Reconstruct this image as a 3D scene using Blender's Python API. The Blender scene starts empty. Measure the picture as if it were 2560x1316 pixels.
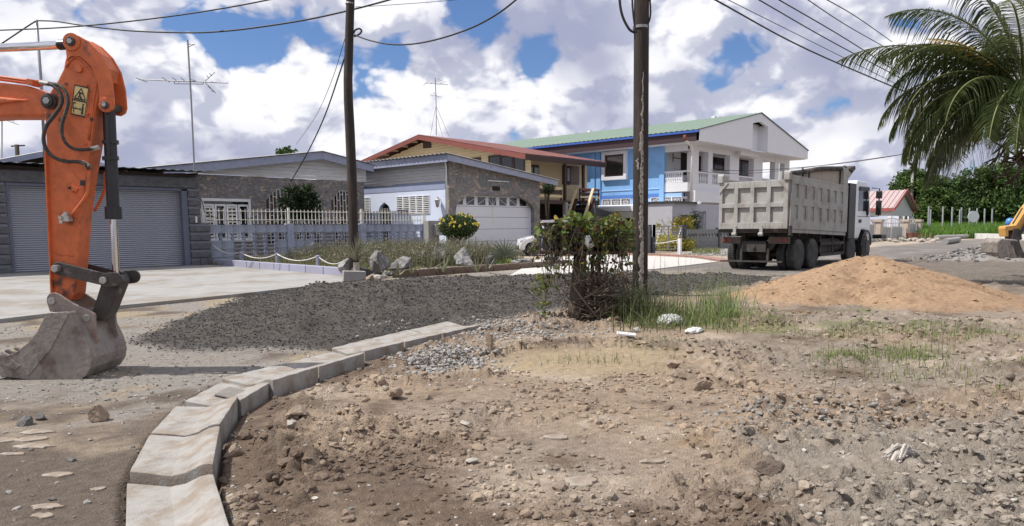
import bpy, bmesh, math, random
import numpy as np
from mathutils import Vector, Matrix

# ---------------------------------------------------------------- scene, camera, sky, sun
sc = bpy.context.scene
COL = sc.collection
random.seed(7); RNG = np.random.default_rng(11)
F_PX, PITCH, ROLL, CY, YAW, EYE = 1840., math.radians(6.32), math.radians(-.523), 776., math.radians(41.88), 1.6
sa, ca = math.sin(YAW), math.cos(YAW)          # street frame: X along the street, Y across it towards the houses
def c2w(x, y, z=0.): return (x*sa + y*ca, -x*ca + y*sa, z)   # viewer frame (right, ahead) -> street frame
cp, sp = math.cos(PITCH), math.sin(PITCH)
cr, sr = math.cos(ROLL), math.sin(ROLL)
FW = np.array(c2w(0, cp, -sp)); UP0 = np.array(c2w(0, sp, cp)); RT0 = np.array(c2w(1, 0, 0))
RT = cr*RT0 + sr*UP0; UPV = -sr*RT0 + cr*UP0
EYEP = np.array([0, 0, EYE])
cam = bpy.data.cameras.new('camera'); camo = bpy.data.objects.new('camera', cam); COL.objects.link(camo)
cam.sensor_width = 36; cam.lens = F_PX/2560*36; cam.shift_y = (CY-658)/2560
cam.clip_start = .05; cam.clip_end = 4000
camo.matrix_world = Matrix(((RT[0], UPV[0], -FW[0], 0), (RT[1], UPV[1], -FW[1], 0), (RT[2], UPV[2], -FW[2], EYE), (0, 0, 0, 1)))
sc.camera = camo
sc.view_settings.view_transform = 'Standard'; sc.view_settings.look = 'None'
sc.view_settings.exposure = 0.1; sc.view_settings.gamma = 1
sc.render.resolution_x, sc.render.resolution_y = 1024, 526
SUN_EL = math.radians(57)
sd = c2w(-1, -.06); SUN_AZ = (sd[0], sd[1])
sun = bpy.data.lights.new('sun', 'SUN'); sun.energy = 5.0; sun.angle = math.radians(.53); sun.color = (1, .96, .90)
suno = bpy.data.objects.new('sun', sun); COL.objects.link(suno)
_s = Vector((sd[0]*math.cos(SUN_EL), sd[1]*math.cos(SUN_EL), math.sin(SUN_EL)))
suno.rotation_euler = _s.to_track_quat('Z', 'Y').to_euler(); suno.location = (0, 0, 30)

def ray(x, y): return FW + RT*(x-1280)/F_PX - UPV*(y-CY)/F_PX
def gp(x, y, z=0.):                     # point of the level z seen at a place of the photograph
    d = ray(x, y); return EYEP + d*((z-EYE)/d[2])
def pv(x, y, V):                        # ... of the facade plane Y = V
    d = ray(x, y); return d*(V/d[1]) + EYEP*np.array([1, 1, 1])
def pu(x, y, U):                        # ... of the side plane X = U
    d = ray(x, y); return d*(U/d[0]) + EYEP
CF = np.array(c2w(0, 1)); CR = np.array(c2w(1, 0))
def pd(x, y, D):                        # ... of the upright plane D metres ahead
    d = ray(x, y); return EYEP + d*(D/(d@CF))

# ---------------------------------------------------------------- world
w = bpy.data.worlds.new('World'); sc.world = w; w.use_nodes = True
nt = w.node_tree; nt.nodes.clear()
def N(t, typ, **kw):
    n = t.nodes.new(typ)
    for k, v_ in kw.items():
        if k.startswith('i_'):
            key = k[2:]; n.inputs[int(key) if key.isdigit() else key].default_value = v_
        else: setattr(n, k, v_)
    return n
def sky():
    L = nt.links.new
    out = N(nt, 'ShaderNodeOutputWorld'); bg = N(nt, 'ShaderNodeBackground'); bg.inputs[1].default_value = .84
    L(bg.outputs[0], out.inputs[0])
    st = N(nt, 'ShaderNodeTexSky'); st.sky_type = 'NISHITA'; st.sun_disc = False
    st.sun_elevation = SUN_EL; st.sun_rotation = math.atan2(sd[0], sd[1])
    st.air_density = 1.0; st.dust_density = .3; st.ozone_density = 3.0
    sk = N(nt, 'ShaderNodeMix', data_type='RGBA', blend_type='MULTIPLY'); sk.inputs[0].default_value = 1
    L(st.outputs[0], sk.inputs[6]); sk.inputs[7].default_value = (.086, .099, .126, 1)
    tc = N(nt, 'ShaderNodeTexCoord')
    def vm(op, a, b):
        n = N(nt, 'ShaderNodeVectorMath', operation=op)
        for i, q in enumerate((a, b)):
            if isinstance(q, (tuple, list)): n.inputs[i].default_value = q
            else: L(q, n.inputs[i])
        return n.outputs[0]
    def ma(op, a, b=0., c=None, clamp=False):
        n = N(nt, 'ShaderNodeMath', operation=op, use_clamp=clamp)
        for i, q in enumerate((a, b, c)):
            if q is None: continue
            if isinstance(q, (int, float)): n.inputs[i].default_value = q
            else: L(q, n.inputs[i])
        return n.outputs[0]
    def mr(v_, a, b, c=0., d=1., kind='SMOOTHSTEP'):
        n = N(nt, 'ShaderNodeMapRange', interpolation_type=kind)
        L(v_, n.inputs[0])
        for i, q in enumerate((a, b, c, d)): n.inputs[i+1].default_value = q
        return n.outputs[0]
    D = tc.outputs['Generated']
    def dens(off, fine=True):
        p = vm('ADD', D, off) if off is not None else D
        p = vm('MULTIPLY', p, (1, 1, 1.35))
        wn = N(nt, 'ShaderNodeTexNoise', i_Scale=9., i_Detail=2.); L(p, wn.inputs['Vector'])
        wv = vm('SUBTRACT', wn.outputs['Color'], (.5, .5, .5))
        q = vm('ADD', p, vm('MULTIPLY', wv, (.07, .07, .07)))
        q = vm('ADD', q, (3.37, 1.21, .4))
        n1 = N(nt, 'ShaderNodeTexNoise', i_Scale=4.7, i_Detail=6., i_Roughness=.5); L(q, n1.inputs['Vector'])
        r_ = ma('MULTIPLY', ma('SUBTRACT', n1.outputs['Fac'], .5), 1.25)
        for sc_, am, lo in ((10., .28, .45), (22., .17, .45), (48., .09, .45), (100., .05, .45)):     # heaped round billows, each level smaller
            v1 = N(nt, 'ShaderNodeTexVoronoi', feature='F1', i_Scale=sc_); L(q, v1.inputs['Vector']); d_ = v1.outputs['Distance']
            r_ = ma('ADD', r_, ma('MULTIPLY', ma('SUBTRACT', lo*lo, ma('MULTIPLY', d_, d_)), am))
        return r_
    d0 = dens(None)
    s3 = np.array([sd[0]*math.cos(SUN_EL), sd[1]*math.cos(SUN_EL), math.sin(SUN_EL)])
    s3 = s3*.6+np.array([0, 0, .5])
    d1 = dens(tuple(s3*.030))
    d2n = N(nt, 'ShaderNodeTexNoise', i_Scale=4.7, i_Detail=3., i_Roughness=.5); L(vm('ADD', vm('MULTIPLY', vm('ADD', D, (0, 0, .055)), (1, 1, 1.35)), (3.37, 1.21, .4)), d2n.inputs['Vector']); d2 = d2n.outputs['Fac']
    # blue gaps seen in the photograph; elsewhere the same noise opens gaps of its own
    gap = None
    for (x, y, r, k) in ((690, 70, .05, .12), (740, 30, .03, .05), (1180, 5, .05, .42), (900, 200, .04, .24), (840, 150, .02, .05), (500, 70, .04, .3), (570, 100, .025, .22),
                         (1345, 155, .02, .2), (1865, 105, .03, .30), (1780, 165, .028, .26), (2350, 190, .04, .10), (1565, 225, .018, .2), (2190, 275, .035, .08),
                         (515, 340, .02, .08), (10, 300, .03, .15), (1000, 130, .025, .25), (1290, 330, .02, .18), (1700, 40, .02, .1), (830, 190, .07, -.16), (470, 40, .045, -.14), (1000, 120, .04, -.08)):
        dr = ray(x, y); dr = dr/np.linalg.norm(dr)
        dist = N(nt, 'ShaderNodeVectorMath', operation='DISTANCE'); L(D, dist.inputs[0]); dist.inputs[1].default_value = tuple(dr)
        g = ma('MULTIPLY', mr(dist.outputs['Value'], 0., r*1.6, 1., 0.), k)
        gap = g if gap is None else ma('ADD', gap, g)
    dc = ma('SUBTRACT', d0, gap)
    sep = N(nt, 'ShaderNodeSeparateXYZ'); L(D, sep.inputs[0])
    cover = mr(ma('ADD', dc, mr(sep.outputs[2], .0, .07, .25, 0.)), -.295, -.175)
    lit = mr(ma('SUBTRACT', d0, d1), -.08, .095)             # side turned to the sun
    under = mr(d2, .46, .66)                                   # cloud mass above: grey base
    mix1 = N(nt, 'ShaderNodeMix', data_type='RGBA'); L(lit, mix1.inputs[0])
    mix1.inputs[6].default_value = (.60, .625, .77, 1); mix1.inputs[7].default_value = (1.12, 1.12, 1.17, 1)
    mix2 = N(nt, 'ShaderNodeMix', data_type='RGBA'); L(ma('MULTIPLY', under, .85), mix2.inputs[0])
    L(mix1.outputs[2], mix2.inputs[6]); mix2.inputs[7].default_value = (.41, .44, .63, 1)
    mix3 = N(nt, 'ShaderNodeMix', data_type='RGBA'); L(cover, mix3.inputs[0])
    L(sk.outputs[2], mix3.inputs[6]); L(mix2.outputs[2], mix3.inputs[7])
    # ground half: plain
    mix4 = N(nt, 'ShaderNodeMix', data_type='RGBA'); L(mr(sep.outputs[2], -.006, .0), mix4.inputs[0])
    mix4.inputs[6].default_value = (.2, .19, .18, 1); L(mix3.outputs[2], mix4.inputs[7])
    L(mix4.outputs[2], bg.inputs[0])
    w.cycles.sampling_method = 'MANUAL'; w.cycles.sample_map_resolution = 512
sky()

# ---------------------------------------------------------------- materials
MATS = {}
def mat(name, col, rough=.8, var=.12, scale=3., bump=0., bscale=40., metal=0., col2=None, mix_scale=2., mix_at=(.45, .6), spec=.5, attr=None, coat=0., stretch=None, detail=6., mixdetail=5.):
    if name in MATS: return MATS[name]
    m = bpy.data.materials.new(name); m.use_nodes = True; MATS[name] = m
    t = m.node_tree; L = t.links.new; b = t.nodes['Principled BSDF']
    b.inputs['Roughness'].default_value = rough; b.inputs['Metallic'].default_value = metal
    b.inputs['Specular IOR Level'].default_value = spec
    if coat: b.inputs['Coat Weight'].default_value = coat
    tc = N(t, 'ShaderNodeTexCoord'); vec = tc.outputs['Object']
    if stretch:
        mp = N(t, 'ShaderNodeMapping'); mp.inputs['Scale'].default_value = stretch; L(vec, mp.inputs[0]); vec = mp.outputs[0]
    nz = N(t, 'ShaderNodeTexNoise', i_Scale=scale, i_Detail=detail, i_Roughness=.62); L(vec, nz.inputs['Vector'])
    mrn = N(t, 'ShaderNodeMapRange'); L(nz.outputs['Fac'], mrn.inputs[0])
    for i, q in enumerate((.25, .75, 1-var, 1+var)): mrn.inputs[i+1].default_value = q
    if attr:
        at = N(t, 'ShaderNodeAttribute', attribute_name=attr); base = at.outputs['Color']
    else:
        rgb = N(t, 'ShaderNodeRGB'); rgb.outputs[0].default_value = (*col, 1); base = rgb.outputs[0]
    if col2 is not None:
        n2 = N(t, 'ShaderNodeTexNoise', i_Scale=mix_scale, i_Detail=mixdetail, i_Roughness=.65)
        mp2 = N(t, 'ShaderNodeMapping'); mp2.inputs['Location'].default_value = (7.3, 2.1, 4.4); L(vec, mp2.inputs[0]); L(mp2.outputs[0], n2.inputs['Vector'])
        r2 = N(t, 'ShaderNodeMapRange', interpolation_type='SMOOTHSTEP'); L(n2.outputs['Fac'], r2.inputs[0])
        r2.inputs[1].default_value, r2.inputs[2].default_value = mix_at
        mx = N(t, 'ShaderNodeMix', data_type='RGBA'); L(r2.outputs[0], mx.inputs[0]); L(base, mx.inputs[6]); mx.inputs[7].default_value = (*col2, 1)
        base = mx.outputs[2]
    vmn = N(t, 'ShaderNodeVectorMath', operation='SCALE'); L(base, vmn.inputs[0]); L(mrn.outputs[0], vmn.inputs['Scale'])
    L(vmn.outputs[0], b.inputs['Base Color'])
    if bump:
        n3 = N(t, 'ShaderNodeTexNoise', i_Scale=bscale, i_Detail=5., i_Roughness=.6); L(vec, n3.inputs['Vector'])
        bp = N(t, 'ShaderNodeBump'); bp.inputs['Strength'].default_value = min(1., bump); bp.inputs['Distance'].default_value = .02*max(1., bump)
        L(n3.outputs['Fac'], bp.inputs['Height']); L(bp.outputs[0], b.inputs['Normal'])
    return m

# ---------------------------------------------------------------- mesh helpers
class MB:
    def __init__(s): s.v = []; s.f = []
    def add(s, vs, fs):
        o = len(s.v); s.v.extend([tuple(map(float, p)) for p in vs]); s.f.extend([tuple(i+o for i in q) for q in fs]); return s
    def box(s, x0, x1, y0, y1, z0, z1):
        v = [(x, y, z) for z in (z0, z1) for y in (y0, y1) for x in (x0, x1)]
        return s.add(v, [(0, 2, 3, 1), (4, 5, 7, 6), (0, 1, 5, 4), (2, 6, 7, 3), (0, 4, 6, 2), (1, 3, 7, 5)])
    def obox(s, c, ax, ay, az):          # oriented box: centre and three half axes
        c, ax, ay, az = (np.array(q, float) for q in (c, ax, ay, az))
        v = [c+i*ax+j*ay+k*az for k in (-1, 1) for j in (-1, 1) for i in (-1, 1)]
        return s.add(v, [(0, 2, 3, 1), (4, 5, 7, 6), (0, 1, 5, 4), (2, 6, 7, 3), (0, 4, 6, 2), (1, 3, 7, 5)])
    def bar(s, a, b, w_, h_, up=(0, 0, 1)):
        a = np.array(a, float); b = np.array(b, float); d = b-a; l = np.linalg.norm(d); d = d/l
        up = np.array(up, float)
        if abs(d@up) > .98: up = np.array([1., 0, 0])
        r = np.cross(d, up); r /= np.linalg.norm(r); q = np.cross(r, d)
        return s.obox((a+b)/2, d*l/2, r*w_/2, q*h_/2)
    def prism(s, pts, off):              # polygon (3D points) extruded by a vector
        pts = [np.array(p, float) for p in pts]; off = np.array(off, float); n = len(pts)
        v = pts+[p+off for p in pts]
        return s.add(v, [tuple(range(n))[::-1], tuple(range(n, 2*n))]+[(i, (i+1) % n, (i+1) % n+n, i+n) for i in range(n)])
    def tube(s, pts, r, n=8, cap=True):
        pts = [np.array(p, float) for p in pts]; rs = r if hasattr(r, '__len__') else [r]*len(pts)
        o = len(s.v); prev = None
        for i, p in enumerate(pts):
            d = pts[min(i+1, len(pts)-1)]-pts[max(i-1, 0)]; d = d/(np.linalg.norm(d)+1e-9)
            if prev is None:
                a = np.cross(d, (0, 0, 1) if abs(d[2]) < .9 else (1, 0, 0))
            else: a = prev-d*(prev@d)
            a = a/(np.linalg.norm(a)+1e-9); prev = a; b = np.cross(d, a)
            for k in range(n):
                t = 2*math.pi*k/n; s.v.append(tuple(p+rs[i]*(math.cos(t)*a+math.sin(t)*b)))
        for i in range(len(pts)-1):
            for k in range(n):
                a0 = o+i*n+k; a1 = o+i*n+(k+1) % n; s.f.append((a0, a1, a1+n, a0+n))
        if cap:
            s.f.append(tuple(o+k for k in range(n))[::-1]); e = o+(len(pts)-1)*n; s.f.append(tuple(e+k for k in range(n)))
        return s
    def lathe(s, prof, c=(0, 0, 0), n=10):       # (radius, height) profile round Z
        o = len(s.v)
        for r, z in prof:
            for k in range(n):
                t = 2*math.pi*k/n; s.v.append((c[0]+r*math.cos(t), c[1]+r*math.sin(t), c[2]+z))
        for i in range(len(prof)-1):
            for k in range(n):
                a0 = o+i*n+k; a1 = o+i*n+(k+1) % n; s.f.append((a0, a1, a1+n, a0+n))
        s.f.append(tuple(o+k for k in range(n))[::-1]); e = o+(len(prof)-1)*n; s.f.append(tuple(e+k for k in range(n)))
        return s
    def mesh(s, name, off=(0, 0, 0)):
        me = bpy.data.meshes.new(name)
        v = np.array(s.v, float)-np.array(off, float)
        me.from_pydata(v.tolist(), [], s.f); me.update(); return me

def tag(o, label=None, cat=None, group=None, kind=None):
    if label: o['label'] = label
    if cat: o['category'] = cat
    if group: o['group'] = group
    if kind: o['kind'] = kind
    return o
def link(name, me, m, parent=None, smooth=False, bevel=0.):
    o = bpy.data.objects.new(name, me); COL.objects.link(o)
    if m and not me.materials: me.materials.append(m)
    if parent: o.parent = parent
    if smooth:
        for p in me.polygons: p.use_smooth = True
    if bevel:
        b = o.modifiers.new('bevel', 'BEVEL'); b.width = bevel; b.segments = 2; b.limit_method = 'ANGLE'; b.harden_normals = False
    return o
class Thing:
    def __init__(s, name, label, cat, loc=(0, 0, 0), group=None):
        s.loc = np.array(loc, float); s.o = bpy.data.objects.new(name, None); COL.objects.link(s.o)
        s.o.location = tuple(s.loc); s.o.empty_display_size = .2; tag(s.o, label, cat, group)
    def part(s, name, mb, m, parent=None, smooth=False, bevel=0., kind=None):
        o = link(name, mb.mesh(name, s.loc), m, parent or s.o, smooth, bevel)
        if kind: o['kind'] = kind
        return o
    def inst(s, name, me, m, loc, rot=(0, 0, 0), scale=(1, 1, 1), parent=None):   # shares mesh data
        o = link(name, me, m, parent or s.o); o.location = tuple(np.array(loc, float)-s.loc); o.rotation_euler = rot; o.scale = scale
        return o
def single(name, mb, m, label, cat, group=None, smooth=False, bevel=0., loc=None):
    loc = np.array(loc if loc is not None else np.array(mb.v).min(0)*.5+np.array(mb.v).max(0)*.5, float)
    if loc is not None: loc = loc.copy()
    o = link(name, mb.mesh(name, loc), m, None, smooth, bevel); o.location = tuple(loc); tag(o, label, cat, group); return o
def struct(name, mb, m, smooth=False, bevel=0.):
    o = link(name, mb.mesh(name), m, None, smooth, bevel); o['kind'] = 'structure'; return o
def np_mesh(name, V, Fq, m, nv=3, col=None, smooth=False, parent=None, kind=None):   # fast mesh from arrays
    me = bpy.data.meshes.new(name); V = np.ascontiguousarray(V, np.float32); Fq = np.ascontiguousarray(Fq, np.int32)
    me.vertices.add(len(V)); me.vertices.foreach_set('co', V.ravel())
    me.loops.add(Fq.size); me.loops.foreach_set('vertex_index', Fq.ravel())
    me.polygons.add(len(Fq)); me.polygons.foreach_set('loop_start', np.arange(0, Fq.size, nv, dtype=np.int32))
    me.update(calc_edges=True)
    if not smooth: me.shade_flat()
    if col is not None:
        a = me.color_attributes.new('Col', 'FLOAT_COLOR', 'POINT')
        c4 = np.ones((len(V), 4), np.float32); c4[:, :3] = col; a.data.foreach_set('color', c4.ravel())
    o = link(name, me, m, parent)
    if kind: o['kind'] = kind
    return o
def curve_pts(pts, n=8):                 # Catmull-Rom
    P = [np.array(p, float) for p in pts]; P = [2*P[0]-P[1]]+P+[2*P[-1]-P[-2]]; out = []
    for i in range(1, len(P)-2):
        for k in range(n):
            t = k/n; a, b, c, d = P[i-1], P[i], P[i+1], P[i+2]
            out.append(.5*((2*b)+(c-a)*t+(2*a-5*b+4*c-d)*t*t+(-a+3*b-3*c+d)*t**3))
    out.append(P[-2]); return out
def sag(a, b, s_, n=24):
    a = np.array(a, float); b = np.array(b, float)
    return [a+(b-a)*t-np.array([0, 0, 4*s_*t*(1-t)]) for t in np.linspace(0, 1, n)]

# ---------------------------------------------------------------- noise
def _h(ix, iy, s):
    h = (ix.astype(np.int64)*374761393+iy.astype(np.int64)*668265263+s*974711) & 0xffffffff
    h = ((h ^ (h >> 13))*1274126177) & 0xffffffff
    h = ((h ^ (h >> 16))*2246822519) & 0xffffffff
    return ((h ^ (h >> 15)) & 0xffffff)/float(0xffffff)
def perlin(x, y, s=0):
    ix = np.floor(x); iy = np.floor(y); fx = x-ix; fy = y-iy; ix = ix.astype(np.int64); iy = iy.astype(np.int64)
    ux = fx*fx*fx*(fx*(fx*6-15)+10); uy = fy*fy*fy*(fy*(fy*6-15)+10)
    def g(a, b, dx, dy):
        t = _h(a, b, s)*6.2831853; return np.cos(t)*dx+np.sin(t)*dy
    a = g(ix, iy, fx, fy); b = g(ix+1, iy, fx-1, fy); c = g(ix, iy+1, fx, fy-1); d = g(ix+1, iy+1, fx-1, fy-1)
    return ((a+(b-a)*ux)*(1-uy)+(c+(d-c)*ux)*uy)*1.5
def fbm(x, y, s=0, o=4, r=.5):
    t = 0.; a = 1.; n = 0.
    for i in range(o):
        t = t+a*perlin(x*2**i+i*17.3, y*2**i-i*9.1, s+i); n += a; a *= r
    return t/n
def lumps(x, y, s=0):                    # rounded clods: 0..1
    ix = np.floor(x).astype(np.int64); iy = np.floor(y).astype(np.int64); best = np.zeros_like(x)
    for i in (-1, 0, 1):
        for j in (-1, 0, 1):
            a = ix+i; b = iy+j
            px = a+_h(a, b, s+1); py = b+_h(a, b, s+2); r = .35+.5*_h(a, b, s+3); k = .25+.75*_h(a, b, s+4)
            d2 = ((x-px)**2+(y-py)**2)/(r*r)
            best = np.maximum(best, k*r*np.sqrt(np.clip(1-d2, 0, 1)))
    return best
def sstep(a, b, x):
    t = np.clip((x-a)/(b-a), 0, 1); return t*t*(3-2*t)
def sdpoly(X, Y, poly):                  # signed distance, negative inside
    d = np.full(X.shape, 1e9); ins = np.zeros(X.shape, bool); n = len(poly)
    for i in range(n):
        ax, ay = poly[i][:2]; bx, by = poly[(i+1) % n][:2]
        ex, ey = bx-ax, by-ay; t = np.clip(((X-ax)*ex+(Y-ay)*ey)/(ex*ex+ey*ey+1e-9), 0, 1)
        d = np.minimum(d, (X-ax-t*ex)**2+(Y-ay-t*ey)**2)
        c = ((ay > Y) != (by > Y)) & (X < (bx-ax)*(Y-ay)/((by-ay) if abs(by-ay) > 1e-9 else 1e-9)+ax); ins ^= c
    d = np.sqrt(d); return np.where(ins, -d, d)
def sdline(X, Y, pts):                   # distance to a polyline and side (>0 = right of travel)
    d = np.full(X.shape, 1e9); side = np.zeros(X.shape)
    for i in range(len(pts)-1):
        ax, ay = pts[i][:2]; bx, by = pts[i+1][:2]; ex, ey = bx-ax, by-ay
        t = np.clip(((X-ax)*ex+(Y-ay)*ey)/(ex*ex+ey*ey+1e-9), 0, 1); q = np.hypot(X-ax-t*ex, Y-ay-t*ey)
        cr_ = (X-ax)*ey-(Y-ay)*ex; u_ = q < d-1e-9; side = np.where(u_, np.sign(cr_), side); d = np.where(u_, q, d)
    return d, side
# ================================================================ ground
# kerb and channel units: corners of the tops (photograph places on levels of the kerb)
ZL, ZR = .05, .15
SLABS = [  # near-left, near-right, far-right, far-left
    ((312, 1400), (600, 1400), (533, 1186), (317, 1207), -.05),
    ((323, 1180), (532, 1162), (550, 1066), (375, 1085), .0),
    ((377, 1083), (549, 1061), (595, 991), (440, 1015), .0),
    ((461, 1003), (602, 1000), (681, 953), (553, 955), -.02),
    ((553, 946), (682, 951), (795, 917), (701, 910), .015),
    ((703, 911), (797, 917), (911, 883), (832, 879), -.005),
    ((828, 871), (911, 878), (1010, 855), (925, 846), -.03),
    ((927, 847), (1012, 855), (1105, 834), (1022, 824), -.07),
    ((1024, 825), (1107, 834), (1200, 813), (1120, 803), -.10)]
SLAB3 = []
for a, b, c, d, dz in SLABS:
    SLAB3.append([gp(*a, ZL+dz), gp(*b, ZR+dz), gp(*c, ZR+dz), gp(*d, ZL+dz)])
KR = [gp(640, 1600, .1)[:2]]+[(s[1][:2]+s[1][:2])/2 for s in SLAB3]+[SLAB3[-1][2][:2]]
KL = [gp(300, 1600, .1)[:2]]+[s[0][:2] for s in SLAB3]+[SLAB3[-1][3][:2]]
def gpp(l, z=0.): return [tuple(gp(x, y, z)[:2]) for x, y in l]
KR_EXT = KR+gpp([(1420, 768), (1700, 728), (1900, 700), (2300, 640)])+[(140, 12)]
HEAP = gpp([(330, 862), (430, 815), (540, 775), (640, 735), (735, 706), (880, 712), (1000, 702), (1100, 696), (1210, 698), (1330, 690), (1440, 690), (1600, 688), (1700, 690), (1800, 688), (1930, 694),
            (1900, 708), (1800, 722), (1650, 742), (1420, 766), (1200, 806), (1050, 838), (930, 860), (800, 876), (640, 868), (520, 876), (420, 872)], .0)
DRIVE_L = gpp([(-420, 850), (0, 797), (250, 768), (420, 752), (600, 734), (760, 716), (905, 704)], .08)+[(15.05, 20.6), (16.2, 33.3), (8.0, 33.3), (-2, 33.3)]
DRIVE_R = gpp([(1270, 692), (1400, 686), (1640, 673), (1795, 655), (1735, 646), (1640, 641), (1490, 638)], .02)+[(29.5, 24.6)]
SIDE_OUT = [(-40, -40)]
PILE_C = gp(2165, 740)[:2]; PILE_H = .92
GARDEN = [(15.3, 20.7), (16.4, 20.4), (22.5, 19.5), (26.5, 18.9), (29.4, 24.6), (30.3, 33), (30.3, 34), (16.2, 34)]
SMOOTH = gpp([(1190, 915), (1330, 872), (1560, 868), (1720, 880), (1650, 925), (1420, 940)])
def terr(X, Y, want_col=True):
    cxr = X*sa-Y*ca; cyr = X*ca+Y*sa                       # viewer frame, for placing patches of soil
    near = cyr < 60
    wx = X+.35*fbm(X*.8, Y*.8, 31, 3); wy = Y+.35*fbm(X*.8+9, Y*.8, 37, 3)
    dk, side = sdline(X, Y, KR_EXT); lot = side > 0          # the open lot with the viewer
    big = fbm(X*.35, Y*.35, 3, 3); med = fbm(X*1.3, Y*1.3, 5, 4)
    hp = sdpoly(wx, wy, HEAP)
    kd, ks = sdline(X, Y, KR)
    # --- zones, 0..1
    zlot = np.where(lot, 1., 0.)
    heap = sstep(.25, -.1, hp+.15*med)
    px = X-PILE_C[0]; py = Y-PILE_C[1]
    pxr = px*sa-py*ca; pyr = px*ca+py*sa
    rr = np.hypot(np.where(pxr < 0, pxr/2.8, pxr/2.6), np.where(pyr < 0, pyr/3.3, pyr/3.0))
    ang = np.arctan2(pyr, pxr); rr = rr*(1+.12*np.sin(ang*3+1)+.07*np.sin(ang*5)+.05*np.sin(ang*9+2))+.07*med
    pile = np.clip(1-rr, 0, 1)
    pileh = PILE_H*(1-np.sqrt(rr*rr+.03)*1.0+.17*0)*sstep(1.06, .9, rr)
    pileh = np.maximum(0, PILE_H*(1.06-np.sqrt(rr*rr*1.05+.012))) ; pileh = np.where(rr > .8, np.minimum(pileh, PILE_H*.26*sstep(1.25, .8, rr)), pileh)
    psand = sstep(1.12, .92, rr+.10*fbm(X*2.2, Y*2.2, 91, 3))
    smooth = sstep(.3, -.3, sdpoly(wx, wy, SMOOTH))*zlot
    garden = sstep(.2, -.2, sdpoly(X, Y, GARDEN))
    # --- roughness of the lot
    rgh = sstep(-.25, .35, fbm(X*.55+3, Y*.55, 61, 4)+.25*sstep(.5, 2.5, cxr)*sstep(9, 5, cyr)+.5*np.exp(-(kd/.55)**2)*(ks > 0)+.25*sstep(11., 9., cyr)*sstep(8.0, 9.5, cyr)*sstep(1.5, 3, cxr)-.3*sstep(2.2, .3, np.abs(cxr-.3)+np.abs(cyr-6.2)*.5))
    rgh = rgh*(1-.95*smooth)*(1-psand)
    rut = np.abs(np.sin(1.9*(cyr-.42*cxr+.25*med)+.4)); rgh = np.clip(rgh+.35*sstep(.25, .05, rut)*sstep(.0, .5, rgh+.2)*zlot, 0, 1)
    h = .035*big+.02*med
    if near.any():
        w1 = fbm(X*5., Y*5., 161, 3)*.35; w2 = fbm(X*5.+31, Y*5., 167, 3)*.35; w3 = fbm(X*17., Y*17., 171, 2); w4 = fbm(X*17.+31, Y*17., 177, 2)
        l1 = lumps(X*2.3+w1*1.6, Y*2.3+w2*1.6, 101); l2 = lumps(X*5.5+w1*2+w3*.25, Y*5.5+w2*2+w4*.25, 111); l3 = lumps(X*12+w3*.7, Y*12+w4*.7, 121); l4 = lumps(X*26.+w3, Y*26.+w4, 131)
        clod = .08*l1*sstep(.45, .85, rgh)+.085*l2*sstep(.3, .8, rgh)+.07*l3*(.05+.95*rgh)+.045*l4*(.15+.85*rgh)+.05*rgh*fbm(X*3.2, Y*3.2, 181, 3)+.03*rgh*np.abs(fbm(X*7., Y*7., 187, 3))+.010*w3*(.2+rgh)+.012*(w1+w2)*rgh
        crev = -np.abs(fbm(X*1.9, Y*1.9, 71, 4)); crev = .10*sstep(-.05, 0, crev)*sstep(.35, .7, rgh)
        h = h+np.where(lot, clod*(1-psand)-crev*(1-psand), (.3+.7*sstep(6., 7.5, cyr))*(.03*l3+.02*l4))
    else:
        l3 = np.zeros_like(X); l2 = l3; clod = l3
    h = np.where(lot, h-.02, h*.35-.015)
    h = h-.10*np.exp(-(kd/.25)**2)*(ks > 0)*sstep(10.5, 8.5, cyr)      # trench along the kerb units
    h = h-.08*np.exp(-(dk/.3)**2)*sstep(10.5, 8.5, cyr)
    n_s = fbm(X*.8, Y*.8, 157, 2)
    # humps of gravel
    ridge = 1-np.abs(np.sin(Y*2.1+1.8*fbm(X*.45, Y*.45, 41, 3)+X*.12))**.6
    edge = sstep(0, -1.8, hp)
    gh = heap*(.02+edge*(.05+.16*fbm(X*.5, Y*.9, 43, 3)+.15*ridge+.07*fbm(X*2, Y*3, 47, 3))+.025*lumps(X*9, Y*9, 141)+.012*lumps(X*22, Y*22, 145))
    h = np.where(heap > 0, np.maximum(h, gh), h)
    h = np.maximum(h, pileh+psand*(.07*med+.05*np.sin(ang*7+2*n_s)*pile+.04*lumps(X*5., Y*5., 151)*sstep(.1, .5, fbm(X*1.5, Y*1.5, 155, 2)+.3)+.02*lumps(X*13, Y*13, 153)))
    h = h+garden*.06
    din = np.minimum(sdpoly(X, Y, DRIVE_L), sdpoly(X, Y, DRIVE_R))
    h = np.where(din < .25, np.minimum(h, -.03+.3*np.clip(din, 0, .25)), h)
    far = sstep(45, 70, cyr); h = h*(1-far)
    road = (~lot) & (Y > 8) & (Y < 17.2)
    h = np.where(road & (X > 26), np.minimum(h, .0), h)
    pb = gp(392, 1042)[:2]; h = h-.022*np.exp(-(((X-pb[0])*sa-(Y-pb[1])*ca)/.16)**2-(((X-pb[0])*ca+(Y-pb[1])*sa)/.09)**2)
    # small mound behind the lot at the right where rubble is dumped
    rb = gp(2470, 650)[:2]; rd = np.hypot(X-rb[0], Y-rb[1]); h = np.maximum(h, .7*np.clip(1-rd/2.6, 0, 1)**1.1+.1*med*(rd < 2.6))
    for q in SLAB3:
        sq = sdpoly(X, Y, [p[:2] for p in q]); h = np.where(sq < .6, np.minimum(h, np.where(sq < .03, -.08, np.minimum(q[0][2], .0)-.02+.45*sq)), h)
    if not want_col: return h
    # --- colour of the ground itself
    C = lambda r, g, b: np.array([r, g, b])
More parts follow.
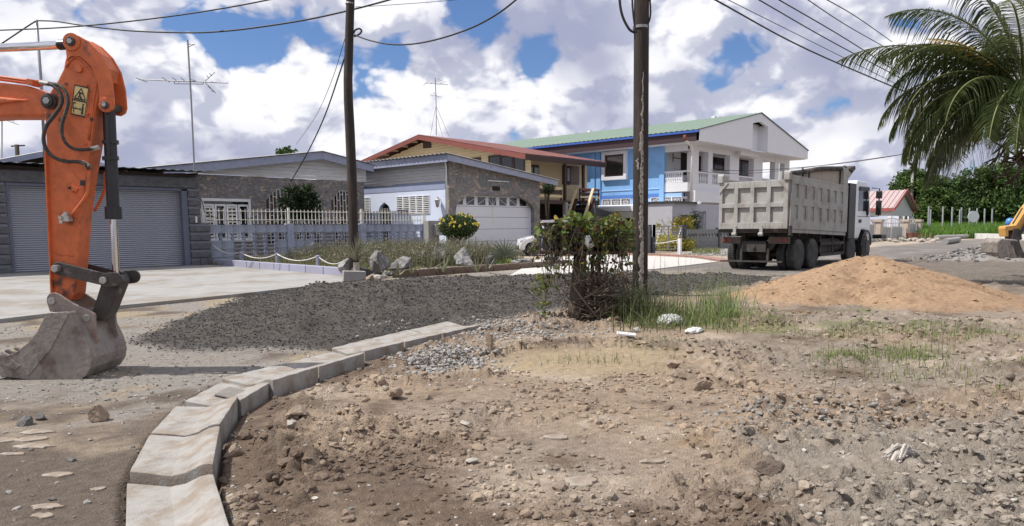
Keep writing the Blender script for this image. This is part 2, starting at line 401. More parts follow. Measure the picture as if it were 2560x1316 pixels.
    def mixc(c, col, k): return c+(col-c)*k[..., None]
    n1 = fbm(X*.9+5, Y*.9, 201, 5, .6); n2 = fbm(X*3.1, Y*3.1, 211, 4, .6); n3 = fbm(X*.4, Y*.4, 221, 3)
    c = np.zeros(X.shape+(3,))+C(.375, .285, .205)
    c = mixc(c, C(.335, .28, .225), sstep(-.1, .5, n3+.35*sstep(.5, 3., cxr-.15*cyr)))
    c = mixc(c, C(.185, .135, .098), sstep(.05, .45, n1+.6*np.exp(-(kd/.5)**2)*(ks > 0)+.22*sstep(5.6, 4., cyr)*sstep(2., .5, np.abs(cxr))))
    c = mixc(c, C(.49, .40, .305), sstep(.1, .5, -n1+.2*n2))
    c = mixc(c, C(.31, .20, .10), .7*sstep(.35, .6, fbm(X*.7+40, Y*.7, 231, 4)))
    c = mixc(c, C(.335, .29, .24), sstep(.1, .5, .5*n2+.9*sstep(1., 2.6, cxr)*sstep(6.5, 4.5, cyr)))
    c = mixc(c, C(.46, .36, .22), smooth*.8)
    c = mixc(c, C(.175, .14, .118), .55*sstep(.25, .7, fbm(X*1.2+3, Y*1.2, 241, 4)+.45*sstep(1.2, 2., cyr*.12)*zlot))
    # the road side
    mud = np.zeros(X.shape+(3,))+C(.20, .16, .128)
    mud = mixc(mud, C(.37, .30, .22), sstep(.0, .5, n1+.25))
    mud = mixc(mud, C(.325, .30, .27), sstep(-.15, .35, fbm(X*1.1, Y*1.1, 251, 4)+.75*sstep(5.8, 8., cyr)-.25))
    mud = mixc(mud, C(.42, .33, .20), .75*sstep(.2, .55, fbm(X*.8+11, Y*.8, 261, 3)+.25*sstep(10, 13, cyr)))
    mud = mixc(mud, C(.175, .14, .112), sstep(.0, .3, -fbm(X*.9, Y*.9, 251, 3)+.5*sstep(6.5, 5., cyr)-.1))
    rd_ = np.zeros(X.shape+(3,))+C(.215, .20, .19); rd_ = mixc(rd_, C(.36, .33, .30), .8*sstep(.05, .5, fbm(X*.25, Y*1.1, 271, 4)))
    rd_ = mixc(rd_, C(.27, .23, .19), .6*sstep(.0, .4, fbm(X*.5, Y*.5, 275, 3)))
    k = sstep(22, 26, X)*np.where(Y < 16.6, 1., 0.)
    mud = mixc(mud, rd_, k)
    tan = np.zeros(X.shape+(3,))+C(.50, .40, .30); tan = mixc(tan, C(.36, .34, .32), sstep(-.1, .3, fbm(X*.5, Y*.5, 281, 4)))
    mud = mixc(mud, tan, np.where((Y > 16.6), 1., 0.)*sstep(19, 22, X))
    c = np.where(lot[..., None], c, mud)
    c = mixc(c, C(.105, .097, .09), heap*.96); c = mixc(c, C(.17, .15, .135), heap*.7*sstep(.2, .6, fbm(X*.9, Y*1.6, 291, 4)))
    c = mixc(c, C(.45, .295, .175), psand); c = mixc(c, C(.335, .215, .125), psand*sstep(.0, .45, n2+.6*fbm(X*.9, Y*.9, 331, 3)))
    c = mixc(c, C(.17, .165, .09), garden*.8); c = mixc(c, C(.36, .35, .33), garden*sstep(22.8, 21.5, Y+.4*n2))
    rub = sstep(2.8, 2.2, rd+.3*med); c = mixc(c, C(.34, .325, .31), rub)
    # grass verges and the field in the distance
    gr = sstep(.0, .25, fbm(X*.6+7, Y*.6, 301, 4)-.12)*zlot*sstep(9., 10.5, cyr)*sstep(16, 13, cyr)*sstep(1.5, 3.5, cxr)*(1-psand)
    c = mixc(c, C(.17, .20, .06), .55*gr)
    shl = np.where(lot & (X > 22), 1., 0.)*(1-psand)*(1-rub); c = mixc(c, C(.19, .165, .145), .8*shl)
    c = mixc(c, C(.11, .17, .035), sstep(95, 100, X))
    if near.any(): c = c*(1+.22*fbm(X*7, Y*7, 321, 4, .7)+.18*w3)[..., None]
    g_ = c.mean(-1, keepdims=True); c = g_+(c-g_)*.88                # dusty: a little less saturated
    c = np.clip(c*np.array([.85, .83, .81]), .01, 1)
    return h, c
def build_ground():
    def ax(a, b1, R1, b2, R2):                                # spacing a+b*r: fine near the viewer, coarse far away
        p, r = [0.], 0.
        while r < R2:
            r += a+b1*min(r, R1)+(b2*(r-R1) if r > R1 else 0); p.append(r)
        return np.array(p)
    gx = ax(.0085, .0075, 9., .035, 500.); gx = np.concatenate([-gx[:0:-1], gx]); gy = 2.4+ax(.0095, .0068, 14., .022, 900.); gy = np.concatenate([[-30., -8., -2., .5, 1.3, 1.9], gy])
    XX, YY = np.meshgrid(gx, gy); X = XX*sa+YY*ca; Y = -XX*ca+YY*sa
    Hh, Cc = terr(X, Y)
    nx, ny = len(gx), len(gy); V = np.stack([X, Y, Hh], -1).reshape(-1, 3)
    i = np.arange(nx*ny).reshape(ny, nx); Fq = np.stack([i[:-1, :-1], i[:-1, 1:], i[1:, 1:], i[1:, :-1]], -1).reshape(-1, 4)
    m = mat('ground', (1, 1, 1), .95, var=.30, scale=14., bump=1.6, bscale=55., attr='Col', spec=.15, detail=10.)
    o = np_mesh('ground', V, Fq, m, 4, Cc.reshape(-1, 3), smooth=True); o['kind'] = 'structure'
build_ground()

ICO = None
def ico(sub):
    if sub == 0: return np.array([(1, 0, 0), (-1, 0, 0), (0, 1, 0), (0, -1, 0), (0, 0, 1), (0, 0, -1)], float), np.array([(0, 2, 4), (2, 1, 4), (1, 3, 4), (3, 0, 4), (2, 0, 5), (1, 2, 5), (3, 1, 5), (0, 3, 5)])
    bm = bmesh.new(); bmesh.ops.create_icosphere(bm, subdivisions=sub, radius=1.); bm.verts.ensure_lookup_table()
    v = np.array([q.co[:] for q in bm.verts]); f = np.array([[w_.index for w_ in p.verts] for p in bm.faces]); bm.free(); return v, f
def scatter(name, P, R, m, cols, sub=1, flat=(.45, .9), jag=.25, label=None, smooth=False, sink=.35, cat='stones'):
    bv, bf = ico(sub); n = len(P); nv = len(bv)
    J = 1+jag*RNG.normal(size=(n, nv, 1))
    V = bv[None]*J
    V[..., 0] *= RNG.uniform(.7, 1.2, (n, 1)); V[..., 2] *= RNG.uniform(*flat, (n, 1))
    t = RNG.uniform(0, 6.283, n); c_, s_ = np.cos(t)[:, None], np.sin(t)[:, None]
    tl = RNG.normal(0, .25, n)[:, None]; x, z = V[..., 0].copy(), V[..., 2].copy(); V[..., 0] = x*np.cos(tl)-z*np.sin(tl); V[..., 2] = x*np.sin(tl)+z*np.cos(tl)
    x, y = V[..., 0].copy(), V[..., 1].copy(); V[..., 0] = x*c_-y*s_; V[..., 1] = x*s_+y*c_
    V = V*R[:, None, None]+P[:, None, :]; V[..., 2] += (R*(.5-sink))[:, None]
    Fq = (bf[None]+(np.arange(n)*nv)[:, None, None]).reshape(-1, 3)
    o = np_mesh(name, V.reshape(-1, 3), Fq, m, 3, np.repeat(cols, nv, 0), smooth=smooth, kind='stuff')
    tag(o, label, cat); return o
def slab_clear(X, Y):
    ok = np.ones(X.shape, bool)
    for s in SLAB3: ok &= sdpoly(X, Y, [p[:2] for p in s]) > .04
    return ok
def build_scatter():
    stone = mat('loose_stone', (1, 1, 1), .9, var=.2, scale=25., bump=.5, bscale=90., attr='Col', spec=.2)
    def pts(n, x0, x1, y0, y1, pw=1.6):         # denser near the viewer
        t = RNG.random(n)**pw; cy_ = y0+(y1-y0)*t; cx_ = RNG.uniform(x0, x1, n)*np.clip(cy_*.75+.4, 0, 99)/12
        return cx_*sa+cy_*ca, -cx_*ca+cy_*sa
    # soil clods on the lot
    X, Y = pts(82000, -12, 12, 2.8, 15, 1.9); h, c = terr(X, Y)
    _, sd_ = sdline(X, Y, KR_EXT); dens = fbm(X*.8, Y*.8, 401, 4)+.25*fbm(X*.55+3, Y*.55, 61, 4)*2
    rp = np.hypot(X-PILE_C[0], Y-PILE_C[1])
    k = (sd_ > 0) & (dens+RNG.normal(0, .2, len(X)) > .11) & (rp > 3.3) & slab_clear(X, Y) & (sdpoly(X, Y, SMOOTH) > 0)
    X, Y, h, c = X[k], Y[k], h[k], c[k]; R = .005+.022*RNG.random(len(X))**3.+.022*(RNG.random(len(X)) > .97)
    cyr = X*ca+Y*sa; R *= np.clip(.8+.05*cyr, 1, 1.5)
    cc = c*RNG.uniform(.7, 1.15, (len(X), 1)); P3 = np.stack([X, Y, h], -1)
    for lo, hi, sb, jg, lab in ((0, .012, 0, .34, 'fine crumbs of soil strewn over the open lot'), (.012, .026, 1, .3, 'small angular soil clods on the open lot'), (.026, 9, 2, .15, 'larger soil clods lying on the open lot')):
        b = (R >= lo) & (R < hi); scatter('soil_clods', P3[b], R[b], stone, cc[b], sb, jag=jg, flat=(.45, .85), label=lab, cat='clods')
    n = 1500; cx_ = np.concatenate([RNG.uniform(.5, 3.6, n), RNG.normal(-1.3, .5, n//2)]); cy_ = np.concatenate([RNG.uniform(3.3, 7.5, n), RNG.uniform(3.6, 8.2, n//2)]); X = cx_*sa+cy_*ca; Y = -cx_*ca+cy_*sa; _, sd_ = sdline(X, Y, KR_EXT)
    k = (sd_ > 0) & slab_clear(X, Y) & (fbm(X*1.6, Y*1.6, 441, 3)+RNG.normal(0, .12, len(X))+.15*sstep(1.2, 2.4, cx_)-.12*sstep(.8, .2, np.abs(cx_-.8)) > .2); X, Y = X[k], Y[k]; h, c = terr(X, Y); R = .012+.042*RNG.random(len(X))**2.6
    scatter('churned_clods', np.stack([X, Y, h], -1), R, stone, c*RNG.uniform(.75, 1.1, (len(X), 1)), 2, jag=.13, flat=(.5, .9), label='heavy broken clods on the churned parts of the lot', cat='clods')
    # pale pebbles on the lot
    X, Y = pts(9000, -12, 12, 2.8, 15); h = terr(X, Y, False); _, sd_ = sdline(X, Y, KR_EXT)
    k = (sd_ > 0) & slab_clear(X, Y) & (RNG.random(len(X)) < np.where(fbm(X*.9, Y*.9, 431, 3) > .05, .8, .25)); X, Y, h = X[k], Y[k], h[k]
    R = .004+.014*RNG.random(len(X))**3; cols = np.array([.42, .39, .35])*RNG.uniform(.45, 1.25, (len(X), 1))
    scatter('pebbles', np.stack([X, Y, h], -1), R, stone, cols, 1, jag=.3, label='pale pebbles scattered over the lot', cat='pebbles')
    # grey rubble patch on the lot beside the kerb
    def blob(px, py, n, s1, s2, r0, r1, col, name, lab, lift=0., pw=2.5):
        g = gp(px, py); a = RNG.normal(0, s1, n); b_ = RNG.normal(0, s2, n); X = g[0]+a*sa+b_*ca; Y = g[1]-a*ca+b_*sa
        k = slab_clear(X, Y); X, Y, a, b_ = X[k], Y[k], a[k], b_[k]
        h = terr(X, Y, False)+lift*np.exp(-(a/s1)**2-(b_/s2)**2)*RNG.random(len(X))
        R = r0+(r1-r0)*RNG.random(len(X))**pw
        scatter(name, np.stack([X, Y, h], -1), R, stone, np.array(col)*RNG.uniform(.6, 1.25, (len(X), 1)), 1, label=lab, cat='gravel')
    blob(1110, 905, 1500, .33, .5, .008, .035, (.33, .315, .295), 'broken_concrete_gravel', 'small heap of pale grey crushed stone on the lot near the kerb', .12)
    blob(1250, 825, 2200, .8, .7, .008, .035, (.33, .31, .285), 'broken_concrete_gravel', 'pale grey gravel strip beside the far kerb units', .03)
    blob(2060, 1040, 900, .45, .3, .006, .03, (.26, .24, .215), 'broken_concrete_gravel', 'grey crumbs of stone on the right of the lot')
    # road gravel round the excavator bucket
    X, Y = pts(30000, -16, 3, 6.4, 17, 1.2); h, c = terr(X, Y); d_, sd_ = sdline(X, Y, KR_EXT)
    k = (sd_ < 0) & (sdpoly(X, Y, DRIVE_L) > .03) & slab_clear(X, Y) & (sdpoly(X, Y, HEAP) > 0.1) & (RNG.random(len(X)) < np.clip((c.mean(1)-.2)/.15, .12, 1)); X, Y, h, c = X[k], Y[k], h[k], c[k]
    R = .007+.02*RNG.random(len(X))**2.6; cols = np.array([.30, .28, .255])*RNG.uniform(.4, 1.3, (len(X), 1))
    scatter('road_gravel', np.stack([X, Y, h], -1), R, stone, cols, 0, jag=.25, label='loose pale gravel on the torn up road round the bucket', cat='gravel')
    X, Y = pts(3000, -16, 0, 3., 8, 1.); h, c = terr(X, Y); d_, sd_ = sdline(X, Y, KR_EXT); k = (sd_ < 0) & slab_clear(X, Y); X, Y, h = X[k], Y[k], h[k]
    k = RNG.random(len(X)) < .4; X, Y, h = X[k], Y[k], h[k]
    R = .005+.025*RNG.random(len(X))**4; cols = np.array([.30, .28, .255])*RNG.uniform(.5, 1.25, (len(X), 1))
    scatter('mud_stones', np.stack([X, Y, h], -1), R, stone, cols, 1, label='small stones lying in the mud left of the kerb', cat='stones')
    # dark gravel of the spread heap
    xs = [p[0] for p in HEAP]; ys = [p[1] for p in HEAP]; n = 130000
    X = RNG.uniform(min(xs), max(xs), n); Y = RNG.uniform(min(ys), max(ys), n); s_ = sdpoly(X, Y, HEAP); cyr = X*ca+Y*sa
    k = (s_ < .15+RNG.normal(0, .12, n)) & (RNG.random(n) < np.clip(1.5-cyr/22, .35, 1)) & slab_clear(X, Y); X, Y = X[k], Y[k]; h = terr(X, Y, False); cyr = cyr[k]
    R = (.007+.017*RNG.random(len(X))**2.4)*np.clip(cyr/13, 1, 1.5); cols = np.array([.070, .065, .060])*RNG.uniform(.55, 1.3, (len(X), 1)); pale = RNG.random(len(X)) > .985; cols[pale] *= 2.0; cols *= (1+.5*sstep(.1, .5, fbm(X*.9, Y*1.6, 291, 4)))[:, None]
    scatter('dark_gravel', np.stack([X, Y, h], -1), R, stone, cols, 0, jag=.3, label='spread heap of dark grey crushed stone across the road', cat='gravel')
    # lumps in the sand pile
    a = RNG.uniform(0, 6.283, 900); r = 2.9*np.sqrt(RNG.random(900)); X = PILE_C[0]+r*np.cos(a); Y = PILE_C[1]+r*np.sin(a); h = terr(X, Y, False)
    R = .008+.035*RNG.random(900)**4; cols = np.array([.34, .225, .135])*RNG.uniform(.6, 1.15, (900, 1))
    scatter('sand_clods', np.stack([X, Y, h], -1), R, stone, cols, 1, jag=.3, flat=(.5, .9), label='crumbly lumps of sand on the orange sand pile', cat='clods')
    # rubble bank under the far digger bucket
    g = gp(2470, 650); n = 1400; a = RNG.normal(0, 1.5, n); b_ = RNG.normal(0, .9, n); X = g[0]+a*sa+b_*ca; Y = g[1]-a*ca+b_*sa; h = terr(X, Y, False)
    scatter('dug_rubble', np.stack([X, Y, h], -1), .02+.09*RNG.random(n)**2.5, stone, np.array([.27, .26, .25])*RNG.uniform(.55, 1.2, (n, 1)), 1, label='bank of grey rubble beside the far digger bucket', cat='rubble')
    # stones in the rock garden and the far roadside strip
    n = 2600; X = RNG.uniform(16, 27, n); Y = 20.1-(X-16.4)*.13+RNG.random(n)**1.3*1.7; h = np.full(n, .06)
    scatter('garden_gravel', np.stack([X, Y, h], -1), .03+.06*RNG.random(n)**2, stone, np.array([.27, .265, .255])*RNG.uniform(.4, 1.3, (n, 1)), 1, label='grey crushed stone filling the front of the rock garden', cat='gravel')
    n = 1500; X = RNG.uniform(38, 54, n); Y = 18.5+(X-38)*.45+RNG.normal(0, 1.2, n); k = sdpoly(X, Y, DRIVE_R) > .3; X, Y = X[k], Y[k]; h = np.zeros(len(X))
    scatter('verge_gravel', np.stack([X, Y, h], -1), .03+.07*RNG.random(len(X))**2, stone, np.array([.29, .28, .27])*RNG.uniform(.5, 1.3, (len(X), 1)), 1, label='grey gravel verge between white driveway and block wall', cat='gravel')
build_scatter()
# ================================================================ building helpers
class Face:                              # local frame of a facade: s along it, d into the building, z up
    def __init__(s, axis, c): s.axis, s.c = axis, c
    def p(s, a, d, z): return (a, s.c+d, z) if s.axis == 'V' else (s.c+d, a, z)
    def px(s, x, y):                     # place in the photograph -> (s, z)
        q = pv(x, y, s.c) if s.axis == 'V' else pu(x, y, s.c); return (q[0] if s.axis == 'V' else q[1]), q[2]
    def box(s, mb, a0, a1, d0, d1, z0, z1):
        if a0 > a1: a0, a1 = a1, a0
        if s.axis == 'V': return mb.box(a0, a1, s.c+d0, s.c+d1, z0, z1)
        return mb.box(s.c+d0, s.c+d1, a0, a1, z0, z1)
    def poly(s, mb, pts, d0, d1):        # polygon of (s, z), extruded from depth d0 to d1
        A = np.array(s.p(0, d1, 0))-np.array(s.p(0, d0, 0)); return mb.prism([s.p(a, d0, z) for a, z in pts], A)
    def wall(s, mb, a0, a1, z0, z1, d0, d1, holes=()):
        br = sorted({a0, a1, *[min(max(h[i], a0), a1) for h in holes for i in (0, 1)]})
        for l, r in zip(br[:-1], br[1:]):
            if r-l < 1e-4: continue
            m_ = (l+r)/2; zs = sorted([(h[2], h[3]) for h in holes if h[0] < m_ < h[1]]); z = z0
            for q0, q1 in zs:
                if q0 > z+1e-4: s.box(mb, l, r, d0, d1, z, q0)
                z = max(z, q1)
            if z < z1-1e-4: s.box(mb, l, r, d0, d1, z, z1)
        return mb
def cut(z_lo, z_hi, line, a0, a1, n=1):  # polygon of a board between z_lo and z_hi kept under a roof line z=line(a)
    pts = []
    for a in np.linspace(a0, a1, 41):
        if line(a) > z_lo+.01: pts.append((a, min(z_hi, line(a))))
    if len(pts) < 2: return None
    return [(pts[0][0], z_lo)]+pts+[(pts[-1][0], z_lo)]
def simp(p):
    out = []
    for i, q in enumerate(p):
        a, b = p[i-1], p[(i+1) % len(p)]
        if abs((q[0]-a[0])*(b[1]-a[1])-(q[1]-a[1])*(b[0]-a[0])) > 1e-5: out.append(q)
    return out
def boards(T, F, parent, name, m, a0, a1, z0, z1, n, line=None, d=0., th=.035):
    hgt = (z1-z0)/n; jb = []
    for i in range(n):
        lo, hi = z0+i*hgt, z0+(i+1)*hgt-.012; mb = MB(); dd = d+.006*random.random()
        if line is None: F.box(mb, a0, a1, dd-th, dd, lo, hi)
        else:
            p = cut(lo, hi, line, a0, a1)
            if not p: continue
            F.poly(mb, simp(p), dd-th, dd)
        # lap: tilt the lower edge outwards
        T.part(name, mb, m, parent)
def corr_sheet(mb, p00, p10, p01, p11, n, amp, th=.012, sub=4):   # corrugated sheet; waves counted along p00->p10, running to p01
    p00, p10, p01, p11 = (np.array(q, float) for q in (p00, p10, p01, p11))
    nn = np.cross(p10-p00, p01-p00); nn /= np.linalg.norm(nn); nn = nn if nn[2] > 0 else -nn
    k = n*sub; o = len(mb.v)
    for i in range(k+1):
        t = i/k; off = nn*amp*math.sin(2*math.pi*t*n)
        a = p00+(p10-p00)*t+off; b = p01+(p11-p01)*t+off
        mb.v += [tuple(a), tuple(b), tuple(a-nn*th), tuple(b-nn*th)]
    for i in range(k):
        a = o+4*i; b = a+4
        mb.f += [(a, b, b+1, a+1), (a+2, a+3, b+3, b+2), (a, a+2, b+2, b), (a+1, b+1, b+3, a+3)]
    mb.f += [(o, o+1, o+3, o+2), (o+4*k, o+4*k+2, o+4*k+3, o+4*k+1)]
    return mb

# ---------------------------------------------------------------- materials
m_darkstone = mat('dark_cladding', (.105, .105, .115), .85, .35, 5., .9, 18.)
m_greypost = mat('grey_render', (.17, .175, .20), .8, .12, 2.)
m_shutter = mat('shutter_metal', (.36, .37, .42), .45, .06, 1., metal=.35)
m_blackroof = mat('black_sheet', (.035, .035, .04), .5, .2, 2.)
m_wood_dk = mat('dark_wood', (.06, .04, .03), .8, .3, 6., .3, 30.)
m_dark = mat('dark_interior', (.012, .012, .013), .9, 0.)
m_glass = mat('window_glass', (.02, .022, .025), .08, 0., spec=.8)
m_bluegrey = mat('bluegrey_paint', (.30, .32, .42), .75, .15, 3., .15, 30., col2=(.22, .23, .27), mix_scale=2.5, mix_at=(.55, .72))
m_blockpaint = mat('painted_block', (.34, .37, .47), .85, .16, 4., .5, 25., col2=(.22, .23, .25), mix_scale=1.6, mix_at=(.52, .74))
m_white = mat('white_paint', (.76, .76, .76), .6, .06, 2., col2=(.55, .54, .52), mix_scale=3., mix_at=(.66, .85))
m_cream = mat('cream_paint', (.72, .69, .62), .6, .08, 3.)
m_siding = mat('white_siding', (.60, .59, .58), .75, .10, 1.5, .25, 18., col2=(.42, .41, .40), mix_scale=1.1, mix_at=(.58, .8), stretch=(1, 1, 4))
m_paleblue = mat('pale_blue_wall', (.66, .72, .86), .7, .05, 1.5, .1, 20., col2=(.50, .53, .62), mix_scale=2., mix_at=(.66, .85))
m_band = mat('blue_band', (.30, .34, .48), .7, .08, 2.)
m_zinc = mat('weathered_zinc', (.42, .41, .39), .55, .25, 2., metal=.4, col2=(.30, .24, .19), mix_scale=3., mix_at=(.55, .75))
def stone_mat():
    m = bpy.data.materials.new('stone_cladding'); m.use_nodes = True; t = m.node_tree; L = t.links.new; b = t.nodes['Principled BSDF']
    tc = N(t, 'ShaderNodeTexCoord'); nz = N(t, 'ShaderNodeTexNoise', i_Scale=2.2, i_Detail=3.); L(tc.outputs['Object'], nz.inputs['Vector'])
    mx = N(t, 'ShaderNodeVectorMath', operation='MULTIPLY_ADD'); L(nz.outputs['Color'], mx.inputs[0]); mx.inputs[1].default_value = (.3, .3, .3); L(tc.outputs['Object'], mx.inputs[2])
    sc_ = N(t, 'ShaderNodeVectorMath', operation='MULTIPLY'); L(mx.outputs[0], sc_.inputs[0]); sc_.inputs[1].default_value = (4.6, 4.6, 7.0)
    v1 = N(t, 'ShaderNodeTexVoronoi', i_Scale=1.); L(sc_.outputs[0], v1.inputs['Vector'])
    v2 = N(t, 'ShaderNodeTexVoronoi', feature='DISTANCE_TO_EDGE', i_Scale=1.); L(sc_.outputs[0], v2.inputs['Vector'])
    cr_ = N(t, 'ShaderNodeValToRGB'); sp_ = N(t, 'ShaderNodeSeparateColor'); L(v1.outputs['Color'], sp_.inputs[0]); L(sp_.outputs[0], cr_.inputs[0])
    e = cr_.color_ramp.elements; e[0].color = (.17, .155, .15, 1); e[1].color = (.42, .33, .27, 1)
    for pos, c in ((.3, (.27, .245, .235, 1)), (.55, (.20, .195, .20, 1)), (.8, (.33, .285, .25, 1))):
        q = e.new(pos); q.color = c
    n2 = N(t, 'ShaderNodeTexNoise', i_Scale=14., i_Detail=6.); L(tc.outputs['Object'], n2.inputs['Vector'])
    mm = N(t, 'ShaderNodeMix', data_type='RGBA', blend_type='OVERLAY'); mm.inputs[0].default_value = .6; L(cr_.outputs[0], mm.inputs[6]); L(n2.outputs['Color'], mm.inputs[7])
    mo = N(t, 'ShaderNodeMapRange'); L(v2.outputs['Distance'], mo.inputs[0]); mo.inputs[2].default_value = .07
    m2 = N(t, 'ShaderNodeMix', data_type='RGBA'); L(mo.outputs[0], m2.inputs[0]); m2.inputs[6].default_value = (.20, .19, .18, 1); L(mm.outputs[2], m2.inputs[7])
    L(m2.outputs[2], b.inputs['Base Color']); b.inputs['Roughness'].default_value = .85
    bp = N(t, 'ShaderNodeBump'); bp.inputs['Strength'].default_value = .8; bp.inputs['Distance'].default_value = .04
    ad = N(t, 'ShaderNodeMath', operation='ADD'); L(mo.outputs[0], ad.inputs[0]); L(n2.outputs['Fac'], ad.inputs[1]); L(ad.outputs[0], bp.inputs['Height']); L(bp.outputs[0], b.inputs['Normal'])
    return m
m_stone = stone_mat()

# ================================================================ garage with roller shutter
def roller_garage():
    T = Thing('roller_garage', 'dark stone garage with wide grey roller shutter at the left', 'garage', (11.6, 33.2, 0))
    F = Face('V', 33.2); u0, u1, zt = 8.36, 14.95, 3.43
    wl = MB(); F.wall(wl, -3, 15.62, 0, 4.02, .0, .4, [(u0, u1, -1, zt)]); wl.box(-3, -2.6, 33.6, 42, 0, 4.0); wl.box(15.2, 15.6, 33.6, 42, 0, 4.0); wl.box(-3, 15.6, 41.6, 42, 0, 4.)
    T.part('wall', wl, m_greypost)
    n = 40; mb = MB(); hs = zt/n
    prof = [(0, 0), (-.03, .2), (-.042, .5), (-.03, .8), (0, 1.)]
    mb.prism([(0, a, z*hs*.98) for a, z in prof]+[(0, .015, hs*.98), (0, .015, 0)], (u1-u0, 0, 0)); me = mb.mesh('slat'); me.materials.append(m_shutter)
    for i in range(n): T.inst('slat', me, m_shutter, (u0, 33.45, i*hs+.002))
    j = MB(); F.box(j, u1-.02, u1+.25, -.05, .12, 0, 3.5); F.box(j, u0-.1, u0+.02, -.02, .12, 0, 3.5); F.box(j, u0-.1, u1+.25, -.05, .10, zt-.02, 3.52); T.part('jamb', j, mat('dark_jamb', (.12, .13, .18), .7, .1, 2.), bevel=.01)
    mb = MB(); nb = 9
    for i in range(nb):                                        # rusticated courses of the piers
        z0 = i*.39; wide = 16.15 if i < 5 else 15.72
        for (a, b) in ((u1+.26, wide), (6.4, u0-.12)):
            q = MB(); F.box(q, a, b, -.13, 0, z0+.03, z0+.285); T.part('cladding_block', q, m_darkstone, bevel=.02)
            q = MB(); F.box(q, a, b-.03, -.07, 0, z0+.285, z0+.42-.03); T.part('mortar_course', q, m_greypost)
    q = MB(); F.box(q, -3, 15.72, -.14, 0, 3.55, 3.98); T.part('lintel', q, m_darkstone, bevel=.02)
    q = MB(); F.box(q, 15.6, 16.15, .0, .4, 0, 2.0); T.part('pier', q, m_greypost)
    q = MB()
    for a in np.arange(-2.5, 15.6, 1.5): q.bar((a, 32.7, 4.14), (a, 41, 4.6), .06, .1)
    T.part('rafter', q, m_wood_dk)
    q = MB(); F.box(q, -3, 15.7, .05, .2, 4.02, 4.16); T.part('wall_plate', q, m_wood_dk)
    q = MB(); corr_sheet(q, (-3.4, 32.35, 4.17), (15.75, 32.35, 4.27), (-3.4, 42.3, 4.75), (15.75, 42.3, 4.85), 48, .022); T.part('roof', q, m_blackroof)
    for z in (2.55, 2.2): q = MB(); q.box(7.72, 7.85, 33.0, 33.07, z, z+.28); T.part('wall_fitting', q, m_cream)  # small pale hardware pieces on the garage piers
    q = MB(); q.box(15.45, 15.52, 33.0, 33.07, 2.0, 2.28); T.part('wall_fitting', q, m_cream)
roller_garage()

def back_house():
    a = pv(118, 376, 44.); T = Thing('pale_roofed_house', 'pale sheet roofed house behind the roller shutter garage', 'house', (6, 46, 0))
    q = MB(); q.box(2, 14.5, 44.6, 56, 0, 5.0); T.part('wall', q, m_cream)
    m = mat('pale_sheet', (.62, .60, .50), .5, .1, 1.)
    ap = pv(140, 372, 44.); el = pv(-120, 416, 44.)
    q = MB(); corr_sheet(q, (ap[0], 44, ap[2]), (ap[0], 57, ap[2]), (el[0], 44, el[2]-.1), (el[0], 57, el[2]-.1), 40, .02); T.part('roof_sheet', q, m)
    q = MB(); corr_sheet(q, (ap[0], 44, ap[2]), (ap[0], 57, ap[2]), (2*ap[0]-el[0], 44, el[2]-.1), (2*ap[0]-el[0], 57, el[2]-.1), 40, .02); T.part('roof_sheet', q, m)
    q = MB(); q.bar((ap[0], 43.95, ap[2]-.15), (el[0], 43.95, el[2]-.25), .05, .28); q.bar((ap[0], 43.95, ap[2]-.15), (2*ap[0]-el[0], 43.95, el[2]-.25), .05, .28); T.part('fascia', q, m_bluegrey)
back_house()

# ================================================================ grey bungalow with stone cladding and garage wing
def grille(mb, F, a0, a1, z0, z1, d, nv, bw=.03, stag=True):
    st = (a1-a0)/nv
    for i in range(nv+1): F.box(mb, a0+i*st-bw/2, a0+i*st+bw/2, d, d+.02, z0, z1)
    if stag:
        for i in range(nv):
            zz = z0+(.25 if i % 2 else .55)
            while zz < z1: F.box(mb, a0+i*st, a0+(i+1)*st, d, d+.02, zz, zz+bw); zz += .75
    else:
        for zz in (z0, (z0+z1)/2, z1-bw): F.box(mb, a0, a1, d, d+.02, zz, zz+bw)
def vent_mesh(w_, h_, slots=2, th=.12, name='vent_block'):
    mb = MB(); b = .045
    mb.box(0, w_, 0, th, 0, b*.6); mb.box(0, w_, 0, th, h_-b*.6, h_); mb.box(0, b, .005, th, b*.6, h_-b*.6); mb.box(w_-b, w_, .005, th, b*.6, h_-b*.6)
    for i in range(1, slots): z = h_*i/slots; mb.box(b, w_-b, .01, th, z-b*.5, z+b*.5)
    return mb.mesh(name)
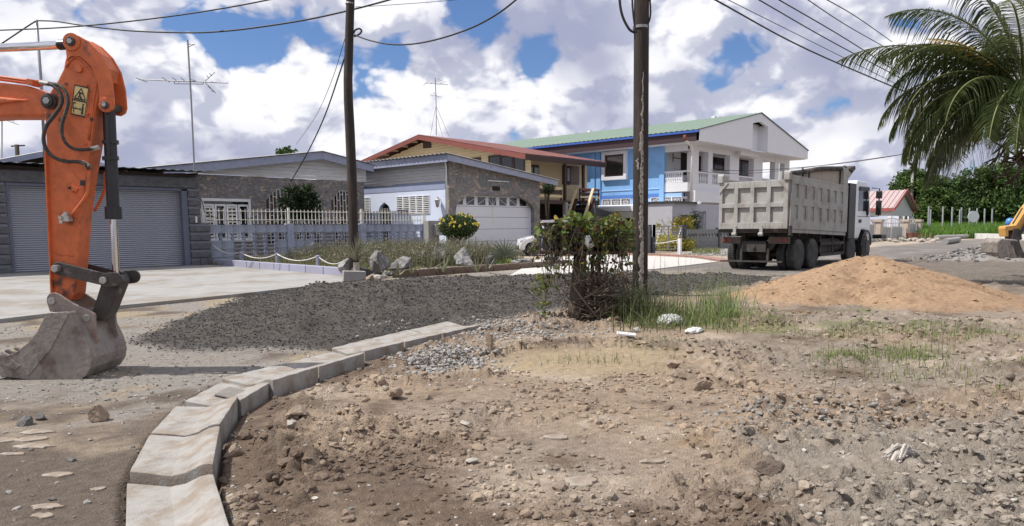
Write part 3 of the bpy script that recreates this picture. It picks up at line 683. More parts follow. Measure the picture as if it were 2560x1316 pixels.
def bungalow():
    T = Thing('stone_clad_bungalow', 'grey stone clad bungalow with low gables and white garage door', 'house', (27, 36, 0))
    F = Face('V', 38.); hs = []
    w1 = (*sorted((F.px(505, 499)[0], F.px(622, 503)[0])), 1.1, 3.24)
    w2 = (21.85, 25.5, .9, 3.95); w3 = (26.15, 28.1, .1, 4.02)
    wl = MB(); F.wall(wl, 14.6, 28.6, 0, 4.58, 0, .3, [w1, w2, w3])
    for (a0, a1, z0, z1) in (w2, w3):                         # cut off upper corners of the openings
        c_ = .62; F.poly(wl, [(a0, z1-c_), (a0, z1), (a0+c_, z1)], .002, .3); F.poly(wl, [(a1, z1), (a1, z1-c_), (a1-c_, z1)], .002, .3)
    T.part('stone_wall', wl, m_stone)
    q = MB(); q.box(14.6, 28.6, 38.3, 52, 0, 4.6); T.part('house_body', q, m_greypost)
    ax_, az = 25.62, 6.22
    line = lambda a: az-.148*abs(a-ax_)-.10
    boards(T, F, None, 'siding_board', m_siding, 13.5, 28.75, 4.60, 6.2, 8, line, d=-.02)
    Fr = Face('V', 37.35); ap = Fr.px(805, 380); L_ = Fr.px(345, 423); R_ = (28.9, ap[1]-.148*(28.9-ap[0]))
    q = MB(); Fr.poly(q, [(ap[0], ap[1]), (ap[0], ap[1]-.42), (L_[0]-1.5, L_[1]-.42-.22), (L_[0]-1.5, L_[1]-.22)], 0, .06); T.part('fascia', q, m_bluegrey)
    q = MB(); Fr.poly(q, [(ap[0]+.004, ap[1]), (R_[0], R_[1]), (R_[0], R_[1]-.42), (ap[0]+.004, ap[1]-.42)], 0, .06); T.part('fascia', q, m_bluegrey)
    q = MB(); corr_sheet(q, (ap[0], 37.25, ap[1]+.05), (ap[0], 52, ap[1]+.05), (L_[0]-1.5, 37.25, L_[1]-.17), (L_[0]-1.5, 52, L_[1]-.17), 42, .025); T.part('roof_sheet', q, m_zinc)
    q = MB(); corr_sheet(q, (ap[0], 37.25, ap[1]+.05), (ap[0], 52, ap[1]+.05), (29.2, 37.25, R_[1]), (29.2, 52, R_[1]), 42, .025); T.part('roof_sheet', q, m_zinc)
    q = MB(); q.box(27.6, 28.8, 37.4, 38, 5.35, 5.62); T.part('purlin_end', q, m_bluegrey)
    # windows
    a0, a1, z0, z1 = w1
    fr = MB(); F.wall(fr, a0-.08, a1+.08, z0-.08, z1+.1, -.06, .0, [(a0+.05, a1-.05, z0+.05, z1-.05)]); fo = T.part('window_frame', fr, m_white, bevel=.01)
    gl = MB(); F.box(gl, a0, a1, .16, .2, z0, z1); T.part('pane', gl, m_glass, fo)
    st = (a1-a0)/4
    for i in range(4):
        q = MB(); F.wall(q, a0+i*st+.02, a0+(i+1)*st-.02, z0+.03, z1-.2, .02, .07, [(a0+i*st+.12, a0+(i+1)*st-.12, z0+.13, z1-.3)]); T.part('sash', q, m_white, fo)
    for i in (1, 3):
        for k in range(9): q = MB(); F.box(q, a0+(i-.82)*st, a0+(i-.18)*st, .05, .10, z0+.2+k*.19, z0+.30+k*.19); T.part('louvre', q, m_cream, fo)
    for (a0, a1, z0, z1), nv in ((w2, 16), (w3, 9)):
        g = MB(); F.box(g, a0, a1, .22, .26, z0, z1); wo = T.part('window', g, m_glass); cu = mat('brown_shutters', (.10, .045, .03), .7, .2, 4.)
        q = MB(); st = (a1-a0)/nv
        for i in range(0, nv, 2): F.box(q, a0+i*st+.03, a0+(i+1)*st, .17, .2, z0+.1, z1-.25)
        T.part('shutter', q, cu, wo)
        q = MB(); st = (a1-a0)/nv; c_ = .62
        for i in range(nv+1):
            a = a0+i*st; zt = z1-max(0, c_-(a-a0))-max(0, c_-(a1-a)); F.box(q, a-.018, a+.018, .03, .06, z0, zt-.02)
        for i in range(nv):
            a = a0+i*st; zz = z0+(.15 if i % 2 else .5)
            while zz < z1-max(0, c_-(a-a0))-max(0, c_-(a1-a-st))-.1: F.box(q, a, a+st, .032, .058, zz, zz+.035); zz += .7
        for (p0, p1) in (((a0, z1-c_), (a0+c_, z1-.02)), ((a1-c_, z1-.02), (a1, z1-c_))): q.bar(F.p(p0[0], .045, p0[1]), F.p(p1[0], .045, p1[1]), .03, .04)
        F.box(q, a0+c_, a1-c_, .03, .06, z1-.05, z1-.01); T.part('window_bars', q, m_cream, wo)
    # garage wing: side wall along the yard
    S = Face('U', 30.5); v2 = (34.0, 37.15, 2.55, 3.68); v1 = (39.9, 42.9, 2.7, 3.75); dr = (37.75, 39.1, .2, 3.4)
    wl = MB(); S.wall(wl, 32.62, 46, 0, 4.0, 0, .25, [v2, v1, (dr[0], dr[1], .2, 3.38)])
    m_ = (dr[0]+dr[1])/2
    S.poly(wl, [(dr[0], 2.75), (dr[0], 3.38), (m_, 3.38), (dr[0]+.25, 3.15)], .002, .25); S.poly(wl, [(dr[1], 2.75), (dr[1]-.25, 3.15), (m_, 3.38), (dr[1], 3.38)], .002, .25)
    T.part('side_wall', wl, m_paleblue)
    q = MB(); S.box(q, 32.62, 46, -.02, .2, 4.0, 4.46); T.part('painted_band', q, m_band)
    boards(T, S, None, 'siding_board', m_siding, 32.45, 46, 4.47, 5.75, 7, None, d=0.)
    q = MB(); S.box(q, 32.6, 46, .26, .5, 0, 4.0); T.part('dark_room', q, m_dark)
    for (a0, a1, z0, z1, nc, nr) in ((*v2, 5, 5), (*v1, 5, 5)):
        vm_ = vent_mesh((a1-a0)/nc, (z1-z0)/nr, 2, .13); vm_.materials.append(m_white)
        for i in range(nc):
            for j in range(nr): T.inst('vent_block', vm_, m_white, (30.46, a0+(i+1)*(a1-a0)/nc, z0+j*(z1-z0)/nr), (0, 0, -math.pi/2))
    g = MB(); grille(g, S, dr[0]+.05, dr[1]-.05, .2, 3.0, .05, 7); g.tube([S.p(dr[0]+.05, .06, 3.0), S.p(dr[0]+.3, .06, 3.2), S.p(m_, .06, 3.33), S.p(dr[1]-.3, .06, 3.2), S.p(dr[1]-.05, .06, 3.0)], .02, 6); T.part('arched_grille', g, m_cream)
    
    for a_ in (dr[0]-.06, dr[1]): sw = MB(); S.box(sw, a_, a_+.06, -.03, .0, .2, 2.8); T.part('arch_trim', sw, m_white)
    lp = S.px(1101, 505); q = MB(); q.lathe([(.02, -.35), (.10, -.28), (.16, .05), (.18, .1), (.05, .2), (.02, .3)], S.p(lp[0], -.25, lp[1]), 6); q.bar(S.p(lp[0], 0, lp[1]+.15), S.p(lp[0], -.25, lp[1]+.28), .03, .03); T.part('lantern', q, m_zinc)
    q = MB(); q.tube([(30.36, 32.36, 0.1), (30.36, 32.36, 5.3), (30.1, 32.2, 5.6)], .05, 8); T.part('downpipe', q, m_white, smooth=True)
    # wing roof: one slope falling away from the yard
    zt = lambda u_: 5.93-.1065*(u_-30.0)
    q = MB(); corr_sheet(q, (29.75, 31.65, zt(29.75)+.05), (29.75, 46.3, zt(29.75)+.05), (40.35, 31.65, zt(40.35)+.05), (40.35, 46.3, zt(40.35)+.05), 40, .035); T.part('roof_sheet', q, m_zinc)
    q = MB(); q.box(29.92, 29.98, 31.80, 46.2, zt(30)-.42, zt(30)); T.part('fascia', q, m_bluegrey)
    G = Face('V', 31.8); q = MB(); G.poly(q, [(29.92, zt(29.92)), (40.25, zt(40.25)), (40.25, zt(40.25)-.33), (29.92, zt(29.92)-.36)], -.06, .0); T.part('fascia', q, m_bluegrey)
    # garage front
    W = Face('V', 32.3); o0, o1, ot = 31.05, 38.36, 3.66
    wl = MB(); W.wall(wl, 30.5, 38.95, 0, 4.6, 0, .3, [(o0, o1, -1, ot)]); W.poly(wl, [(30.5, 4.6), (30.5, zt(30.5)-.05), (38.95, zt(38.95)-.05), (38.95, 4.6)], 0, .3)
    def corner(sg, a):                                        # rounded upper corners of the garage opening
        p = [(a, ot), (a+sg*1.9, ot)]+[(a+sg*(1.9-1.9*math.sin(t)), ot-.95+.95*math.cos(t)) for t in np.linspace(.1, math.pi/2, 9)]
        W.poly(wl, p if sg > 0 else p[::-1], .003, .3)
    corner(1, o0); corner(-1, o1); T.part('stone_wall', wl, m_stone)
    q = MB(); q.box(38.65, 38.95, 32.6, 46, 0, 4.9); q.box(30.8, 38.9, 45.7, 46, 0, 4.9); T.part('wing_wall', q, m_greypost)
    q = MB(); W.box(q, o1-.02, o1+.0, .3, .9, 0, 3.0); W.box(q, o0, o0+.02, .3, .9, 0, 3.0); T.part('reveal', q, m_paleblue)
    D = Face('V', 32.75); zs = [0.02, .82, 1.6, 2.35, 3.02]
    m_door = mat('garage_door_white', (.73, .73, .76), .5, .04, 1.2)
    for z0, z1 in zip(zs[:-1], zs[1:]): q = MB(); D.box(q, o0-.2, o1+.2, -.03, .03, z0, z1-.018); T.part('door_panel', q, m_door, bevel=.008)
    nw = 7; a0, a1 = o0+.15, o1-.15; st = (a1-a0)/nw
    q = MB(); D.wall(q, o0-.2, o1+.2, 3.02, 3.75, -.03, .03, [(a0+i*st+.14, a0+(i+1)*st-.14, 3.1, 3.6) for i in range(nw)]); tp = T.part('door_window_panel', q, m_door)
    for i in range(nw):
        g = MB(); D.box(g, a0+i*st+.14, a0+(i+1)*st-.14, .0, .015, 3.1, 3.6); T.part('pane', g, m_glass, tp)
        k = a0+(i+.5)*st; h = MB(); c0 = D.p(a0+3.5*st, -.02, 3.02)
        for e_ in ((a0+i*st+.16, 3.58), (a0+(i+1)*st-.16, 3.58)):
            if i == 3: h.bar(c0, D.p(e_[0], -.02, e_[1]), .03, .03)
        if i == 3: h.bar(c0, D.p(k, -.02, 3.6), .03, .03)
        elif 0 < i < 6: h.bar(D.p(a0+i*st+.14, -.02, 3.12 if i < 3 else 3.5), D.p(a0+(i+1)*st-.14, -.02, 3.5 if i < 3 else 3.12), .03, .03)
        if h.v: T.part('sunburst_bar', h, m_door, tp)
    q = MB(); q.box(34.66, 34.74, 32.70, 32.72, 2.0, 3.0); T.part('door_seam', q, m_cream, tp)
    for (x0, y0, x1, y1, n) in ((1140, 447, 1171, 461, 4), (1197, 441, 1232, 464, 4), (1251, 446, 1281, 467, 4), (1299, 458, 1326, 469, 4)):
        a, zb = W.px(x0, y1); b, za = W.px(x1, y0); za = max(za, zb+.35); st = (b-a)/n
        for i in range(n): q = MB(); W.box(q, a+i*st+.05, a+(i+1)*st-.05, -.015, .01, zb, za); T.part('glass_brick', q, mat('glass_brick', (.13, .14, .14), .25, .3, 8.))
    a, z = W.px(1240, 472); q = MB(); W.box(q, a-.35, a+.35, -.03, 0, z-.13, z+.15); T.part('house_number_plate', q, m_dark)
    a0_, z_ = W.px(1217, 452); a1_, z2_ = W.px(1270, 455); q = MB(); q.bar(W.p(a0_, -.08, z_), W.p(a1_, -.08, z_), .05, .05); T.part('tube_light', q, m_white)
bungalow()

# ================================================================ yard wall and railing
def yard_wall():
    T = Thing('vent_block_wall', 'painted blue grey block wall with vent blocks in front of the bungalow', 'wall', (23, 34, 0))
    F = Face('V', 34.); BW, RH = .6, .38
    piers = [16.35, 20.84, 25.42, 30.05]
    for u_ in piers[1:]: q = MB(); F.box(q, u_-.2, u_+.2, -.06, .26, 0, 1.97); T.part('pier', q, m_blockpaint, bevel=.01)
    vb = vent_mesh(BW-.02, RH-.02, 2, .16); vb.materials.append(m_blockpaint)
    sb = MB(); sb.box(0, BW-.012, 0, .18, 0, RH-.012); sb = sb.mesh('block'); sb.materials.append(m_blockpaint)
    cb = MB(); cb.box(0, BW-.012, 0, .18, 0, .39); cb = cb.mesh('block'); cb.materials.append(m_blockpaint)
    for p0, p1 in zip(piers[:-1], piers[1:]):
        a, b = p0+.2, p1-.2; n = round((b-a)/BW); st = (b-a)/n; sx = st/BW
        for i in range(n):
            for r in range(4):
                vent = r == 3 or 1.2 < i < n-1.4
                T.inst('vent_block' if vent else 'block', vb if vent else sb, m_blockpaint, (a+i*st, 34.+.012*random.random(), r*RH), scale=(sx, 1, 1))
            T.inst('block', cb, m_blockpaint, (a+i*st, 33.985, 4*RH), scale=(sx, 1, 1))
    q = MB(); F.box(q, 15.9, 30.3, -.05, .25, -.1, .0); T.part('footing', q, m_blockpaint)
    R = Thing('picket_railing', 'cream painted steel picket railing on top of the block wall', 'railing', (23, 34.1, 1.95))
    for z in (2.16, 2.58): q = MB(); q.box(16.1, 30.2, 34.08, 34.11, z-.02, z+.02); R.part('rail', q, m_cream)
    pm = MB(); pm.box(-.015, .015, -.015, .015, 0, .72); pm = pm.mesh('picket'); pm.materials.append(m_cream)
    for a in np.arange(16.2, 30.2, .222): R.inst('picket', pm, m_cream, (a, 34.055, 1.95+.02*random.random()))
    for a in piers[1:]: q = MB(); q.box(a-.05, a+.05, 34.05, 34.15, 1.97, 2.78); R.part('post', q, m_cream)
    for z in (2.16, 2.58): pass
    q = MB(); q.bar((30.1, 34.1, 2.5), (30.3, 33.4, 2.5), .03, .03)
    # concrete letter box pier at the garage corner
    a = pv(1065, 548, 31.9); b = pv(1093, 612, 31.9)
    P = Thing('letterbox_pier', 'grey concrete letterbox pier behind the yellow flowering bush', 'pier', (a[0], 31.9, 0))
    q = MB(); q.box(a[0], b[0], 31.7, 32.1, 0, 2.1); P.part('pier', q, mat('raw_concrete', (.32, .305, .285), .9, .15, 4., .4, 30.), bevel=.02)
    c_ = pv(1084, 566, 31.7); q = MB(); q.box(c_[0], c_[0]+1.0, 31.5, 31.69, 1.25, 1.9); P.part('letterbox', q, m_zinc, bevel=.02)
yard_wall()
# ================================================================ timber house on stilts
m_creamwood = mat('cream_boards', (.62, .50, .30), .75, .10, 1.5, .2, 15., stretch=(1, 1, 4))
m_redroof = mat('red_roof', (.16, .055, .048), .6, .3, 1.2, col2=(.36, .28, .26), mix_scale=1.3, mix_at=(.58, .78), stretch=(.5, 1, 1))
m_redfascia = mat('red_fascia', (.20, .055, .042), .65, .15, 2.)
m_brown = mat('brown_paint', (.055, .028, .022), .65, .2, 4.)
m_concrete = mat('raw_concrete', (.32, .305, .285), .9, .15, 4., .4, 30.)
def timber_house():
    T = Thing('timber_house', 'cream timber house on stilts with red roof and front stairs', 'house', (46, 40, 0))
    S = Face('U', 41.0); ap, Re, Le = S.px(1045, 337), S.px(1314, 384), S.px(908, 399); ue = pv(1517, 401, Re[0])[0]
    ez = lambda v_: ap[1]-(ap[1]-Re[1])/(ap[0]-Re[0])*(ap[0]-v_) if v_ < ap[0] else ap[1]-(ap[1]-Le[1])/(Le[0]-ap[0])*(v_-ap[0])
    q = MB(); corr_sheet(q, (41, ap[0], ap[1]), (ue, ap[0], ap[1]), (41, Re[0], Re[1]), (ue, Re[0], Re[1]), 40, .03); T.part('roof_sheet', q, m_redroof)
    q = MB(); corr_sheet(q, (41, ap[0], ap[1]), (ue, ap[0], ap[1]), (41, Le[0]+.5, ez(Le[0]+.5)), (ue, Le[0]+.5, ez(Le[0]+.5)), 40, .03); T.part('roof_sheet', q, m_redroof)
    q = MB(); S.poly(q, [(ap[0], ap[1]-.05), (Re[0], Re[1]-.04), (Re[0], Re[1]-.42), (ap[0], ap[1]-.40)], -.05, .0); T.part('fascia', q, m_redfascia)
    q = MB(); S.poly(q, [(ap[0]+.01, ap[1]-.05), (Le[0]+.5, ez(Le[0]+.5)-.05), (Le[0]+.5, ez(Le[0]+.5)-.36), (ap[0]+.01, ap[1]-.40)], -.05, .0); T.part('fascia', q, m_redfascia)
    q = MB(); q.box(41.05, ue, Re[0]+.02, Re[0]+.09, Re[1]-.45, Re[1]-.06); T.part('eave_board', q, m_brown)
    for k in range(6):
        v_ = ap[0]+1.2+k*1.3; q = MB(); q.bar((41.02, v_, ez(v_)-.2), (42.0, v_, ez(v_)-.2), .08, .14); T.part('purlin', q, m_creamwood)
    W = Face('U', 41.95); dz = pv(1450, 503, Re[0]+.1)[2]
    v0, v1 = Re[0]+2.1, Le[0]-.4
    boards(T, W, None, 'wall_board', m_creamwood, Re[0]+.3, v1, dz, ap[1]-.3, 24, lambda a: ez(a)-.42, d=0.)
    q = MB(); q.box(42.0, 42.2, v0, v1, dz, Re[1]); q.box(42.2, ue-.8, v1-.2, v1, dz, Re[1]); q.box(ue-.95, ue-.8, v0+.3, v1, dz, Re[1]); T.part('inner_wall', q, m_creamwood)
    a, z1 = W.px(1059, 352); b, z0 = W.px(1079, 370); q = MB(); W.box(q, a, b, -.09, -.02, z0, z1); T.part('gable_vent', q, m_brown)
    for (x0, y0, x1, y1) in ((1223, 393, 1253, 424), (1254, 393, 1284, 430), (1285, 393, 1313, 436), (1180, 398, 1203, 408)):
        a, za = W.px(x0, y0); b, zb = W.px(x1, y1); g = MB(); W.box(g, b+.05, a-.05, -.07, -.02, zb, za); wo = T.part('window', g, m_glass)
        f_ = MB(); W.wall(f_, b-.02, a+.02, zb-.08, za+.08, -.10, -.05, [(b+.1, a-.1, zb+.05, za-.05)]); T.part('window_frame', f_, m_brown, wo)
    # veranda
    V = Face('V', v0); ur = pv(1467, 430, v0)[0]
    boards(T, V, None, 'wall_board', m_creamwood, 42.2, ur, dz, Re[1]-.1, 17, None, d=0.)
    for (x0, y0, x1, y1, nm) in ((1315, 411, 1346, 447, 'window'), (1404, 414, 1423, 463, 'window'), (1424, 415, 1446, 463, 'door')):
        a, za = V.px(x0, y0); b, zb = V.px(x1, y1); zb = max(zb, dz+.05); g = MB()
        V.box(g, a, b, -.09, -.05, zb, za); mo = T.part(nm, g, m_brown if nm == 'window' else mat('door_wood', (.17, .12, .085), .6, .3, 3., stretch=(1, 1, .3)))
        if nm == 'window':
            for k in range(2):
                p = MB(); w_ = (b-a)/2; V.box(p, a+k*w_+.12, a+(k+1)*w_-.1, -.12, -.10, zb+.3, za-.2); T.part('pane', p, mat('pale_pane', (.30, .33, .34), .2, .2, 3.), mo)
        else:
            p = MB()
            for k in range(9): zz = zb+.1+k*(za-zb-.3)/9; V.poly(p, [(a+.1, zz), ((a+b)/2, zz+.22), (b-.1, zz), (b-.1, zz+.05), ((a+b)/2, zz+.27), (a+.1, zz+.05)], -.11, -.09)
            T.part('door_carving', p, mat('door_wood_light', (.30, .23, .17), .6, .2, 3.), mo)
    vd = Re[0]+.15; D = Face('V', vd); uR = pv(1498, 465, vd)[0]
    for x in (1412, 1458): u_ = pv(x, 430, vd+.25)[0]; q = MB(); q.box(u_-.09, u_+.09, vd+.15, vd+.35, dz, Re[1]-.3); T.part('post', q, m_brown)
    q = MB(); q.box(42, uR, vd, v0, dz-.14, dz); T.part('deck', q, m_brown)
    uA = pv(1408, 465, vd)[0]; uB = pv(1450, 465, vd)[0]; rails = [(1.02, .85, m_redfascia), (.70, .52, m_brown), (.40, .25, m_creamwood), (.0, -.28, m_brown)]
    for (h1, h0, m_) in rails: q = MB(); D.box(q, uB, uR, -.06, -.01, dz+h0, dz+h1); T.part('rail', q, m_); q = MB(); q.box(uR-.05, uR, vd, v0-.2, dz+h0, dz+h1); T.part('rail', q, m_)
    for (h1, h0, m_) in ((1.0, .8, m_creamwood), (.75, .45, m_brown), (.40, .2, m_creamwood), (0, -.3, m_brown)): q = MB(); D.box(q, 41.6, uA-.2, -.06, -.01, dz+h0, dz+h1); T.part('rail', q, m_)
    for u_ in (uB, uR-.08, uA-.25, 42): q = MB(); D.box(q, u_, u_+.1, -.005, .1, dz-.3, dz+1.0); T.part('rail_post', q, m_brown)
    # stairs towards the street
    run = 2.0
    for v_ in (vd-.1, vd-1.75):
        for (o_, m_, w_) in ((.9, m_creamwood, .22), (.15, m_brown, .4)):
            q = MB(); q.bar((uB-.1-(.55 if v_ > vd-1 else .55), v_, dz+o_), (uB-.6-run, v_, o_-.05), .07, w_, up=(0, 1, 0)); T.part('stringer' if m_ is m_brown else 'handrail', q, m_)
    for k in range(9): t = (k+.5)/9; q = MB(); q.box(uB-.75-run*t, uB-.45-run*t, vd-1.7, vd-.15, dz*(1-t)-.05, dz*(1-t)); T.part('tread', q, m_brown)
    q = MB(); q.box(uB-.7, uB+.1, vd-1.85, vd, dz-.12, dz-.005); T.part('landing', q, m_brown)
    for u_ in (42.3, 46, 49.5, ue-1.2):
        for v_ in (vd+.1, v0+3, v1-.4): q = MB(); q.box(u_-.15, u_+.15, v_-.15, v_+.15, 0, dz-.14); T.part('stilt', q, m_concrete)
    q = MB(); q.box(42.4, ue-1, v0+1.2, v1, 0, dz-.15); T.part('dark_void_fill', q, m_wood_dk)  # dark box standing in for the shade of the open space between the stilts
    q = MB(); q.box(42.0, ue-.8, v0, v1, dz-.15, dz-.01); T.part('floor', q, m_wood_dk)
    # dark sheet lean-to below the deck
    a = pv(1466, 512, vd-.6); b = pv(1532, 545, vd-.6)
    K = Thing('dark_tarpaulin', 'black tarpaulin lean-to below the timber house deck', 'tarpaulin', ((a[0]+b[0])/2, vd-.6, 0))
    q = MB(); q.prism([(a[0], vd-.6, a[2]), (b[0]-.3, vd-.6, a[2]-.55), (b[0], vd-.6, a[2]-1.0), (b[0], vd-.6, .0), (a[0], vd-.6, .0)], (0, 3.0, 0)); K.part('sheet', q, m_blackroof)
    q = MB(); q.tube([(a[0]+.8, vd-.7, a[2]+.3), (a[0]+1.6, vd-.75, .2)], .04, 6); K.part('prop', q, m_zinc)
timber_house()

# ================================================================ blue two storey house
m_blue = mat('blue_wall', (.24, .47, .80), .7, .05, 1., .05, 20., col2=(.18, .37, .68), mix_scale=.6, mix_at=(.5, .8))
m_bluedk = mat('blue_trim', (.09, .21, .56), .7, .03, 1.)
m_gutter = mat('gutter_blue', (.05, .12, .45), .4, .1, 1.)
m_green = mat('green_roof', (.17, .235, .18), .6, .10, .8, stretch=(1, .2, 1))
m_wh2 = mat('house_white', (.74, .74, .77), .6, .03, .8)
m_rust = mat('brown_rust', (.19, .07, .05), .7, .3, 6.)
def breeze_mesh(w_):
    mb = MB(); b = .05; th = .12
    for (x0, x1, z0, z1) in ((0, w_, 0, b), (0, w_, w_-b, w_), (0, b, b, w_-b), (w_-b, w_, b, w_-b)): mb.box(x0, x1, 0, th, z0, z1)
    c = w_/2; r = w_*.22
    for (x0, x1, z0, z1) in ((c-r, c+r, c-r*.8, c-r*.8+.03), (c-r, c+r, c+r*.8-.03, c+r*.8), (c-r, c-r+.03, c-r*.8, c+r*.8), (c+r-.03, c+r, c-r*.8, c+r*.8)): mb.box(x0, x1, .01, th, z0, z1)
    for sx in (-1, 1):
        mb.bar((c-r*sx, .06, c-r*.8), (c+r*sx, .06, c+r*.8), .08, .03)
    for k in range(14):
        t = 2*math.pi*k/14; d = max(abs(math.cos(t)), abs(math.sin(t))); d2 = max(abs(math.cos(t))/r, abs(math.sin(t))/(r*.8))
        mb.bar((c+math.cos(t)/d2, .06, c+math.sin(t)/d2), (c+math.cos(t)/d*(c-b), .06, c+math.sin(t)/d*(c-b)), .08, .028)
    return mb.mesh('breeze_block')
BAL = [(.08, 0), (.09, .05), (.05, .09), (.085, .22), (.09, .30), (.045, .48), (.04, .56), (.075, .62), (.08, .68)]
def blue_house():
    T = Thing('blue_house', 'two storey bright blue house with green roof and white balcony', 'house', (62, 36, 0))
    VG, UG = 27.7, 53.0; G = Face('V', VG); el, ap, er = G.px(1749, 323), G.px(1903, 283), G.px(2020, 377)
    UG = el[0]; VB = 56.
    q = MB(); corr_sheet(q, (ap[0], VG-.1, ap[1]+.05), (ap[0], VB, ap[1]+.05), (UG-.1, VG-.1, el[1]), (UG-.1, VB, el[1]), 60, .025); T.part('roof_sheet', q, m_green)
    q = MB(); corr_sheet(q, (ap[0], VG-.1, ap[1]+.05), (ap[0], VB, ap[1]+.05), (er[0]+.1, VG-.1, er[1]), (er[0]+.1, VB, er[1]), 60, .025); T.part('roof_sheet', q, m_green)
    for k in range(3): q = MB(); q.box(ap[0]-.15, ap[0]+.15, 32+k*7, 32.35+k*7, ap[1], ap[1]+.22); T.part('ridge_vent', q, m_wh2)
    q = MB(); q.box(UG-.14, UG, VG, VB, el[1]-.22, el[1]-.06); T.part('gutter', q, m_gutter)
    q = MB(); q.box(UG+.0, UG+.08, VG+.02, VB, el[1]-.85, el[1]-.06); T.part('eave_board', q, mat('eave_brown', (.05, .025, .03), .6, .1, 1.))
    q = MB(); q.box(UG+.08, er[0], VG+.25, VB-.2, el[1]-.9, el[1]-.83); T.part('soffit', q, m_wh2)
    # front gable with its niche
    hl, hr = G.px(1882, 320)[0], G.px(1920, 330)[0]; hm = (hl+hr)/2; ht = G.px(1901, 304)[1]; hs_ = G.px(1884, 309)[1]; hb = el[1]-.86
    zr = lambda a: el[1]+(ap[1]-el[1])*(a-el[0])/(ap[0]-el[0]) if a < ap[0] else er[1]+(ap[1]-er[1])*(er[0]-a)/(er[0]-ap[0])
    q = MB(); G.poly(q, [(el[0], hb), (el[0], zr(el[0])-.03), (hl, zr(hl)-.03), (hl, hb)], 0, .25)
    tp = [(hl, hs_), (hl, zr(hl)-.03)]+([(ap[0], ap[1]-.03)] if hl < ap[0] < hr else [])+[(hr, zr(hr)-.03), (hr, hs_), (hm, ht)]; G.poly(q, tp, 0, .25)
    G.poly(q, [(hr, hb), (hr, zr(hr)-.03), (er[0], zr(er[0])-.03), (er[0], hb)], 0, .25); G.box(q, hl-.3, hr+.3, .9, 1.1, hb-.4, ap[1]-.8); G.box(q, hl-.3, hl, .25, 1.1, hb, hs_+.1); G.box(q, hr, hr+.3, .25, 1.1, hb, hs_+.1)
    T.part('gable_wall', q, m_wh2)
    q = MB(); q.bar((el[0]-.05, VG-.02, el[1]), (ap[0], VG-.02, ap[1]+.02), .12, .08); q.bar((er[0]+.05, VG-.02, er[1]), (ap[0], VG-.02, ap[1]+.02), .12, .08); T.part('verge_trim', q, mat('verge', (.12, .12, .14), .5, .1, 1.))
    # side wall
    U = UG+1.2; S = Face('U', U); vE = S.px(1661, 450)[0]; vC = VG+1.6
    wa, wz1 = S.px(1514, 389); wb, wz0 = S.px(1562, 441); hb2 = hb
    zf = S.px(1620, 486)[1]; z_sill = S.px(1560, 477)[1]
    bz0, bz1 = S.px(1540, 517)[1], S.px(1540, 498)[1]; b1a, b1b = S.px(1505, 507)[0], S.px(1577, 505)[0]; b2a, b2b = S.px(1627, 503)[0], S.px(1706, 500)[0]
    wl = MB(); S.wall(wl, vE, VB-.5, zf, hb, 0, .3, [(wb, wa, wz0, wz1)]); T.part('upper_wall', wl, m_blue)
    wl = MB(); S.wall(wl, vC+.5, VB-.5, 0, zf, 0, .3, [(b1b, b1a, bz0, bz1), (b2b, b2a, bz0, bz1)]); T.part('lower_wall', wl, mat('pale_blue_lower', (.34, .55, .86), .7, .03, 1.))
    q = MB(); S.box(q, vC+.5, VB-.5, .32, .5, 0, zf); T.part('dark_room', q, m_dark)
    q = MB(); S.box(q, vE, VB-.5, -.05, -.003, z_sill, z_sill+.07); T.part('string_course', q, mat('light_blue', (.40, .62, .92), .7, .03))
    q = MB(); S.box(q, vE, VB-.5, -.04, -.003, bz1+.02, zf+.02); T.part('blue_band', q, m_bluedk)
    for x in (1483, 1497, 1655): a = S.px(x, 470)[0]; q = MB(); S.box(q, a-.22, a+.22, -.12, -.006, 0, hb); T.part('pilaster', q, m_blue)
    fr = MB(); S.wall(fr, wb-.28, wa+.28, wz0-.28, wz1+.28, -.25, .02, [(wb+.02, wa-.02, wz0+.02, wz1-.02)]); fo = T.part('window_frame', fr, m_wh2, bevel=.02)
    g = MB(); S.box(g, wb, wa, -.05, .02, wz0, wz1); T.part('pane', g, mat('brown_glass', (.03, .025, .022), .06, 0., spec=.9), fo)
    q = MB(); S.wall(q, wb+.02, wa-.02, wz0+.02, wz1-.02, -.12, -.05, [(wb+.16, wa-.16, wz0+.16, wz1-.16)]); T.part('sash', q, m_brown, fo)
    for (a, b) in ((b1b, b1a), (b2b, b2a)):
        w_ = (b-a)/3; me = breeze_mesh(w_); me.materials.append(m_wh2)
        for k in range(3): T.inst('breeze_block', me, m_wh2, (U-.05, a+(k+1)*w_, bz0), (0, 0, -math.pi/2), (1, 1, (bz1-bz0)/w_))
    # balcony, columns, wall behind
    C = Face('V', vC); zt = C.px(1800, 432)[1]; zt = S.px(1700, 427)[1]; zb_ = zt-.95; VW = vC+2.6; Wf = Face('V', VW); uEnd = pv(1893, 440, VW)[0]
    q = MB(); S.box(q, vC, vE, .0, .25, zf+.1, zb_); C.box(q, U+.25, er[0]-1.3, .0, .25, zf+.1, zb_); T.part('balcony_parapet', q, m_wh2)
    q = MB(); q.box(U+.26, er[0]-1.3, vC+.26, VW-.01, zb_-1.3, zb_-1.1); T.part('balcony_floor', q, m_wh2)
    uF = pv(1738, 490, vC-.5)[0]; zs1, zs0 = pv(1760, 478, vC-.5)[2], pv(1760, 506, vC-.5)[2]
    q = MB(); q.box(uF, er[0]-2, vC-.5, vC-.01, zs0, zs1); T.part('canopy_slab', q, m_wh2)
    bm_ = MB(); bm_.lathe(BAL, (0, 0, 0), 8); bm_ = bm_.mesh('baluster'); bm_.materials.append(m_wh2); sc_ = (zt-zb_-.1)/.68
    for p in bm_.polygons: p.use_smooth = True
    n = 8
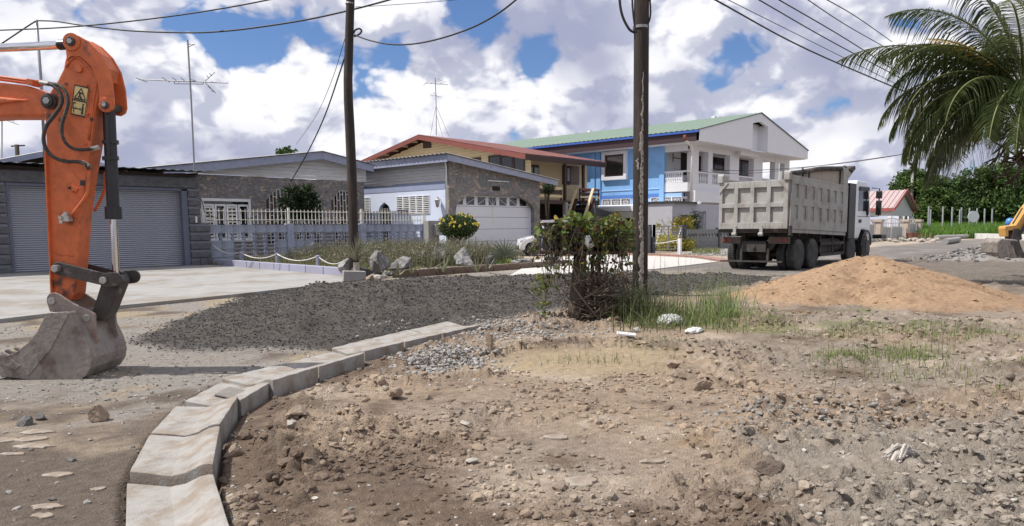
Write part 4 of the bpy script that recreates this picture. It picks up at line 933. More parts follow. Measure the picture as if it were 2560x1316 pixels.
    for k in range(n): T.inst('baluster', bm_, m_wh2, (U+.12, vE-(k+.6)*(vE-vC-.5)/n, zb_), scale=(1.5, 1.5, sc_))
    a = U+1.0; b = er[0]-1.6; n = int((b-a)/.38)
    for k in range(n): T.inst('baluster', bm_, m_wh2, (a+(k+.5)*(b-a)/n, vC+.12, zb_), scale=(1.2, 1.2, sc_))
    q = MB(); S.box(q, vC, vE, -.02, .28, zt-.12, zt); T.part('handrail', q, m_wh2)
    q = MB(); C.box(q, U, b+.3, -.02, .28, zt-.12, zt-.001); T.part('handrail', q, m_wh2)
    for (x0, x1) in ((1731, 1746), (1770, 1781), (1824, 1847), (1884, 1906), (1937, 1947), (1961, 1973)):
        a0 = pv(x0, 420, vC)[0]; a1 = pv(x1, 420, vC)[0]; q = MB(); q.box(a0, a1, vC-.03, vC+.5, zb_-.02, hb+.05); T.part('column', q, m_wh2, bevel=.015)
    hl_ = MB(); S.wall(hl_, vC, vE, hb-.55, hb+.05, .01, .26, []); C.box(hl_, U, er[0]-1.5, .0, .24, hb-.45, hb+.05); T.part('lintel', hl_, m_wh2)
    op = []
    for (x0, y0, x1, y1) in ((1702, 381, 1729, 440), (1737, 388, 1752, 430), (1780, 392, 1817, 428), (1846, 398, 1877, 445)):
        a0, z1 = Wf.px(x0, y0); a1, z0 = Wf.px(x1, y1); op.append((a0, a1, z0, z1))
    wl = MB(); Wf.wall(wl, U+.05, uEnd, zb_-1.2, hb+.05, 0, .25, op); q2 = MB(); wl.box(uEnd-.25, uEnd, VW+.25, VB-.5, 0, hb); wl.box(U+.3, uEnd, VB-.75, VB-.5, 0, hb); Wf.box(wl, U+.31, uEnd, 0, .25, 0, zb_-1.3); T.part('front_wall', wl, m_wh2)
    for (a0, a1, z0, z1) in op:
        q = MB(); Wf.box(q, a0, a1, .1, .14, z0, z1); d_ = T.part('window', q, m_glass); q = MB()
        for k in range(9): Wf.box(q, a0+(k+.5)*(a1-a0)/9-.02, a0+(k+.5)*(a1-a0)/9+.02, .02, .05, z0, z1)
        Wf.wall(q, a0, a1, z0, z1, .0, .05, [(a0+.1, a1-.1, z0+.1, z1-.1)]); T.part('window_bars', q, m_brown, d_)
    # downpipe and wall bracket
    p = [pv(x, y, VG+.9) for x, y in ((1712, 338), (1713, 352), (1730, 366), (1731, 384), (1727, 505))]
    q = MB(); q.tube([p[0], p[1]], .12, 8); dp = T.part('downpipe_hopper', q, m_rust, smooth=True); q = MB(); q.tube(p[1:], .10, 8); T.part('downpipe', q, m_cream, dp, smooth=True)
    a0, z0 = Wf.px(1676, 395); a1, z1 = Wf.px(1703, 396); q = MB(); q.bar(Wf.p(a0, -.25, z0), Wf.p(a1, -.1, z0), .05, .06); q.bar(Wf.p(a0, -.25, z0-.35), Wf.p(a0, -.25, z0+.4), .05, .05); T.part('shutter_arm', q, m_brown)
    # lean-to along the side wall: white ledge, cream wall
    L = Face('U', U-1.6); va, zt1 = L.px(1668, 510); vb, _ = L.px(1500, 518); za = L.px(1600, 527)[1]; zc = L.px(1600, 545)[1]; m_cr = mat('cream_render', (.50, .49, .40), .8, .08, 1.5, col2=(.40, .38, .32), mix_scale=1., mix_at=(.5, .8))
    K = Thing('cream_lean_to', 'low cream walled lean-to with white concrete ledge beside the blue house', 'lean-to', (U-.8, (va+vb)/2, 0))
    q = MB(); q.prism([(U-1.6, va, za), (U-1.6, va, zt1-.12), (U-.05, va, zt1+.1), (U-.05, va, za)], (0, vb+3-va, 0)); K.part('ledge', q, m_white)
    q = MB(); L.box(q, va, vb+3, .05, .3, zc, za-.004); K.part('upper_band', q, m_cr)
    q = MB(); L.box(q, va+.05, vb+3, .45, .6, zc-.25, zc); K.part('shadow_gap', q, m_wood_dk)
    for k in range(4): q = MB(); z0 = k*(zc-.25)/4; L.box(q, va+.05, vb+3, .22+.01*random.random(), .44, z0, z0+(zc-.25)/4-.02); K.part('wall_course', q, m_cr)
    q = MB(); q.box(U-1.5, U-.05, va+.02, va+.25, 0, za-.01); K.part('end_wall', q, m_cr)
blue_house()

# ================================================================ annex, boundary wall and gate by the blue house
m_greywall = mat('grey_annex', (.40, .40, .44), .8, .08, 2.)
def annex():
    VA = 26.6; F = Face('V', VA); a0, zt = F.px(1681, 503); a1, _ = F.px(1741, 505); a2 = pv(1800, 505, VA)[0]
    T = Thing('grey_annex', 'flat roofed grey annex with doors in front of the blue house', 'annex', ((a0+a2)/2, VA, 0))
    ops = []
    for (x0, y0, x1, y1) in ((1700, 537, 1738, 574), (1746, 528, 1763, 580)):
        p0, z1 = F.px(x0, y0); p1, z0 = F.px(x1, y1); ops.append((p0, p1, 0, z1))
    wl = MB(); F.wall(wl, a0, a2, 0, zt-.15, 0, .2, ops); wl.box(a0, a0+.2, VA+.2, VA+2.6, 0, zt-.15); T.part('wall', wl, m_greywall)
    for (p0, p1, z0, z1) in ops: q = MB(); F.box(q, p0+.05, p1-.05, .1, .14, 0, z1-.04); T.part('door', q, mat('grey_door', (.20, .20, .22), .6, .1, 2.)); q = MB(); F.wall(q, p0-.06, p1+.06, 0, z1+.06, -.03, 0, [(p0+.02, p1-.02, -1, z1-.02)]); T.part('door_frame', q, m_greywall)
    q = MB(); q.box(a0-.1, a1+.1, VA-.25, VA+2.6, zt-.15, zt); T.part('roof_slab', q, m_blackroof)
    c_ = F.px(1737, 508); q = MB(); q.tube([(c_[0]-.2, VA-.4, c_[1]), (c_[0]+.3, VA-.3, c_[1])], .1, 8); T.part('flood_light', q, m_wh2)
    # block wall
    VB = 24.6; B = Face('V', VB); b0, zt = B.px(1719, 574); b1 = pv(1830, 575, VB)[0]; h = zt
    K = Thing('grey_block_wall', 'low grey concrete block wall left of the dump truck tailgate', 'wall', ((b0+b1)/2, VB, 0)); mg = mat('grey_block', (.20, .205, .205), .9, .15, 3., .4, 30.)
    nr = 5; rh = h/nr; bw = .95; vb = vent_mesh(bw/2-.01, rh-.012, 1, .15); vb.materials.append(mg)
    for r in range(nr):
        off = (r % 2)*bw/2; a = b0; i = 0
        if r == 3:
            for k in range(int((b1-b0)/(bw/2))): K.inst('vent_block', vb, mg, (b0+k*bw/2, VB, r*rh))
            continue
        while a < b1-.05:
            e = min(b1, b0+(i+1)*bw-off if (i+1)*bw-off > 0 else b0+bw); q = MB(); B.box(q, a, e-.012, .008*random.random(), .2, r*rh, (r+1)*rh-.012); K.part('block', q, mg); a = e; i += 1
    q = MB(); B.box(q, b1-2.2, b1-1.9, -.03, .25, 0, h+.1); K.part('pier', q, m_blackroof)
    # fence wall left of the gate, posts, gate
    g0, g1 = pv(1636, 600, VB)[0], pv(1704, 600, VB)[0]
    Wl = Thing('dark_block_fence', 'dark grey block fence left of the tubular gate', 'wall', (g0-4, VB, 0)); aa = pv(1560, 600, VB)[0]
    n = 5
    for k in range(n):
        for r in range(4): q = MB(); B.box(q, aa+k*(g0-.4-aa)/n, aa+(k+1)*(g0-.4-aa)/n-.015, .01*random.random(), .2, r*.42, r*.42+.405); Wl.part('block', q, mg)
    GT = Thing('tubular_gate', 'double tubular steel gate with diagonal braces and a white plate', 'gate', ((g0+g1)/2, VB, 0)); gm = mat('gate_steel', (.30, .30, .28), .5, .2, 4., metal=.3); zt = pv(1670, 566, VB)[2]; gm_ = (g0+g1)/2
    for (l, r) in ((g0, gm_-.03), (gm_+.03, g1)):
        q = MB()
        for (p, e) in (((l, .15), (l, zt)), ((r, .15), (r, zt)), ((l, zt), (r, zt)), ((l, .15), (r, .15)), ((l, .15), ((l+r)/2, zt)) if l == g0 else ((r, zt), ((l+r)/2, .15))): q.tube([(p[0], VB, p[1]), (e[0], VB, e[1])], .04, 6)
        lf = GT.part('leaf', q, gm); q = MB()
        for k in range(1, 8): q.tube([(l, VB, .15+k*(zt-.15)/8), (r, VB, .15+k*(zt-.15)/8)], .018, 5)
        GT.part('bar', q, gm, lf)
    q = MB(); c_ = pv(1634, 575, VB-.1); q.box(c_[0]-.2, c_[0]+.2, VB-.12, VB-.1, c_[2]-.45, c_[2]+.35); GT.part('plate', q, m_wh2)
    for u_ in (g0-.25, g1+.3): q = MB(); q.box(u_-.18, u_+.18, VB-.12, VB+.2, 0, zt+.1); GT.part('post', q, m_blackroof)
annex()

# ================================================================ carport pavilion down the street
def pavilion():
    VP = 25.; F = Face('V', VP); L_, A, R_ = F.px(2238, 511), F.px(2269, 475), F.px(2307, 533)
    T = Thing('red_roofed_carport', 'open carport with pink ribbed red edged roof down the street', 'carport', (A[0], VP+4, 0)); VB = VP+14
    mp = mat('pink_sheet', (.44, .33, .32), .5, .08, 1.); mr_ = mat('red_edge', (.33, .09, .08), .6, .1, 1.)
    L_ = (L_[0], (L_[1]+R_[1])/2); R_ = (2*A[0]-L_[0], L_[1])
    for E_ in (L_, R_):
        q = MB(); q.prism([(A[0], VP, A[1]), (E_[0], VP, E_[1]), (E_[0], VP, E_[1]-.06), (A[0], VP, A[1]-.06)], (0, VB-VP, 0)); ro = T.part('roof_sheet', q, mp)
        for k in range(24): v_ = VP+.3+k*(VB-VP-.6)/23; q = MB(); q.bar((A[0], v_, A[1]+.03), (E_[0], v_, E_[1]+.03), .12, .10); T.part('rib', q, mp, ro)
        q = MB(); q.bar((A[0], VP-.03, A[1]), (E_[0], VP-.03, E_[1]), .1, .3); q.box(E_[0]-.06, E_[0]+.06, VP, VB, E_[1]-.35, E_[1]+.03); T.part('edge_trim', q, mr_, ro)
    z0 = L_[1]-.9
    q = MB(); F.poly(q, [(L_[0]+.2, L_[1]-.2), (A[0], A[1]-.2), (R_[0]-.2, R_[1]-.2)], .6, .75); q.box(L_[0]+.3, R_[0]-.3, VP+.6, VB, L_[1]-.35, L_[1]-.25); q.box(L_[0]+.3, L_[0]+.45, VP+.6, VB, z0, L_[1]-.3); q.box(L_[0]+.3, R_[0]-.3, VP+.5, VP+.6, z0, L_[1]-.2); T.part('ceiling', q, mat('carport_white', (.5, .5, .5), .7, .05))
    for u_ in (L_[0]+.4, A[0], R_[0]-.4):
        for v_ in (VP+.6, VP+7, VB-.5): q = MB(); q.box(u_-.2, u_+.2, v_-.2, v_+.2, 0, z0); T.part('post', q, m_wh2)
    VQ = VP-2.5; gm = mat('old_white_gate', (.52, .51, .50), .7, .15, 3.); um = mat('gate_pillar', (.46, .38, .32), .8, .2, 2.)
    def arch_gate(nm, lab, x0, x1, yt, leafs, solid):
        a, b = pv(x0, 560, VQ)[0], pv(x1, 560, VQ)[0]; zt = pv((x0+x1)/2, yt, VQ)[2]; K = Thing(nm, lab, 'gate', ((a+b)/2, VQ, 0), 'ornamental gates by the carport')
        for i in range(leafs):
            l, r = a+(b-a)*i/leafs, a+(b-a)*(i+1)/leafs-.05; q = MB(); q.tube([(l, VQ, .1), (l, VQ, zt*.8)], .05, 5); q.tube([(r, VQ, .1), (r, VQ, zt*.8)], .05, 5)
            ar = [(l+(r-l)*t, VQ, zt*.8+zt*.2*math.sin(math.pi*((t+i)/leafs))) for t in np.linspace(0, 1, 9)]; q.tube(ar, .05, 5); q.tube([(l, VQ, zt*.78), (r, VQ, zt*.78)], .04, 5); q.tube([(l, VQ, .15), (r, VQ, .15)], .05, 5)
            lf = K.part('leaf', q, gm); q = MB()
            for k in range(1, 7): t = k/7; q.tube([(l+(r-l)*t, VQ, .1), (l+(r-l)*t, VQ, zt*.8+zt*.2*math.sin(math.pi*(t+i)/leafs))], .03, 4)
            K.part('bar', q, gm, lf)
            if solid: q = MB(); q.box(l+.1, r-.1, VQ+.02, VQ+.06, .2, zt*solid); K.part('sheet', q, mat('gate_sheet', (.40, .40, .385), .7, .25, 1.5), lf)
    arch_gate('ornamental_gate', 'small arched ornamental gate just right of the truck cab', 2163, 2188, 550, 1, .8)
    arch_gate('ornamental_gate', 'wide double arched white gate under the carport', 2200, 2258, 546, 2, .6)
    arch_gate('ornamental_gate', 'dark arched gate at the right end of the carport', 2265, 2292, 548, 1, .75)
    for x, lab in ((2194, 'weathered pink gate pillar left of the double gate'), (2262, 'weathered pillar right of the double gate'), (2294, 'rightmost weathered gate pillar of the carport')):
        u_ = pv(x, 570, VQ)[0]; z = pv(x, 549, VQ)[2]; q = MB(); q.box(u_-.45, u_+.45, VQ-.4, VQ+.4, 0, z-.25); q.box(u_-.55, u_+.55, VQ-.5, VQ+.5, z-.25, z); single('gate_pillar', q, um, lab, 'pillar', 'gate pillars', loc=(u_, VQ, 0))
pavilion()
# ================================================================ orange excavator arm with bucket
m_orange = mat('orange_paint', (.60, .145, .048), .58, .22, 9., .12, 40., col2=(.22, .10, .06), mix_scale=4., mix_at=(.57, .70), mixdetail=10.)
def grease(m, pts):                       # dark grease smears round given pins, in the thing's own coordinates
    t = m.node_tree; L = t.links.new; b = t.nodes['Principled BSDF']; src = b.inputs['Base Color'].links[0].from_socket; tc = N(t, 'ShaderNodeTexCoord')
    nz = N(t, 'ShaderNodeTexNoise', i_Scale=7., i_Detail=6., i_Roughness=.7); L(tc.outputs['Object'], nz.inputs['Vector']); acc = None
    for p, r in pts:
        d = N(t, 'ShaderNodeVectorMath', operation='DISTANCE'); L(tc.outputs['Object'], d.inputs[0]); d.inputs[1].default_value = tuple(p)
        a = N(t, 'ShaderNodeMath', operation='MULTIPLY_ADD'); L(nz.outputs['Fac'], a.inputs[0]); a.inputs[1].default_value = -r*1.6; L(d.outputs['Value'], a.inputs[2])
        q = N(t, 'ShaderNodeMapRange', interpolation_type='SMOOTHSTEP'); L(a.outputs[0], q.inputs[0]); q.inputs[1].default_value = -r*.15; q.inputs[2].default_value = -r*.75+.0; q.inputs[3].default_value = 0.; q.inputs[4].default_value = 1.
        if acc is None: acc = q.outputs[0]
        else: x = N(t, 'ShaderNodeMath', operation='MAXIMUM'); L(acc, x.inputs[0]); L(q.outputs[0], x.inputs[1]); acc = x.outputs[0]
    mx = N(t, 'ShaderNodeMix', data_type='RGBA'); L(acc, mx.inputs[0]); L(src, mx.inputs[6]); mx.inputs[7].default_value = (.05, .035, .028, 1); L(mx.outputs[2], b.inputs['Base Color'])
m_steel_dk = mat('greasy_steel', (.07, .06, .055), .55, .4, 8., .3, 40., metal=.3, col2=(.22, .18, .15), mix_scale=5., mix_at=(.55, .75))
m_blackcyl = mat('black_cylinder', (.02, .021, .025), .35, .25, 3.)
m_chrome = mat('chrome_rod', (.75, .75, .77), .12, .05, 3., metal=1.)
m_hose = mat('rubber_hose', (.05, .045, .04), .75, .4, 20., .5, 60., col2=(.17, .14, .11), mix_scale=9., mix_at=(.5, .7))
m_bucket = mat('bucket_steel', (.25, .22, .195), .7, .3, 7., .9, 16., col2=(.15, .11, .09), mix_scale=3.5, mix_at=(.48, .64), mixdetail=9.)
m_decal = mat('decal_yellow', (.72, .56, .25), .5, .08, 8.)
m_ink = mat('decal_black', (.03, .025, .02), .6, 0.)
AW = np.array(c2w(0, 1, 0))              # away from the viewer: the excavator works across the view
def excavator():
    g = gp(110, 950); T = Thing('excavator', 'orange excavator arm with grey bucket resting on the torn up road', 'excavator', (g[0], g[1], 0))
    YA, YB = 8.19, 8.45                    # arm near and far side
    def P(x, y, D): return pd(x, y, D)
    def plate(mb, pts, D, th): mb.prism([P(x, y, YA)+AW*(D-YA) for x, y in pts], AW*th); return mb   # drawn on the near side of the arm, set back
    def pin(mb, x, y, r_px, D0, D1, n=14):
        c = P(x, y, YA)+AW*(D0-YA); r = r_px*D0/F_PX; mb.tube([c, c+AW*(D1-D0)], r, n); return mb
    grease(m_orange, [(P(x, y, YA)-T.loc, r) for x, y, r in ((151, 675, .16), (146, 705, .14), (160, 735, .16), (190, 720, .12), (126, 256, .17), (122, 290, .12), (181, 106, .09), (267, 268, .10), (176, 552, .10), (200, 560, .08), (215, 580, .06), (150, 300, .07), (165, 210, .05), (228, 300, .06))])
    # arm: box section
    body = [(161, 150), (157, 172), (143, 200), (128, 222), (113, 250), (110, 295), (115, 378), (120, 500), (125, 600), (129, 690), (133, 738), (150, 752), (172, 754), (184, 735), (192, 640), (200, 530), (215, 430), (228, 356), (233, 290), (244, 240), (246, 200), (228, 160), (196, 128), (168, 128)]
    mb = MB(); plate(mb, body, YA+.012, YB-YA-.024); T.part('arm', mb, m_orange, bevel=.012)
    # head plates with bosses
    head = [(165, 118), (163, 104), (170, 93), (182, 88), (197, 90), (222, 104), (250, 132), (272, 170), (283, 215), (287, 262), (283, 275), (271, 282), (257, 280), (250, 265), (249, 235), (244, 205), (228, 165), (200, 142), (178, 142), (168, 152)]
    for d0 in (YA-.012, YB-.012): mb = MB(); plate(mb, head, d0, .026); T.part('head_plate', mb, m_orange, bevel=.006)
    fill = [(166, 120), (170, 95), (182, 90), (197, 92), (221, 106), (248, 134), (268, 170), (264, 200), (245, 205), (228, 165), (200, 142)]
    mb = MB(); plate(mb, fill, YA+.016, YB-YA-.03); T.part('head_web', mb, m_orange)
    # raised weld frame on the side
    fr = [(165, 168), (176, 150), (188, 143), (200, 146), (214, 160), (240, 190), (243, 200), (235, 240), (228, 300), (222, 350)]
    mb = MB(); mb.tube([P(x, y, YA+.006) for x, y in fr], .012, 6); T.part('weld_rim', mb, m_orange, smooth=True)
    mb = MB(); mb.tube([P(136, 635, YA+.008), P(185, 640, YA+.008)], .006, 6); T.part('weld_seam', mb, m_orange)
    mb = MB(); plate(mb, [(114, 378), (119, 500), (124, 600), (130, 735), (133, 735), (127, 600), (122, 500), (118, 378)], YA-.03, YB-YA+.06); T.part('edge_flange', mb, m_orange)
    for x, y, r in ((181.5, 106, 11), (267, 264, 9), (124, 254, 14)):
        mb = MB(); pin(mb, x, y, r*(1.9 if x != 124 else 1.35), YA-.03, YA-.01, 20); b_ = T.part('pin_boss', mb, m_orange if x != 124 else m_steel_dk, bevel=.004)
        mb = MB(); pin(mb, x, y, r, YA-.055, YB+.025, 12); T.part('pin', mb, m_steel_dk, b_, bevel=.004); mb = MB(); pin(mb, x, y, r*.6, YA-.066, YA-.05, 6); T.part('bolt', mb, mat('worn_steel', (.42, .40, .38), .45, .3, 10., metal=.7), b_)
    mb = MB(); pin(mb, 197, 172, 9, YA-.015, YA+.02, 12); T.part('cover_plate', mb, m_orange)
    for x, y in ((217, 214), (219, 285), (213, 360), (173, 470), (186, 480), (160, 400)): mb = MB(); pin(mb, x, y, 3, YA-.012, YA+.02, 6); T.part('bolt_head', mb, m_orange if y < 400 else m_steel_dk)
    mb = MB(); plate(mb, [(178, 462), (196, 472), (188, 484), (183, 481)], YA-.012, .02); T.part('lug', mb, m_orange)
    # warning label
    c4 = [P(188, 213, YA-.002), P(222.5, 221, YA-.002), P(214, 293, YA-.002), P(178.5, 285, YA-.002)]
    mb = MB(); mb.prism(c4, -AW*.006); dc = T.part('warning_label', mb, m_decal)
    A, B, D_ = c4[0], c4[1]-c4[0], c4[3]-c4[0]
    def q2(s_, t): return A+B*s_+D_*t-AW*.009
    def ink(polys, m=m_ink):
        mb = MB()
        for p in polys: mb.prism([q2(*k) for k in p], -AW*.002)
        T.part('pictogram', mb, m, dc)
    def seg(a, b, w_): a = np.array(a); b = np.array(b); d = b-a; d = d/np.hypot(*d); n_ = np.array([-d[1], d[0]])*w_*.5; return [tuple(a+n_), tuple(b+n_), tuple(b-n_), tuple(a-n_)]
    for sgm in ((( .0, .0), (1, 0)), ((1, 0), (1, 1)), ((1, 1), (0, 1)), ((0, 1), (0, 0)), ((0, .5), (1, .5)), ((.5, .07), (.1, .44)), ((.5, .07), (.9, .44)), ((.1, .44), (.9, .44))): ink([seg(*sgm, .045)])
    ink([seg((.35, .23), (.65, .23), .05)]); ink([seg((.42, .30), (.62, .42), .07)]); ink([seg((.45, .31), (.34, .42), .05)]); ink([[(.40, .25), (.5, .25), (.5, .31), (.40, .31)]])
    ink([seg((.78, .66), (.78, .82), .13)]); ink([seg((.75, .82), (.73, .95), .06)]); ink([seg((.82, .82), (.84, .95), .06)]); ink([[(.73, .57), (.83, .57), (.83, .64), (.73, .64)]]); ink([seg((.32, .78), (.6, .78), .03)]); ink([[(.32, .73), (.24, .78), (.32, .83)]]); ink([[(.6, .73), (.68, .78), (.6, .83)]])
    ink([seg((.08, .6), (.08, .78), .04)]); ink([seg((.08, .6), (.25, .6), .04)]); ink([seg((.08, .78), (.25, .78), .04)]); ink([seg((.13, .8), (.2, .95), .05)])
    # boom running out to the left, with pipes
    bo = [(-900, 60), (-500, 130), (-150, 192), (0, 205), (60, 212), (108, 231), (128, 240), (131, 258), (120, 272), (113, 291), (0, 291), (-150, 300), (-500, 270), (-900, 230)]
    mb = MB(); plate(mb, bo, YA+.03, YB-YA-.06+.1); T.part('boom', mb, m_orange, bevel=.03)
    mb = MB(); plate(mb, [(-300, 236), (-20, 240), (70, 250), (-20, 262), (-300, 258)], YA+.0, .06); T.part('boom_rib', mb, m_orange, bevel=.02)
    for dy, dd in ((-8, .0), (-2, .07)):
        mb = MB(); mb.tube([P(x, y+dy+4, YA+.04+dd) for x, y in ((-600, 150), (-200, 186), (0, 197), (60, 205), (108, 210))], .016, 8); T.part('hydraulic_pipe', mb, m_orange, smooth=True)
    mb = MB(); plate(mb, [(66, 196), (82, 199), (80, 214), (64, 211)], YA, .14); T.part('pipe_clamp', mb, m_orange, bevel=.004)
    # stick cylinder rod
    mb = MB(); mb.tube([P(-420, 140, YA+.13), P(150, 113, YA+.13)], .045, 16); r_ = T.part('stick_cylinder_rod', mb, m_chrome, smooth=True)
    mb = MB(); mb.tube([P(148, 113, YA+.13), P(168, 112, YA+.13)], .055, 16); T.part('rod_eye', mb, m_blackcyl, r_)
    # hoses
    for pts, r, nm in (([(108, 208), (132, 214), (150, 232), (154, 258), (138, 286), (116, 315), (109, 345), (115, 372), (135, 394), (165, 404), (195, 405), (215, 412), (223, 424)], .020, 'hose'),
                       ([(118, 208), (148, 214), (165, 232), (170, 258), (163, 285), (155, 312), (156, 340), (168, 362), (190, 374), (220, 374), (246, 370)], .018, 'hose')):
        mb = MB(); mb.tube(curve_pts([P(x, y, YA-.05-.05*math.sin(i/(len(pts)-1)*math.pi)) for i, (x, y) in enumerate(pts)], 5), r, 8); T.part(nm, mb, m_hose, smooth=True)
    for (x0, y0, x1, y1) in ((100, 206, 122, 210), (205, 406, 223, 416), (228, 373, 248, 368)): mb = MB(); mb.tube([P(x0, y0, YA-.05), P(x1, y1, YA-.05)], .026, 8); T.part('hose_fitting', mb, mat('zinc_fitting', (.5, .48, .44), .4, .2, 9., metal=.6))
    for dd, pts in ((-.04, [(222, 424), (221, 455), (215, 490), (180, 538)]), (YB-YA+.05, [(264, 430), (262, 470), (252, 500), (236, 528)])):
        mb = MB(); mb.tube(curve_pts([P(x, y, YA+dd) for x, y in pts], 5), .019, 8); T.part('hydraulic_pipe', mb, m_orange, smooth=True)
    mb = MB(); pin(mb, 172, 545, 10, YA-.08, YA, 8); v_ = T.part('line_break_valve', mb, mat('zinc_fitting', (.5, .48, .44), .4, .2, 9., metal=.6), bevel=.006)
    for x, y in ((165, 555), (181, 550), (163, 545), (176, 535)): mb = MB(); pin(mb, x, y, 5, YA-.10, YA-.02, 6); T.part('valve_fitting', mb, mat('zinc_fitting', (.5, .48, .44), .4, .2, 9., metal=.6), v_)
    mb = MB(); plate(mb, [(208, 452), (216, 452), (216, 465), (208, 465)], YA-.06, .04); T.part('pipe_clip', mb, m_steel_dk)
    # bucket cylinder
    YC = (YA+YB)/2
    def cyl(y0, y1, x0, x1, r, m, nm, par=None): mb = MB(); mb.tube([P(x0, y0, YC), P(x1, y1, YC)], r, 18); return T.part(nm, mb, m, par, smooth=False)
    cb = cyl(270, 545, 272, 284, .066, m_blackcyl, 'bucket_cylinder'); cyl(517, 549, 283, 284.5, .088, m_blackcyl, 'cylinder_gland', cb); cyl(545, 700, 284, 291, .038, m_chrome, 'cylinder_rod', cb)
    for y in (356, 396): cyl(y-4, y+5, 276, 277, .085, m_blackcyl, 'cylinder_band', cb)
    mb = MB(); mb.tube([P(268, 288, YA), P(272, 400, YA)], .014, 6); T.part('cylinder_pipe', mb, m_blackcyl, cb)
    # linkage
    def link_plate(mb, x0, y0, r0, x1, y1, r1, D, th):
        a = np.array([x0, y0]); b = np.array([x1, y1]); d = (b-a)/np.linalg.norm(b-a); n_ = np.array([-d[1], d[0]]); t0 = math.atan2(d[1], d[0]); pts = []
        for k in range(9): t = t0+math.pi/2+math.pi*k/8; pts.append(a+r0*np.array([math.cos(t), math.sin(t)]))
        for k in range(9): t = t0-math.pi/2+math.pi*k/8; pts.append(b+r1*np.array([math.cos(t), math.sin(t)]))
        return plate(mb, [tuple(p) for p in pts], D, th)
    for D in (YA-.05, YB+.015): mb = MB(); link_plate(mb, 151, 671, 16, 275, 701, 15, D, .04); T.part('side_link', mb, m_steel_dk, bevel=.006)
    mb = MB(); plate(mb, [(255, 690), (292, 690), (300, 705), (268, 785), (255, 803), (232, 803), (225, 785)], YA+.03, YB-YA-.06); T.part('bucket_link', mb, m_steel_dk, bevel=.012)
    for D in (YA-.09, YB+.06): mb = MB(); link_plate(mb, 275, 699, 17, 296, 697, 17, D, .03); T.part('link_cheek', mb, m_steel_dk, bevel=.004)
    for x, y, r in ((151, 671, 9), (270, 700, 9), (230, 793, 9), (144, 751, 9)): mb = MB(); pin(mb, x, y, r, YA-.115, YB+.09, 12); T.part('linkage_pin', mb, mat('worn_steel', (.42, .40, .38), .45, .3, 10., metal=.7), bevel=.004)
    # bucket
    B0, B1 = 7.95, 8.70
    side = [(117, 783), (168, 780), (173, 784), (200, 825), (221, 866), (229, 896), (226, 921), (211, 943), (187, 953), (102, 954), (45, 947), (0, 940), (-25, 932), (-10, 908), (19, 889), (42, 879), (70, 857), (92, 830), (106, 802)]
    w3 = [P(x, y, B0) for x, y in side]
    for off in (0, B1-B0-.04): mb = MB(); mb.prism([p+AW*off for p in w3], AW*.04); T.part('bucket_side', mb, m_bucket, bevel=.006)
    shell = w3[1:13]; mb = MB(); t_ = .03
    cen = sum(w3)/len(w3)
    for a, b in zip(shell[:-1], shell[1:]):
        ia = a+(cen-a)/np.linalg.norm(cen-a)*t_; ib = b+(cen-b)/np.linalg.norm(cen-b)*t_; mb.prism([a+AW*.038, b+AW*.038, ib+AW*.038, ia+AW*.038], AW*(B1-B0-.076))
    bs = T.part('bucket_shell', mb, m_bucket)
    for k in range(5): mb = MB(); c0 = P(196, 950, B0)+AW*(.12+k*.125); mb.obox(c0+np.array([0, 0, .01]), AW*.03, RT0*.12, np.array([0, 0, .012])); T.part('wear_strip', mb, m_bucket, bs)
    mb = MB(); mb.prism([P(x, y, B0-.012) for x, y in ((172, 783), (160, 788), (110, 880), (60, 938), (70, 940), (125, 875))], AW*.014); T.part('side_stiffener', mb, m_bucket)
    # side cutter and teeth
    for off in (0, B1-B0): mb = MB(); mb.prism([P(x, y, B0-.02)+AW*off for x, y in ((-12, 905), (10, 885), (48, 915), (38, 925))], AW*.03); T.part('side_cutter', mb, m_bucket)
    for k in range(5):
        o_ = AW*(.04+k*.165); mb = MB(); a = P(-8, 928, B0)+o_; b = P(-52, 905, B0)+o_; mb.bar(a, b, .06, .05); mb.bar(b, b+(b-a)*.35, .05, .025); T.part('tooth', mb, m_bucket)
    ear = [(130, 752), (131, 740), (137, 732), (147, 730), (158, 733), (195, 757), (236, 775), (249, 783), (250, 803), (253, 832), (258, 847), (250, 860), (236, 850), (205, 800), (172, 781), (138, 777)]
    for D in (YA-.10, YB+.06): mb = MB(); plate(mb, ear, D, .035); T.part('bucket_ear', mb, mat('ear_steel', (.26, .21, .185), .6, .3, 5., .3, 30., col2=(.30, .13, .08), mix_scale=3., mix_at=(.55, .7)), bevel=.006)
excavator()

